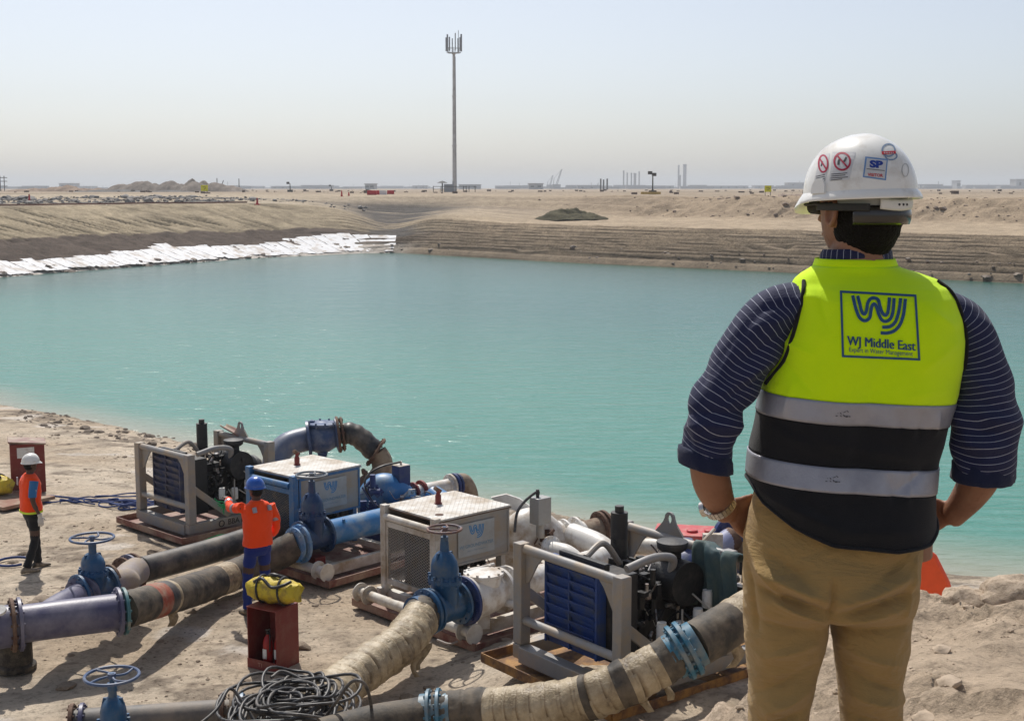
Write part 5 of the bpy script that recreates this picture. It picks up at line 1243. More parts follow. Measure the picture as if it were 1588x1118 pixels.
v, f = emblem_mesh(.05); place2d(v, f, (.286, -.02, 1.3), (0, 1, 0), (0, 0, 1), .0).build('sleeve_emblem', white_flat, wA, 0)
zB = gz(-3.3, 17.3)
wB, vB = worker((-3.48, 17.62, zB), R(42), 'worker in orange long sleeved jacket and blue helmet pointing left at the pump',
    [((-.2, .03, 1.45), (-.22, .28, 1.40), (-.12, .52, 1.46), (.1, .95, .1), (0, 0, -1)), ((.2, 0, 1.43), (.27, -.03, 1.15), (.24, .16, .93), (-.1, .5, -1), (-1, 0, 0))],
    [((-.09, 0, .9), (-.13, .06, .5), (-.15, .04, .1)), ((.09, 0, .9), (.12, .03, .5), (.14, -.08, .1))], orange_cloth, True, royal_cloth, hat_blue, navy_cloth, 8, False, R(8), belt=navy_cloth)
for sh, el, wr in (((.2, 0, 1.43), (.27, -.03, 1.15), (.24, .16, .93)), ((-.2, .03, 1.45), (-.22, .28, 1.40), (-.12, .52, 1.46))):
    P = spline([sh, el, wr], 8)
    for i in (5, 13):
        d = (P[i + 1] - P[i]).normalized(); m = M(); m.cyl(P[i] - d * .022, P[i] + d * .022, .069 - .001 * i, n=20); m.build('reflective_band', reflective, wB)

for x_, z_, w_, h_ in ((-.11, 1.425, .05, .07), (.11, 1.425, .05, .07)):
    m = M(); m.box((x_, -.128, z_), (w_, .03, h_), rot=Matrix.Rotation(R(-22), 3, 'X')); m.build('reflective_patch', reflective, wB)
wB.scale = (1.05, 1.05, 1.06)
# ------------------------------------------------------------------ the man in front, seen from behind
YM = 3.0
man = empty('person', (0.78, YM, gz(.78, YM)), 0, 'man with hands on hips in yellow and black vest, striped shirt and khaki trousers', 'person')
def mb(m, name, mt, par=man, smooth=60, **kw):
    o = m.build(name, mt, None, smooth, **kw); o.data.transform(Matrix.Translation(-man.location)); o.parent = par; return o
SC = 655.0                                            # px per metre there
def interp_rows(rows, py):
    a = [r[0] for r in rows]; return [float(np.interp(py, a, [r[i] for r in rows])) for i in range(1, len(rows[0]))]
def xz(px, py, dy=0): return S(px, py, YM + dy)
VR = [(401, 1270, 1389, .070, .020), (412, 1266, 1393, .075, .02), (417, 1259, 1404, .077, .02), (424, 1246, 1428, .080, .018), (434, 1233, 1456, .089, .014), (446, 1228, 1472, .102, .008), (462, 1225, 1478, .117, .0), (490, 1220, 1486, .126, -.004), (520, 1213, 1489, .130, -.006), (560, 1200, 1488, .132, -.005), (600, 1184, 1481, .132, 0), (650, 1174, 1464, .130, .0), (700, 1163, 1451, .130, .0), (745, 1158, 1444, .140, -.008), (800, 1166, 1443, .156, -.014), (860, 1172, 1439, .168, -.018)]
def vest_pt(py, t, off=0.0):
    """t: angle, 0 = right side, -pi/2 = back (towards the camera)"""
    ct, st = math.cos(t), math.sin(t)
    tl = float(np.interp(py, [480, 612, 745], [0, 9, 12])); p2 = py + tl * ct
    xl, xr, hd, yc = interp_rows(VR, py)
    e = 2.6 if py > 440 else 2.2
    cx = (xl + xr) / 2; hw = (xr - xl) / 2
    q = xz(cx + hw * math.copysign(abs(ct) ** (2 / e), ct), p2)
    y = math.copysign(abs(st) ** (2 / e), st) * hd
    # shoulder-blade relief and spine hollow
    if st < 0 and py > 440:
        xx = abs(ct) ** (2 / e) * math.copysign(1, ct)
        y += .010 * math.exp(-(xx / .13) ** 2) * np.interp(py, [440, 500, 700, 780], [0, 1, 1, .3]) - .010 * (math.exp(-((xx - .45) / .22) ** 2) + math.exp(-((xx + .45) / .22) ** 2)) * np.interp(py, [440, 500, 600, 700], [0, 1, .5, 0])
    px_ = proj((q.x, YM + yc + y, q.z))[0]
    w = 1.9 * folds(px_, py, VF) if st < .2 else 0
    w += .009 * float(fbm(px_ * .012, py * .018, 3, 71)) * (1 if py > 430 else .3)
    return Vector((q.x * (1 + 0), YM + yc + y, q.z)) + Vector((ct * .5, st, 0)).normalized() * (w + off)
def folds(px, py, FL):
    s_ = 0
    for (x0, y0, x1, y1, amp, wd) in FL:
        dx, dy = x1 - x0, y1 - y0; L2 = dx * dx + dy * dy; wd = wd * .85; t = ((px - x0) * dx + (py - y0) * dy) / L2; tc_ = min(1, max(0, t))
        d = math.hypot(px - x0 - dx * tc_, py - y0 - dy * tc_); s_ += amp * math.exp(-abs(d / wd) ** 1.25) * (math.sin(math.pi * min(1, max(0, .12 + .76 * t))) if 0 <= tc_ <= 1 else 0)
    return s_
VF = [(1228, 455, 1275, 455, .004, 7), (1215, 560, 1260, 600, -.004, 9), (1440, 470, 1480, 500, .004, 8), (1400, 600, 1470, 590, .003, 10),
      (1200, 660, 1300, 690, .004, 14), (1180, 760, 1330, 800, .006, 14), (1175, 790, 1290, 830, -.006, 9), (1300, 800, 1430, 790, .005, 16), (1430, 620, 1425, 660, -.004, 5), (1300, 785, 1240, 760, -.004, 8), (1390, 740, 1440, 700, -.004, 9), (1395, 622, 1400, 655, -.004, 5), (1455, 622, 1450, 655, .004, 5), (1380, 715, 1388, 755, -.004, 6), (1410, 712, 1406, 755, .004, 5), (1195, 520, 1260, 545, .004, 9), (1230, 590, 1215, 640, .003, 8), (1485, 520, 1430, 560, .004, 10), (1260, 430, 1285, 500, -.003, 8), (1300, 690, 1200, 650, -.004, 9), (1250, 670, 1420, 690, .004, 12)]
NV = 180
def hem_py(t):
    c = math.cos(t); return float(np.interp(c, [-1, -.9, -.6, -.2, .3, .75, .93, 1], [752, 775, 800, 818, 822, 812, 796, 782])) if math.sin(t) < 0 else float(np.interp(c, [-1, 1], [752, 782]))
def rows_between(a, b, step=6, off=0, hem=False):
    rings = []; n = max(2, int((b - a) / step) + 1)
    for i in range(n):
        f_ = i / (n - 1); rg = []
        for k in range(NV):
            t = 2 * math.pi * k / NV; py = a + (b - a) * f_
            if hem: py = a + (hem_py(t) - a) * f_
            rg.append(vest_pt(py, t, off))
        rings.append(rg)
    return rings
def shell(rings, name, mt, par, th=.004):
    m = M(); m.loft(rings, caps=False); o = mb(m, name, mt, par); s_ = o.modifiers.new('cloth', 'SOLIDIFY'); s_.thickness = th; s_.offset = -1; return o
vest = shell(rows_between(412, 612, 4), 'vest', vest_yellow, man)
shell(rows_between(401, 412, 3, .002), 'vest_collar', vest_yellow, vest)
shell(rows_between(612, 646, 4, .0025), 'reflective_band', reflective, vest)
shell(rows_between(646, 708, 5, .0), 'black_panel', vest_black, vest)
shell(rows_between(708, 744, 4, .0025), 'reflective_band', reflective, vest)
shell(rows_between(744, 820, 5, .0, True), 'black_lower_panel', vest_black, vest)
m = M()
P = [vest_pt(hem_py(2 * math.pi * k / NV), 2 * math.pi * k / NV, .001) for k in range(NV + 1)]
m.tube(P, .004, 8, caps=False); mb(m, 'hem_seam', vest_black, vest)
# projection of print onto the back of the vest
bpy.context.view_layer.update()
allv, allf = [], []
for rr in (rows_between(401, 612, 4),):
    mm = M(); mm.loft(rr, caps=False); allv, allf = mm.v, mm.f
vbvh = BVHTree.FromPolygons([Vector(p) for p in allv], allf)
def onto(bvh, px, py, lift):
    d = Vector(ray(px, py)).normalized(); h = bvh.ray_cast(Vector((0, 0, 0)), d)
    if h[0] is None: return None
    return h[0] - d * lift
def print_on(bvh, v, f, name, mt, par, lift=.0022):
    # subdivide long edges so the print follows the surface
    bm = bmesh.new(); vs = [bm.verts.new((p[0], p[1], 0)) for p in v]
    for q in f:
        try: bm.faces.new([vs[i] for i in q])
        except ValueError: pass
    bmesh.ops.triangulate(bm, faces=bm.faces)
    for _ in range(3):
        es = [e for e in bm.edges if e.calc_length() > 7]
        if not es: break
        bmesh.ops.subdivide_edges(bm, edges=es, cuts=1)
    ok = []
    for w_ in list(bm.verts):
        h = onto(bvh, w_.co.x, w_.co.y, lift)
        if h is None: bm.verts.remove(w_)
        else: w_.co = h - man.location
    me = bpy.data.meshes.new(name); bm.to_mesh(me); bm.free(); me.materials.append(mt)
    o = bpy.data.objects.new(name, me); C.objects.link(o); o.parent = par; return o
print_navy = mat('print_navy', (.012, .075, .2), .6, 0)
# zoomed crop: px = 1270 + x * 180/1342, py = 430 + y * 150/1118
def zc(p): return (1270 + p[0] * 180 / 1342, 430 + p[1] * 150 / 1118)
V, Fs = [], []
def addst(path, w):
    v, f = band2d([zc(p) for p in path], w); k = len(V); V.extend(v); Fs.extend([tuple(i + k for i in q) for q in f])
for p in emblem2d(): addst(p, 5.1)
print_on(vbvh, V, Fs, 'emblem', print_navy, vest)
V, Fs = [], []
cor = [(255, 165), (1115, 212), (1160, 950), (278, 912)]
for i in range(4):
    a, b = cor[i], cor[(i + 1) % 4]; n = 24; dx, dy = b[0] - a[0], b[1] - a[1]; l = math.hypot(dx, dy)
    addst([(a[0] + dx * (j / n * (l + 22) - 11) / l, a[1] + dy * (j / n * (l + 22) - 11) / l) for j in range(n + 1)], 3.4)
print_on(vbvh, V, Fs, 'print_border', print_navy, vest)
def vest_text(txt, cx, cy, w, bold, slope, nm, h=None):
    v, f = text_mesh(txt, 1, bold); xs_ = [p[0] for p in v]; s_ = w / (max(xs_) - min(xs_)); c0 = (max(xs_) + min(xs_)) / 2; hs = (h or 1.0)
    pts = [(cx + (p[0] - c0) * s_, cy - p[1] * s_ * hs + (p[0] - c0) * s_ * slope) for p in v]
    return print_on(vbvh, [zc(p) for p in pts], f, nm, print_navy, vest, .0026 + .0001 * (cx - 722))
for dx_ in (-4, 0, 4): vest_text('WJ Middle East', 722 + dx_, 770, 787, 0, .085, 'lettering', 1.22)
vest_text('Expert in Water Management', 718, 862, 735, .0, .07, 'lettering', 1.25)
# faint maker's marks on the tape
tb = []
mm = M(); mm.loft(rows_between(612, 646, 4, .0025), caps=False); tb1 = BVHTree.FromPolygons([Vector(p) for p in mm.v], mm.f)
mm = M(); mm.loft(rows_between(708, 744, 4, .0025), caps=False); tb2 = BVHTree.FromPolygons([Vector(p) for p in mm.v], mm.f)
tape_print = mat('tape_print', (.06, .06, .07), .6)
for tbv, cx, cy in ((tb1, 1308, 641), (tb2, 1292, 742)):
    V, Fs = [], []
    for (x0, y0, x1, y1, w_) in ((-12, 4, -9, 4, 1.6), (-5, 3, -3, 5, 1.4), (0, 2, 2, 5, 2.0), (3, 5, 7, 5, 2.6), (8, 5, 11, 5, 1.8), (-5, -1, -3, 1, 1.8), (0, -1, 4, -3, 1.2), (5, -4, 8, -2, 1.6), (-9, -1, -8, 0, 1.0)):
        v, f = band2d([(cx + x0, cy + y0), (cx + x1, cy + y1)], w_ * .8); k = len(V); V += v; Fs += [tuple(i + k for i in q) for q in f]
    print_on(tbv, V, Fs, 'tape_mark', tape_print, vest)

# shirt sleeves
def stripes_material():
    m = bpy.data.materials.new('navy_striped_cotton'); m.use_nodes = True
    N, L = m.node_tree.nodes, m.node_tree.links; b = N['Principled BSDF']
    at = N.new('ShaderNodeAttribute'); at.attribute_name = 'run'
    dv = N.new('ShaderNodeMath'); dv.operation = 'DIVIDE'; dv.inputs[1].default_value = .0148; L.new(at.outputs['Fac'], dv.inputs[0])
    fr = N.new('ShaderNodeMath'); fr.operation = 'FRACT'; L.new(dv.outputs[0], fr.inputs[0])
    lt = N.new('ShaderNodeMath'); lt.operation = 'LESS_THAN'; lt.inputs[1].default_value = .075; L.new(fr.outputs[0], lt.inputs[0])
    mx = N.new('ShaderNodeMix'); mx.data_type = 'RGBA'; mx.inputs[6].default_value = (.016, .020, .062, 1); mx.inputs[7].default_value = (.36, .38, .46, 1)
    L.new(lt.outputs[0], mx.inputs[0]); L.new(mx.outputs[2], b.inputs['Base Color']); b.inputs['Roughness'].default_value = .8
    sock(b, 'Specular IOR Level').default_value = .25; sock(b, 'Sheen Weight').default_value = .1
    tc = N.new('ShaderNodeTexCoord'); n = N.new('ShaderNodeTexNoise'); n.inputs['Scale'].default_value = 260; L.new(tc.outputs['Object'], n.inputs[0])
    bp = N.new('ShaderNodeBump'); bp.inputs['Strength'].default_value = .25; bp.inputs['Distance'].default_value = .01; L.new(n.outputs[0], bp.inputs['Height']); L.new(bp.outputs[0], b.inputs['Normal'])
    return m
striped = stripes_material()
SF = [(1222, 515, 1140, 565, -.009, 8), (1215, 545, 1120, 612, .010, 8), (1195, 575, 1105, 640, -.009, 8), (1165, 600, 1090, 655, .008, 8), (1165, 640, 1062, 640, -.009, 7), (1150, 660, 1062, 662, .009, 6), (1145, 678, 1075, 688, -.010, 6), (1232, 470, 1180, 480, -.008, 7), (1230, 490, 1165, 510, .008, 8),
      (1488, 530, 1545, 590, -.009, 8), (1482, 570, 1560, 622, .010, 8), (1478, 600, 1565, 645, -.009, 8), (1470, 640, 1578, 655, .009, 8), (1472, 668, 1572, 672, -.010, 6), (1478, 688, 1570, 696, .009, 6), (1482, 712, 1560, 708, -.009, 6), (1485, 480, 1515, 520, .008, 8)]
def sleeve(name, rows, seed, slant, cuff=True, flip=1):
    # rows: px, py, dy, half width px, half depth m
    k = 12; A = spline([(r[0], r[1], r[2]) for r in rows], k); B = spline([(r[3], r[4], 0) for r in rows], k)
    ctr = [xz(a.x, a.y, a.z) for a in A]; n = 56; V = []; run = []; s_ = 0
    for i, c in enumerate(ctr):
        if i: s_ += (ctr[i] - ctr[i - 1]).length
        d = (ctr[min(i + 1, len(ctr) - 1)] - ctr[max(0, i - 1)]).normalized(); side = Vector((0, 1, 0)).cross(d).normalized(); dep = d.cross(side).normalized()
        rw = B[i].x / SC; rd = B[i].y
        for j in range(n):
            t = 2 * math.pi * j / n; ct, st = math.cos(t), math.sin(t)
            w = .010 * float(fbm(s_ * 9 + seed + ct * .6, st * 1.6 + ct * 1.2 + seed, 3, 91)) * 1.6
            w += .004 * math.sin(s_ * 62 + 3 * st + seed + 4 * ct) * float(np.interp(i / len(ctr), [0, .35, .55, .9, 1], [.5, .1, 1, .9, .2]))
            p0_ = c + side * (ct * rw) + dep * (st * rd)
            if p0_.y < c.y + .02:
                q_ = proj(p0_); w += folds(q_[0], q_[1], SF)
            V.append(c + side * (ct * (rw + w)) + dep * (st * (rd + w))); run.append(s_ + slant * ct * .012 + .012 * st + .35 * w)
    m = M(); m.add(V, [(i * n + q, i * n + (q + 1) % n, (i + 1) * n + (q + 1) % n, (i + 1) * n + q) for i in range(len(ctr) - 1) for q in range(n)])
    o = mb(m, name, striped); a = o.data.attributes.new('run', 'FLOAT', 'POINT'); a.data.foreach_set('value', np.array(run + [0] * 0, dtype=np.float32)); s2 = o.modifiers.new('cloth', 'SOLIDIFY'); s2.thickness = .003; s2.offset = -1
    return o
SL = [(1262, 456, .01, 14, .045), (1232, 467, .005, 30, .07), (1204, 486, 0, 41, .075), (1177, 520, -.01, 45, .073), (1154, 556, -.015, 45, .070), (1132, 595, -.02, 43, .068), (1115, 628, -.03, 43, .066), (1106, 656, -.035, 42, .065), (1100, 685, -.03, 39, .062), (1094, 710, -.028, 38, .06), (1093, 716, -.028, 38, .06)]
SRt = [(1445, 466, .01, 14, .045), (1474, 484, .005, 30, .07), (1496, 510, 0, 38, .075), (1513, 555, -.01, 41, .073), (1522, 605, -.02, 45, .070), (1525, 650, -.03, 51, .068), (1527, 692, -.033, 48, .066), (1525, 726, -.028, 43, .062), (1523, 736, -.026, 42, .06)]
sleeve('shirt_sleeve', SL, 1.3, .5)
sleeve('shirt_sleeve', SRt, 5.1, -.5)
for rows, ang in ((SL, .22), (SRt, .02)):
    r = rows[-2]; q = rows[-1]; a = xz(r[0], r[1] - 12, r[2]); b = xz(q[0], q[1] + 10, q[2]); d = (b - a).normalized()
    V = []; n = 40; R3 = []
    for i, (t, k) in enumerate(((0, .96), (.06, 1.06), (.3, 1.09), (.7, 1.11), (.95, 1.10), (1, 1.04), (.93, .98))):
        c = a.lerp(b, t); side = Vector((0, 1, 0)).cross(d).normalized(); dep = d.cross(side)
        side2 = (side + Vector((0, 0, -1)) * ang * (1 if side.x > 0 else -1)).normalized()
        R3.append([c + side2 * (math.cos(2 * math.pi * j / n) * (q[3] / SC * k + .003 * math.sin(j * 1.1 + i))) + dep * (math.sin(2 * math.pi * j / n) * (q[4] * k + .003 * math.sin(j * 1.7 + i))) for j in range(n)])
    m = M(); m.loft(R3, caps=False); o = mb(m, 'rolled_cuff', navy_cloth if False else cloth('plain_navy', (.013, .018, .05), .85), smooth=70); s2 = o.modifiers.new('c', 'SOLIDIFY'); s2.thickness = .004
# shirt collar with upright stripes
V = []; n = 64; run = []; rg = []
for i, (py_, e) in enumerate(((414, 0), (398, 0), (388, .5), (384, 1.5), (388, 3.4), (399, 4.5))):
    for k in range(n):
        t = 2 * math.pi * k / n; c = xz(1331 + math.cos(t) * (52 + e), py_ + (5 if math.sin(t) > 0 else 0) + 3 * abs(math.cos(t)), 0); V.append(Vector((c.x, YM + .02 + math.sin(t) * (.066 + e * .0012), c.z))); run.append(t * .075)
m = M(); m.add(V, [(i * n + q, i * n + (q + 1) % n, (i + 1) * n + (q + 1) % n, (i + 1) * n + q) for i in range(5) for q in range(n)])
o = mb(m, 'shirt_collar', striped); a = o.data.attributes.new('run', 'FLOAT', 'POINT'); a.data.foreach_set('value', np.array(run, dtype=np.float32))
# armhole piping
for s0, pts in ((1, [(434, -.45), (450, -.5), (480, -.42), (520, -.38), (560, -.36), (600, -.2)]), (-1, [(434, math.pi + .45), (450, math.pi + .5), (480, math.pi + .42), (520, math.pi + .38), (560, math.pi + .33), (600, math.pi + .15)])):
    m = M(); m.tube(spline([vest_pt(py_, t, .003) for py_, t in pts], 8), .0045, 8); mb(m, 'armhole_piping', vest_black, vest)

# trousers
TR = [(755, 1172, 1429, .125, 0), (800, 1160, 1429, .132, -.008), (830, 1152, 1424, .138, -.015), (870, 1149, 1419, .145, -.025), (910, 1149, 1414, .140, -.026), (932, 1152, 1410, .125, -.018), (946, 1160, 1401, .10, -.01)]
LL = [(880, 1152, 1300, .125, -.02), (930, 1151, 1293, .122, -.018), (960, 1153, 1284, .112, -.008), (1000, 1156, 1276, .104, 0), (1060, 1162, 1263, .092, .005), (1118, 1163, 1253, .083, .01), (1180, 1166, 1248, .078, .005), (1260, 1170, 1243, .073, -.01), (1355, 1172, 1238, .07, -.02), (1400, 1170, 1240, .072, -.02)]
RL = [(880, 1276, 1417, .125, -.02), (930, 1282, 1414, .122, -.018), (960, 1287, 1411, .112, -.008), (1000, 1294, 1404, .104, 0), (1060, 1301, 1397, .092, .005), (1118, 1306, 1400, .083, .01), (1180, 1314, 1395, .078, .005), (1260, 1322, 1391, .073, -.01), (1355, 1328, 1389, .07, -.02), (1400, 1327, 1391, .072, -.02)]
TF = [(1294, 868, 1288, 950, -.007, 5), (1288, 900, 1180, 862, .011, 12), (1286, 915, 1175, 890, -.010, 8), (1282, 935, 1200, 905, .009, 9), (1280, 955, 1170, 940, -.007, 10), (1300, 905, 1405, 870, .011, 12), (1300, 920, 1415, 893, -.010, 8), (1303, 938, 1400, 915, .010, 10), (1300, 958, 1412, 945, -.008, 9),
      (1265, 975, 1180, 1000, .007, 10), (1262, 1010, 1175, 1060, -.007, 11), (1255, 1050, 1185, 1090, .008, 10), (1250, 1085, 1180, 1112, -.008, 9), (1305, 985, 1395, 1010, .007, 11), (1310, 1020, 1395, 1050, -.007, 10), (1318, 1060, 1400, 1075, .008, 11), (1320, 1095, 1395, 1105, -.008, 9),
      (1165, 840, 1215, 905, .007, 8), (1160, 865, 1175, 960, -.006, 7), (1420, 850, 1405, 930, .006, 8), (1200, 840, 1260, 880, -.006, 10), (1400, 845, 1350, 880, -.006, 10)]
def leg_rings(rows, step=3.5):
    rings = []; py = rows[0][0]
    NL = 150; ta = 2 * np.pi * np.arange(NL) / NL
    while py <= rows[-1][0]:
        xl, xr, hd, yc = interp_rows(rows, py); rg = []
        pa = (xl + xr) / 2 + (xr - xl) / 2 * np.cos(ta); NA = .012 * fbm(pa * .018 + np.sin(ta), py * .022 + 0 * pa, 4, 171) + .010 * fbm(pa * .03 + py * .02, py * .01 - pa * .01, 3, 173) + .006 * fbm(pa * .06 - py * .03, py * .05 + pa * .02, 3, 177)
        for k in range(NL):
            t = 2 * math.pi * k / NL; ct, st = math.cos(t), math.sin(t); e = 2.25
            q = xz((xl + xr) / 2 + (xr - xl) / 2 * math.copysign(abs(ct) ** (2 / e), ct), py); y = math.copysign(abs(st) ** (2 / e), st) * hd + yc
            px_ = proj((q.x, YM + y, q.z))[0]
            w = (3.0 * folds(px_, py, TF) if st < .3 else 0) + float(NA[k])
            rg.append(Vector((q.x, YM + y, q.z)) + Vector((ct * .4, st, 0)).normalized() * w)
        rings.append(rg); py += step
    return rings
m = M(); m.loft(leg_rings(TR)); m.loft(leg_rings(LL)); m.loft(leg_rings(RL))
tr = mb(m, 'trousers', khaki); remesh(tr, .0032, 2)
# seams
sm_ = MATS['khaki_twill']
m = M()
for sx in (1169, 1172):
    pass
m.tube([xz(1293, y_, 0) + Vector((0, -.155 - .0, 0)) for y_ in (850, 855)], .001, 4)
m2 = M(); foot(m2, (xz(1205, 1400).x, YM - .01, gz(.6, YM) - .0), R(8), 1.15); foot(m2, (xz(1362, 1400).x, YM - .01, gz(.85, YM)), R(-12), 1.15)
mb(m2, 'boots', boot_m)

# body: head, neck, torso, arms, hands as one surface
HY = R(29)                                          # head turned to the left
fd = Vector((-math.sin(HY), math.cos(HY), 0)); sd_ = Vector((fd.y, -fd.x, 0))
hc = xz(1333, 322, .02)
b = M()
def ring_h(c, rf, rb, rs, z, n=30):                 # head section: front, back, side radii
    out = []
    for k in range(n):
        t = 2 * math.pi * k / n; u, v_ = math.cos(t), math.sin(t); out.append(c + sd_ * (u * rs) + fd * (v_ * (rf if v_ > 0 else rb)) + Vector((0, 0, z)))
    return out
b.loft([ring_h(hc, *q) for q in ((.03, .03, .03, .125), (.065, .065, .058, .11), (.09, .09, .074, .075), (.097, .1, .079, .03), (.096, .1, .079, -.005), (.094, .095, .076, -.035), (.09, .085, .07, -.065), (.08, .068, .058, -.09), (.062, .045, .04, -.112), (.03, .03, .02, -.12))])
b.tube([hc + fd * .09 + Vector((0, 0, .02)), hc + fd * .108 + Vector((0, 0, -.012)), hc + fd * .116 + Vector((0, 0, -.027)), hc + fd * .1 + Vector((0, 0, -.036))], [.009, .012, .017, .01], 12)
b.tube([hc + fd * .092 + sd_ * .024 + Vector((0, 0, -.062)), hc + fd * .102 + Vector((0, 0, -.06)), hc + fd * .092 - sd_ * .024 + Vector((0, 0, -.062))], [.006, .009, .006], 10)
for q in (-1, 1):
    sph(b, hc + sd_ * (.03 * q) + fd * .086 + Vector((0, 0, .004)), .015, .012, .011, HY, 12, 8)
    e_ = hc + sd_ * (.079 * q) - fd * .004 + Vector((0, 0, -.01))
    rr = [e_ + fd * (math.cos(a) * .017 - .004 * math.sin(a)) + Vector((0, 0, math.sin(a) * .029)) + sd_ * (q * (.007 + .006 * max(0, -math.cos(a)))) for a in [2 * math.pi * k / 16 for k in range(17)]]
    b.tube(rr, .0062, 8); sph(b, e_ + Vector((0, 0, -.024)), .008, .01, .01, HY, 10, 6); sph(b, e_, .006, .015, .025, HY, 10, 6)
b.loft([er(xz(1331, py_, .015), w_, d_, 28) for py_, w_, d_ in ((372, .06, .066), (395, .063, .066), (415, .072, .07), (432, .11, .075), (452, .165, .085), (520, .19, .1), (640, .185, .1), (760, .17, .1), (860, .17, .1))])
def arm(rows, hd, pn, side):
    A = spline([(r[0], r[1], r[2]) for r in rows], 8); B = spline([(r[3], 0, 0) for r in rows], 8)
    P = [xz(a.x, a.y, a.z) for a in A]; b.tube(P, [q.x / SC for q in B], 22); hand(b, P[-1] - (P[-1] - P[-3]).normalized() * .012, hd, pn, 1.08, .38, side); return P
PL = arm([(1225, 478, .0, 24), (1152, 570, -.018, 27), (1113, 645, -.033, 27), (1100, 695, -.032, 28), (1100, 728, -.02, 29), (1107, 757, .0, 28), (1121, 786, .02, 21), (1130, 795, .03, 19)], (.92, .35, -.12), (.25, .9, -.1), -1)
PR_ = arm([(1470, 485, .0, 24), (1516, 590, -.02, 28), (1527, 700, -.03, 29), (1521, 735, -.02, 30), (1505, 765, .0, 26), (1482, 794, .02, 20), (1474, 801, .03, 19)], (-.85, .55, .0), (-.25, .9, .1), 1)
bo = mb(b, 'body', skin); remesh(bo, .0036, 5)
h_ = M(); h_.loft([ring_h(hc - fd * .014, *q) for q in ((.03, .03, .03, .12), (.07, .075, .07, .09), (.085, .094, .083, .04), (.082, .096, .083, 0), (.074, .093, .080, -.03), (.062, .085, .074, -.06), (.046, .072, .064, -.085), (.03, .06, .053, -.102), (.02, .05, .04, -.11))])
ho_ = mb(h_, 'hair', hair_m); remesh(ho_, .0035, 2); tx_ = bpy.data.textures.new('hair', 'CLOUDS'); tx_.noise_scale = .008; dm = ho_.modifiers.new('d', 'DISPLACE'); dm.texture = tx_; dm.strength = .004
# helmet
hloc = xz(1333, 302, .02) - man.location
hm, HW = helmet(man, hloc + fd * .004, HY, hat_white, 1.0, R(-3))
deps = bpy.context.evaluated_depsgraph_get()
hb = BVHTree.FromPolygons([Vector(v.co) + man.location for v in hm.data.vertices], [tuple(p.vertices) for p in hm.data.polygons])
def hp(v, f, name, mt, lift=.0012): return print_on(hb, v, f, name, mt, hm, lift)
def quad(px0, py0, px1, py1, px2, py2, px3, py3, n=8):
    V = []; Fs = []
    for i in range(n + 1):
        for k in range(n + 1):
            u, w = i / n, k / n; V.append((px0 * (1 - u) * (1 - w) + px1 * u * (1 - w) + px2 * u * w + px3 * (1 - u) * w, py0 * (1 - u) * (1 - w) + py1 * u * (1 - w) + py2 * u * w + py3 * (1 - u) * w, 0))
    for i in range(n):
        for k in range(n): a = i * (n + 1) + k; Fs.append((a, a + 1, a + n + 2, a + n + 1))
    return V, Fs
def circ(cx, cy, rx, ry, w, n=40): return band2d([(cx + rx * math.cos(2 * math.pi * k / n), cy + ry * math.sin(2 * math.pi * k / n)) for k in range(n + 1)], w)
def txt(t_, cx, cy, w, bold=0, sl=0, h=1.0):
    v, f = text_mesh(t_, 1, bold); xs_ = [p[0] for p in v]; s_ = w / (max(xs_) - min(xs_)); c0 = (max(xs_) + min(xs_)) / 2
    return [(cx + (p[0] - c0) * s_, cy - p[1] * s_ * h + (p[0] - c0) * s_ * sl) for p in v], f
st_white = mat('sticker_white', (.62, .62, .62), .4); st_red = mat('sticker_red', (.4, .012, .05), .45); st_black = mat('sticker_black', (.03, .03, .035), .5); st_blue = mat('sticker_blue', (.16, .30, .55), .45); st_navy = mat('sticker_navy', (.02, .05, .3), .45); st_red2 = mat('sticker_bright_red', (.55, .02, .03), .45)
hp(*quad(1291, 236, 1327, 236, 1317, 279, 1286, 281), 'sticker', st_white, .0008)
hp(*circ(1306, 250.5, 12.3, 13.2, 3.0), 'sticker_print', st_red, .0016); hp(*band2d([(1298, 241), (1314.5, 260)], 2.6), 'sticker_print', st_red, .0018)
hp(*band2d([(1302.5, 246.5), (1300.5, 250), (1300, 256)], 3.4), 'sticker_print', st_black, .0014); hp(*band2d([(1312.5, 244), (1310, 249), (1307, 253)], 3.2), 'sticker_print', st_black, .0014)
V, Fs = [], []
for k, (x0, x1) in enumerate(((1289, 1314), (1289, 1311), (1288, 1315), (1288, 1306))):
    v, f = band2d([(x0, 270.5 + k * 3.1), (x1, 268.5 + k * 3.1)], 1.1); q = len(V); V += v; Fs += [tuple(i + q for i in a) for a in f]
hp(V, Fs, 'sticker_print', st_black, .0016)
hp(*quad(1272, 240, 1287, 238, 1280, 280, 1262, 283), 'sticker', st_white, .0008)
hp(*circ(1276.5, 254, 7, 13, 2.6), 'sticker_print', st_red, .0016); hp(*band2d([(1271, 246), (1281, 262)], 2.4), 'sticker_print', st_red, .0018)
hp(*band2d([(1275, 250), (1273.5, 258)], 2.2), 'sticker_print', st_black, .0014)
V, Fs = [], []
for k in range(4):
    v, f = band2d([(1265, 274 + k * 3), (1279, 271 + k * 3)], 1.1); q = len(V); V += v; Fs += [tuple(i + q for i in a) for a in f]
hp(V, Fs, 'sticker_print', st_black, .0016)
hp(*quad(1342, 243, 1377, 247, 1374, 280, 1338, 275), 'sticker', st_blue, .0008)
hp(*quad(1344.5, 245.5, 1375, 249, 1372, 277.5, 1340.5, 273), 'sticker_print', st_white, .0014)
hp(*txt('SP', 1359, 255.5, 21, .06, .06, .72), 'sticker_print', st_navy, .002)
hp(*band2d([(1344, 262), (1372, 265)], .9), 'sticker_print', st_black, .002)
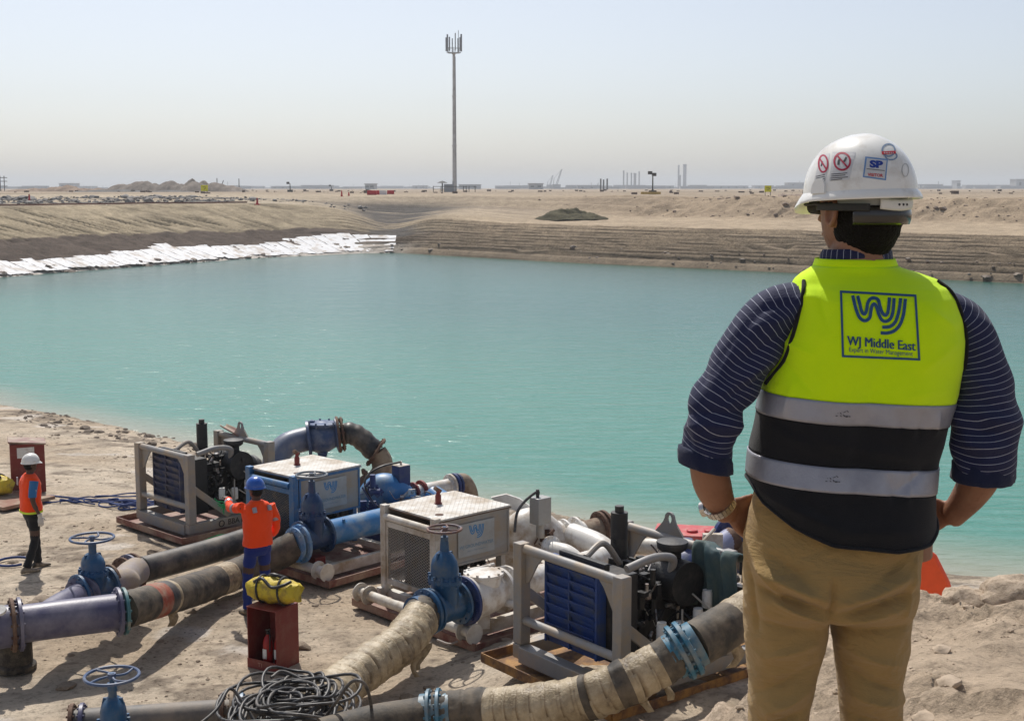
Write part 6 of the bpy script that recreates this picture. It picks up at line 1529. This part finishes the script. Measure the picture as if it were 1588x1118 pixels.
hp(*txt('VISITOR', 1357.5, 272, 24, .03, .07), 'sticker_print', st_red2, .002)
hp(*circ(1378, 233, 10, 9.5, 2.2), 'sticker_print', mat('sticker_slate', (.2, .28, .4), .5), .0014); hp(*circ(1382, 242, 9, 6, 2.0), 'sticker_print', MATS['sticker_slate'], .0012)
hp(*quad(1367, 235, 1389, 234, 1389.5, 238.5, 1368, 240), 'sticker_print', st_red2, .002)
for k_ in range(6): hp(*band2d([(1371.5 + k_ * 2.7, 236), (1371.5 + k_ * 2.7, 238.5)], 1.2), 'sticker_print', st_white, .0026)
v, f = circ(1404, 264, 5, 10, 1.2); hp(v, f, 'sticker_print', mat('sticker_pale', (.45, .45, .42), .5), .001)
# rear band, goggles worn on the back of the helmet
def band(rf, z0, z1, a0, a1, name, mt, par, th=.004, n=40, bulge=0, dz=0):
    V = []
    for k in range(n + 1):
        a = a0 + (a1 - a0) * k / n; u, w = math.cos(a), math.sin(a)
        for j in range(5):
            q = j / 4; zz = z0 + (z1 - z0) * q + dz * math.sin(math.pi * k / n); r_ = rf + bulge * math.sin(math.pi * q)
            V.append(hc + sd_ * (u * (.088 + r_)) + fd * (w * (.103 + r_) - .012) + Vector((0, 0, zz)))
    m = M(); m.add(V, [(k * 5 + j, k * 5 + j + 1, (k + 1) * 5 + j + 1, (k + 1) * 5 + j) for k in range(n) for j in range(4)])
    o = mb(m, name, mt, par); s_ = o.modifiers.new('s', 'SOLIDIFY'); s_.thickness = th; return o
band(.0, .006, .024, R(-190), R(10), 'suspension_band', mat('grey_plastic', (.35, .35, .33), .5), hm)
band(.006, .0, .022, R(-118), R(-62), 'ratchet_plate', white_flat, hm, .006, 20, .002, -.004)
m = M()
for a in (-80, -87, -94):
    a = R(a); c = hc + sd_ * (math.cos(a) * .097) + fd * (math.sin(a) * .112 - .012) + Vector((0, 0, .008)); m.cyl(c, c + fd * -.006, .0028, n=10)
mb(m, 'ratchet_holes', black_steel, hm)
gog = mat('smoked_lens', (.028, .024, .02), .18, 0, coat=.3)
band(.006, -.036, .003, R(-150), R(-45), 'goggles', gog, hm, .004, 36, .004)
band(.010, -.006, .010, R(-210), R(-130), 'goggle_strap', mat('strap_dark', (.03, .03, .028), .7), hm, .003, 20)
m = M(); e_ = hc - sd_ * .088; m.tube(spline([e_ + fd * -.01 + Vector((0, 0, .012)), e_ + fd * .04 + Vector((0, 0, .008)), e_ + fd * .095 + Vector((0, 0, .006)) + sd_ * .01, hc + fd * .11 - sd_ * .035 + Vector((0, 0, .002))], 6), .003, 8)
m.cyl(hc + fd * .105 - sd_ * .045 + Vector((0, 0, .0)), hc + fd * .112 - sd_ * .02 + Vector((0, 0, -.002)), .016, n=14); mb(m, 'glasses', black_steel, man)
# watch
w0 = xz(1113, 779, .012); w1 = xz(1121, 791, .022); d = (w1 - w0).normalized(); a_, b_ = frame_for(d)
for k in range(22):
    t = 2 * math.pi * k / 22; c = w0.lerp(w1, .4) + (a_ * math.cos(t) + b_ * math.sin(t)) * .0385
    if k == 0: wt = M(); wt.cyl(c, c, .001); 
rgm = M(); wcen = w0.lerp(w1, .35)
for k in range(24):
    t = 2 * math.pi * k / 24; u = (a_ * math.cos(t) + b_ * math.sin(t)); tg = d.cross(u); rot = Matrix((tg, d, u)).transposed()
    rgm.box(wcen + u * .0365, (.0085, .018, .004), rot=rot)
wat = mb(rgm, 'watch', mat('watch_steel', (.55, .53, .5), .25, .95, (.3, .28, .26), .3, 60), smooth=20)
u = (Vector((-1, .4, -.2)) - d * Vector((-1, .4, -.2)).dot(d)).normalized(); m = M(); m.cyl(wcen + u * .034, wcen + u * .046, .018, n=24); mb(m, 'watch_case', MATS['watch_steel'], wat)
# ================================================================== far things
PZ = -.8
def far(px, Y, z=PZ): return Vector(((px - PX) / F * (Y * cp - z * sp), Y, z))
# telecom tower (30 m)
YT = 262; tb_ = far(705, YT, -.72); tw = empty('telecom_tower', tb_, 0, 'tall slender telecom monopole with antennas standing on the horizon', 'tower')
for i, (z0, z1, r0, r1) in enumerate(((0, 9, .42, .37), (9, 18.5, .36, .31), (18.5, 26.6, .3, .26))):
    m = M(); m.cyl((0, 0, z0), (0, 0, z1), r0, r1, 20); m.cyl((0, 0, z1 - .15), (0, 0, z1 + .05), r1 + .12, n=20); m.build('pole_section', concrete, tw)
m = M()
for t in range(8):
    a = 2 * math.pi * t / 8; b_ = 2 * math.pi * (t + 1) / 8
    for z in (26.7, 27.6): m.bar((math.cos(a) * 1.35, math.sin(a) * 1.35, z), (math.cos(b_) * 1.35, math.sin(b_) * 1.35, z), .07)
    m.bar((0, 0, 26.7), (math.cos(a) * 1.35, math.sin(a) * 1.35, 26.7), .08); m.bar((math.cos(a) * 1.35, math.sin(a) * 1.35, 26.7), (math.cos(a) * 1.35, math.sin(a) * 1.35, 27.6), .06)
m.build('platform', far_grey, tw)
for t in range(8):
    a = 2 * math.pi * (t + .3) / 8; m = M(); hh = 2.6 if t % 3 else 3.3; m.box((math.cos(a) * 1.5, math.sin(a) * 1.5, 27 + hh / 2), (.26, .16, hh), a); m.bar((math.cos(a) * 1.35, math.sin(a) * 1.35, 26.7), (math.cos(a) * 1.35, math.sin(a) * 1.35, 27 + hh), .08); m.build('antenna', mat('antenna_grey', (.3, .31, .33), .6), tw)
m = M(); m.cyl((.9, 0, 27), (.9, 0, 31), .05); m.build('lightning_rod', far_dark, tw)
m = M(); m.bar((.38, -.25, .5), (.28, -.2, 26), .12); m.build('cable_ladder', far_grey, tw)
sh = empty('shelter', far(686, 258, -.74), 0, 'small canopy on a post left of the telecom tower foot', 'shelter')
m = M(); m.lathe([(1.1, 0), (.5, .3), (.05, .45)], (0, 0, 1.7), (0, 0, 1), 10); m.build('roof', far_dark, sh); m = M(); m.cyl((0, 0, 0), (0, 0, 1.8), .12); m.build('post', far_dark, sh)
m = M(); m.bb(-.9, .9, -.6, .6, 0, 1.5); m.bb(.7, .98, -.3, .3, 0, 2.1); c_ = m.build('equipment_cabinet', far_grey, None, loc=far(696, 257, -.74)); tag(c_, 'grey equipment cabinet at the foot of the telecom tower', 'cabinet')
fe = empty('fence', far(672, 256, -.74), 0, 'low dark post and rail fence around the telecom tower foot', 'fence')
for x in (0, 1.9, 5.6, 7.4, 8.1, 8.8, 10.3): m = M(); m.bar((x * .78, 0, 0), (x * .78, 0, 1.15), .13); m.build('post', far_dark, fe)
m = M(); m.bar((0, 0, 1.05), (8.0, 0, 1.05), .1); m.bar((0, 0, .55), (2.2, 0, .55), .07); m.build('rail', far_dark, fe)
# lamp posts
def lamp(px, Y, h, label, heads=2):
    o = empty('lamp_post', far(px, Y, -.78), 0, label, 'lamp post', 'portable lamp posts'); m = M(); m.cyl((0, 0, 0), (0, 0, h), .1, .07, 10); m.box((0, 0, .25), (.9, .7, .5)); m.build('mast', far_dark, o)
    for k in range(heads): m = M(); m.box((-.35 + .5 * k, -.1, h + .1 - .2 * k), (.5, .25, .4), .3); m.build('lamp_head', far_dark, o)
    return o
lamp(1012, 165, 2.55, 'dark lamp post with square lamp heads on the right far bank')
lamp(450, 240, 1.6, 'thin lamp post on the plain left of the red barriers', 1)
lamp(514, 330, 1.3, 'tiny mast far on the plain above the white sheeting', 1)
m = M(); m.box((0, 0, .2), (2.4, .8, .3)); tag(m.build('sandy_box', mat('yellow_sand_box', (.5, .36, .12), .8), None, loc=far(1009, 164, -.8)), 'yellow base block under the right lamp post', 'block')
# yellow signs
def sign(px, py, Y, w, h, label, txt_):
    p = S(px, py, Y); o = empty('sign', (p.x, p.y, -.85), 0, label, 'sign', 'yellow warning signs'); zc_ = p.z + .85
    m = M(); m.box((0, 0, zc_), (w, .04, h)); bd_ = m.build('panel', sign_yellow, o); m = M()
    for q in (-.4, .4): m.bar((q * w, .05, 0), (q * w, .05, zc_), .06)
    m.build('posts', far_dark, o)
    m = M(); m.tube([(-w * .25, -.03, zc_ + h * .2), (w * .1, -.03, zc_ + h * .2), (w * .25, -.03, zc_), (-.1 * w, -.03, zc_ - h * .2)], .03, 6); m.build('marking', far_dark, bd_)
sign(317, 292, 190, 1.0, .85, 'small yellow sign in front of the grey spoil heap on the left', '')
sign(1191, 293, 150, .75, .7, 'small yellow sign on the right far bank near the helmet', '')
# barriers
for i, (px_, Y_, w, mt_, lb) in enumerate(((577, 175, 1.3, far_red, 'red plastic barrier, leftmost on the far corner'), (585, 178, .7, far_red, 'short red plastic barrier second from the left'), (594, 180, 1.1, far_white, 'white plastic barrier between the red ones'), (606, 182, 1.0, far_red, 'red plastic barrier, rightmost of the far row'))):
    m = M(); m.prism([(-w / 2, 0), (w / 2, 0), (w / 2 - .06, .7), (-w / 2 + .06, .7)], (0, 0, 0), (1, 0, 0), (0, 0, 1), .35); m.bb(-w / 2, w / 2, -.5, .1, -.0, .12)
    tag(m.build('barrier', mt_, None, loc=far(px_, Y_, -1.0), bevel=.03), lb, 'barrier', 'plastic barriers')
for px_, Y_, z_, h, lb in ((46, 122, -1.65, 1.1, 'red marker post on the left bank crest'), (399, 132, -1.65, .7, 'short red marker at the crest of the left bank'), (530, 165, -1.1, .8, 'red marker stake left of the barriers'), (541, 168, -1.1, .6, 'second red stake close to the barriers')):
    m = M(); m.cyl((0, 0, 0), (0, 0, h), .14, .06, 10); m.box((0, 0, .05), (.5, .5, .1)); tag(m.build('marker', far_red, None, loc=far(px_, Y_, z_)), lb, 'marker')
# spoil heaps on the left
def heap(name, px0, px1, Y, htop, seed, col, label, jag=.5, dep=14):
    n, k_ = 120, 26; x0, x1 = far(px0, Y).x, far(px1, Y).x; uu_ = np.linspace(0, 1, n); vv_ = np.linspace(0, 1, k_); U_, V_ = np.meshgrid(uu_, vv_)
    prof = np.sin(np.pi * U_) ** .45 * (.55 + 1.0 * np.abs(fbm(U_ * 6 + seed, 0 * U_, 4, 601)) * 1.6 + .3 * fbm(U_ * 25 + seed, 0 * U_, 3, 603))
    env = np.sin(np.pi * V_) ** .8
    Z = PZ - .4 + htop * prof * env + jag * .5 * fbm(U_ * 60, V_ * 12 + seed, 4, 607) * env
    X = x0 + (x1 - x0) * U_; Y2 = Y + (V_ - .5) * dep
    c = np.array(col) * (1 + 1.1 * fbm(U_ * 40, V_ * 8, 4, 611)[..., None]); o = grid_obj(name, X, Y2, Z, c, far_mat, 'structure'); o['kind'] = 'structure'; return o
heap('spoil_heap', 150, 385, 290, 3.0, 3.0, (.2, .17, .145), '')
heap('spoil_heap', 5, 190, 300, 1.9, 9.0, (.27, .2, .15), '')
heap('spoil_heap', 60, 330, 270, 1.0, 14.0, (.15, .145, .14), '')
heap('spoil_heap', 255, 345, 300, 3.6, 21.0, (.2, .17, .145), '')
heap('spoil_heap', 1200, 1262, 160, .7, 25.0, (.27, .21, .17), '', .3, 6)
# olive silt pile on the bench
pc = G(886, 335, -2.95); n = 60; th_ = np.linspace(0, 2 * np.pi, n + 1); rr_ = np.linspace(0, 1, 22); T_, R_ = np.meshgrid(th_, rr_)
Z = (1 - R_ ** 2.4) * (.62 + 1.3 * fbm(np.cos(T_) * 2.5 * R_ + 4, np.sin(T_) * R_ * 2.5, 3, 621)) + .3 * fbm(np.cos(T_) * 8 * R_, np.sin(T_) * 8 * R_, 4, 623)
o = grid_obj('silt_pile', pc.x + 4.0 * R_ * np.cos(T_), pc.y + 3.2 * R_ * np.sin(T_), pc.z - .32 + Z * 1.25, np.array((.095, .085, .05)) * (1 + .8 * fbm(T_ * 3, R_ * 6, 4, 625)[..., None]), far_mat, 'structure'); o['kind'] = 'structure'
# masts by the spoil heap
for px_, Y_, h, ln_, lb in ((337, 310, 3.1, .0, 'thin upright mast behind the grey spoil heap'), (341, 311, 2.6, .9, 'leaning boom beside the thin mast at the spoil heap'), (371, 312, 3.0, 0, 'second upright mast right of the spoil heap')):
    m = M(); m.bar((0, 0, 0), (ln_, 0, h), .16); m.box((0, 0, .4), (1.2, .8, .8)); tag(m.build('mast', far_dark, None, loc=far(px_, Y_)), lb, 'mast')
o = empty('scaffold', far(1, 330), 0, 'dark scaffold tower cut by the left picture edge', 'scaffold')
for z in (1.2, 2.4, 3.3): m = M(); m.bb(-2, 1.4, -1, 1, z, z + .15); m.build('deck', far_dark, o)
for x in (-1.6, 0, 1.0): m = M(); m.bar((x, 0, 0), (x, 0, 3.8), .15); m.build('leg', far_dark, o)
# cranes, stacks and skyline far off in the haze
def crane(px, Y, h, lean, label):
    o = empty('crane', far(px, Y), 0, label, 'crane', 'far crawler cranes'); m = M(); m.bb(-4, 4, -3, 3, 0, 4.5); m.build('cab', far_grey, o)
    m = M(); a = Vector((0, 0, 4)); b_ = Vector((lean, 0, h)); 
    for s_ in (-.8, .8): m.bar(a + Vector((s_, 0, 0)), b_ + Vector((s_ * .3, 0, 0)), .5)
    for i in range(10): m.bar(a.lerp(b_, i / 10) + Vector((-.8, 0, 0)), a.lerp(b_, (i + 1) / 10) + Vector((.8, 0, 0)), .3)
    m.build('boom', far_grey, o); m = M(); m.bar((-3, 0, 4), (-2.4, 0, h * .55), .6); m.bar((-2.4, 0, h * .55), b_, .25); m.build('mast', far_grey, o)
crane(863, 1300, 19, 5.0, 'larger far crane with its boom leaning right, left of the chimneys')
crane(853, 1500, 15, 3.0, 'smaller far crane just left of the larger one')
for i, px_ in enumerate((967, 972.5, 979, 983.5, 985.5, 991)):
    m = M(); h = 18 if i in (0, 5) else 16; m.cyl((0, 0, 0), (0, 0, h), .75, n=10); m.cyl((0, 0, h), (0, 0, h + 1), .9, n=10); tag(m.build('chimney_stack', far_grey, None, loc=far(px_, 1400 + 15 * i)), ('leftmost', 'second', 'third', 'fourth', 'fifth', 'rightmost')[i] + ' of the six thin chimneys standing in the haze', 'chimney', 'six thin chimneys')
for px_, h, r_, lb in ((1052, 30, 1.1, 'slim tall stack left of the wide pale stack'), (1061.5, 31, 2.3, 'wide pale stack, tallest thing on the right horizon'), (1054, 17, 1.5, 'short stub stack between the two tall stacks')):
    m = M(); m.cyl((0, 0, 0), (0, 0, h), r_, n=14); m.cyl((0, 0, h), (0, 0, h + .8), r_ * 1.15, n=14); tag(m.build('chimney_stack', far_grey, None, loc=far(px_, 1750)), lb, 'chimney', 'tall stacks')
def bld(px0, px1, Y, h, label, steps=1, col=far_grey):
    o = empty('building', far((px0 + px1) / 2, Y), 0, label, 'building', 'low buildings on the horizon'); w = (px1 - px0) / F * Y
    m = M(); m.bb(-w / 2, w / 2, 0, 20, 0, h); m.build('wall', col, o); m = M(); m.bb(-w / 2 - .6, w / 2 + .6, -.6, 20.6, h + .01, h + .5); m.build('roof', far_dark if steps == 2 else far_grey, o)
    nw = max(2, int(w / 9))
    for k in range(min(nw, 10)):
        x = -w / 2 + (k + .5) * w / min(nw, 10); m = M(); m.bb(x - 1.2, x + 1.2, -.08, -.01, h * .35, h * .7); m.build('window', far_dark, o)
    return o
bl = [(820, 842, 900, 3.6, 'pale open sided hall left of the far cranes', 1), (1222, 1253, 1500, 6.5, 'long grey shed next to the white helmet', 1), (1100, 1160, 1700, 3.4, 'low pale warehouse right of the wide stack', 1), (1070, 1096, 1650, 4.2, 'small warehouse beside the wide stack', 1), (1422, 1462, 1600, 5.0, 'grey building block right of the helmet', 1), (1484, 1489, 1600, 9.5, 'narrow block like a tower right of the helmet', 1), (1576, 1600, 1500, 10.5, 'tall grey hall at the right picture edge', 1), (1500, 1570, 1750, 4.5, 'low shed line near the right picture edge', 1), (92, 114, 1400, 5.5, 'pale shed far off on the left horizon', 1), (566, 580, 900, 3.4, 'small pale building behind the red barriers', 1), (712, 745, 1100, 3.4, 'pale low building right of the tower foot', 1), (896, 925, 1300, 2.6, 'long flat shed left of the six chimneys', 1), (1020, 1045, 1500, 3.0, 'flat shed between lamp post and the stacks', 1), (640, 662, 1500, 3.2, 'faint low shed left of the tower', 1), (420, 445, 1500, 2.6, 'faint low shed above the left bank', 1), (780, 806, 1500, 2.6, 'faint flat shed right of the tower fence', 1), (1170, 1200, 1800, 4.0, 'faint shed behind the right yellow sign', 1)]
for a in bl: bld(*a)
for i, (px_, h) in enumerate(((931.5, 5), (936, 4.6), (941.5, 5))):
    m = M(); m.cyl((0, 0, 0), (0, 0, h), .35, n=8); tag(m.build('silo', far_dark, None, loc=far(px_, 600)), ('left', 'middle', 'right')[i] + ' one of three short dark pipes on the plain', 'pipe', 'three short dark pipes')
# faint skyline clutter in the haze
m = M(); rng = random.Random(33)
for k in range(150):
    px_ = rng.uniform(0, 1588); Y_ = rng.uniform(1300, 2300); w = rng.uniform(5, 40); h = rng.uniform(1, 4) * (1.5 if rng.random() < .1 else 1); p = far(px_, Y_); m.bb(p.x - w / 2, p.x + w / 2, Y_, Y_ + 8, PZ - .5, PZ + h)
    if rng.random() < .25: m.bb(p.x, p.x + .5, Y_, Y_ + .5, PZ, PZ + h + rng.uniform(1, 6))
m.build('horizon_clutter', far_grey, None, 0, kind='stuff')
# small stuff on the near plain
m = M()
for k in range(170):
    px_ = rng.uniform(0, 1588); Y_ = rng.uniform(170, 420); p = far(px_, Y_); s_ = rng.uniform(.15, .6); m.box((p.x, p.y, PZ + s_ * .25), (s_ * 1.5, s_, s_ * rng.uniform(.4, 1.4)), rng.random() * 3)
m.build('site_debris', mat('debris_brown', (.16, .12, .1), .9), None, 0, kind='stuff')
# stones on the left crest and debris on the banks
rg = np.random.default_rng(8)
def bankpt(u, d):
    x = np.interp(u, uu, bx) + np.interp(u, uu, nx) * d; y = np.interp(u, uu, by) + np.interp(u, uu, ny) * d; return x, y
def bz(u, d): 
    iu = np.clip(np.round(u / .22).astype(int), 0, len(uu) - 1); idd = np.clip(np.searchsorted(dd, d), 0, len(dd) - 1); return Zf[idd, iu]
u = rg.uniform(20, UC - 2, 1400); d_ = rg.uniform(17, 29, 1400); x, y = bankpt(u, d_); scatter('rock_armour', list(zip(x, y, bz(u, d_) + .05, np.minimum(rg.pareto(2.5, 1400) * .12 + .1, .55))), 5, mat('dark_rubble', (.16, .15, .14), .9, 0, (.3, .28, .26), .5, .7))
u = rg.uniform(UC, cum[-1] - 20, 1100); d_ = rg.uniform(29, 48, 1100); x, y = bankpt(u, d_); scatter('berm_rubble', list(zip(x, y, bz(u, d_), np.minimum(rg.pareto(2.5, 1100) * .08 + .05, .35))), 6, mat('brown_rubble', (.25, .19, .145), .95))
u = rg.uniform(UC + 3, cum[-1] - 25, 380); d_ = rg.uniform(.2, 3.0, 380); x, y = bankpt(u, d_); scatter('waterline_slabs', list(zip(x, y, bz(u, d_), np.minimum(rg.pareto(2.4, 380) * .07 + .06, .32))), 7, mat('wet_clay', (.22, .175, .135), .8, 0, (.22, .18, .15), .5, .8))
u = rg.uniform(10, UC + 1, 420); d_ = rg.uniform(-.2, 1.6, 420); x, y = bankpt(u, d_); scatter('toe_rocks', list(zip(x, y, np.maximum(bz(u, d_), -6.35), np.minimum(rg.pareto(2.4, 420) * .09 + .06, .4))), 8, MATS['wet_clay'])
# red tape / pipe line along the left crest
m = M(); P = [];
for q in np.arange(18, UC - 6, 3): x, y = bankpt(q, 15.4); P.append((float(x), float(y), float(bz(np.array([q]), np.array([15.4]))[0]) + .14))
m.tube(P, .09, 6); tag(m.build('crest_pipe', mat('brown_red_pipe', (.26, .14, .1), .8)), 'thin reddish pipe laid along the crest of the left bank', 'pipe')

# white geotextile sheets on the left bank toe
geo = empty('geotextile', (0, 0, 0), 0, 'torn white geotextile sheeting laid in strips along the foot of the left bank', 'sheeting')
white_geo = mat('white_geotextile', (.82, .82, .82), .8, 0, (.5, .42, .34), .28, .8)
rng = random.Random(3); u_ = 14.0; k = 0
while u_ < UC - 1.8:
    w = rng.uniform(.7, 1.7); top = 2.75 + 1.1 * float(fbm(u_ * .12, 0, 4, 701)) * 2 + rng.uniform(-.22, .25)
    if rng.random() < .06: top += rng.uniform(.5, 1.2)
    if u_ > UC - 14: top += 2.0 * (u_ - UC + 14) / 14 * min(1, (UC - u_ + .6) / 4)
    bot = .15 + rng.uniform(-.2, .3); lean = -.12; V = []; na, nb_ = 7, 16
    for i in range(na):
        for j in range(nb_):
            d_ = bot + (top - bot) * j / (nb_ - 1); uq = u_ + w * .97 * i / (na - 1) + lean * (d_ - bot) + .12 * float(fbm(d_ * 1.5 + k, i, 2, 5)); x, y = bankpt(uq, d_ + (rng.uniform(-.15, .15) if j in (0, nb_ - 1) else 0))
            z = float(bz(np.array([uq]), np.array([d_]))[0]); zb2 = float(np.interp(d_, [-8, 0, 2.2, 6.3], [-7.6, -6.3, -5.55, -4.0])); V.append((float(x), float(y), zb2 + .13 + .10 * float(fbm(uq * 2.5, d_ * 2.5, 3, 9)) + rng.uniform(0, .035)))
    m = M(); m.add(V, [(i * nb_ + j, i * nb_ + j + 1, (i + 1) * nb_ + j + 1, (i + 1) * nb_ + j) for i in range(na - 1) for j in range(nb_ - 1)])
    m.build('sheet', white_geo, geo, 60); u_ += w; k += 1

# haze: one box of even, thin air round everything
m = M(); m.bb(-5200, 5200, -60, 5200, -9.5, 36)
hz = m.build('haze', mat('haze_air', (1, 1, 1)), None, 0); hz['kind'] = 'stuff'
mt = bpy.data.materials.new('haze_volume'); mt.use_nodes = True; N = mt.node_tree.nodes
for n in list(N): N.remove(n)
ou = N.new('ShaderNodeOutputMaterial'); pv = N.new('ShaderNodeVolumePrincipled'); pv.inputs['Density'].default_value = .00038; pv.inputs['Color'].default_value = (.9, .95, 1, 1); sock(pv, 'Anisotropy').default_value = .2
mt.node_tree.links.new(pv.outputs[0], ou.inputs['Volume']); hz.data.materials.clear(); hz.data.materials.append(mt)
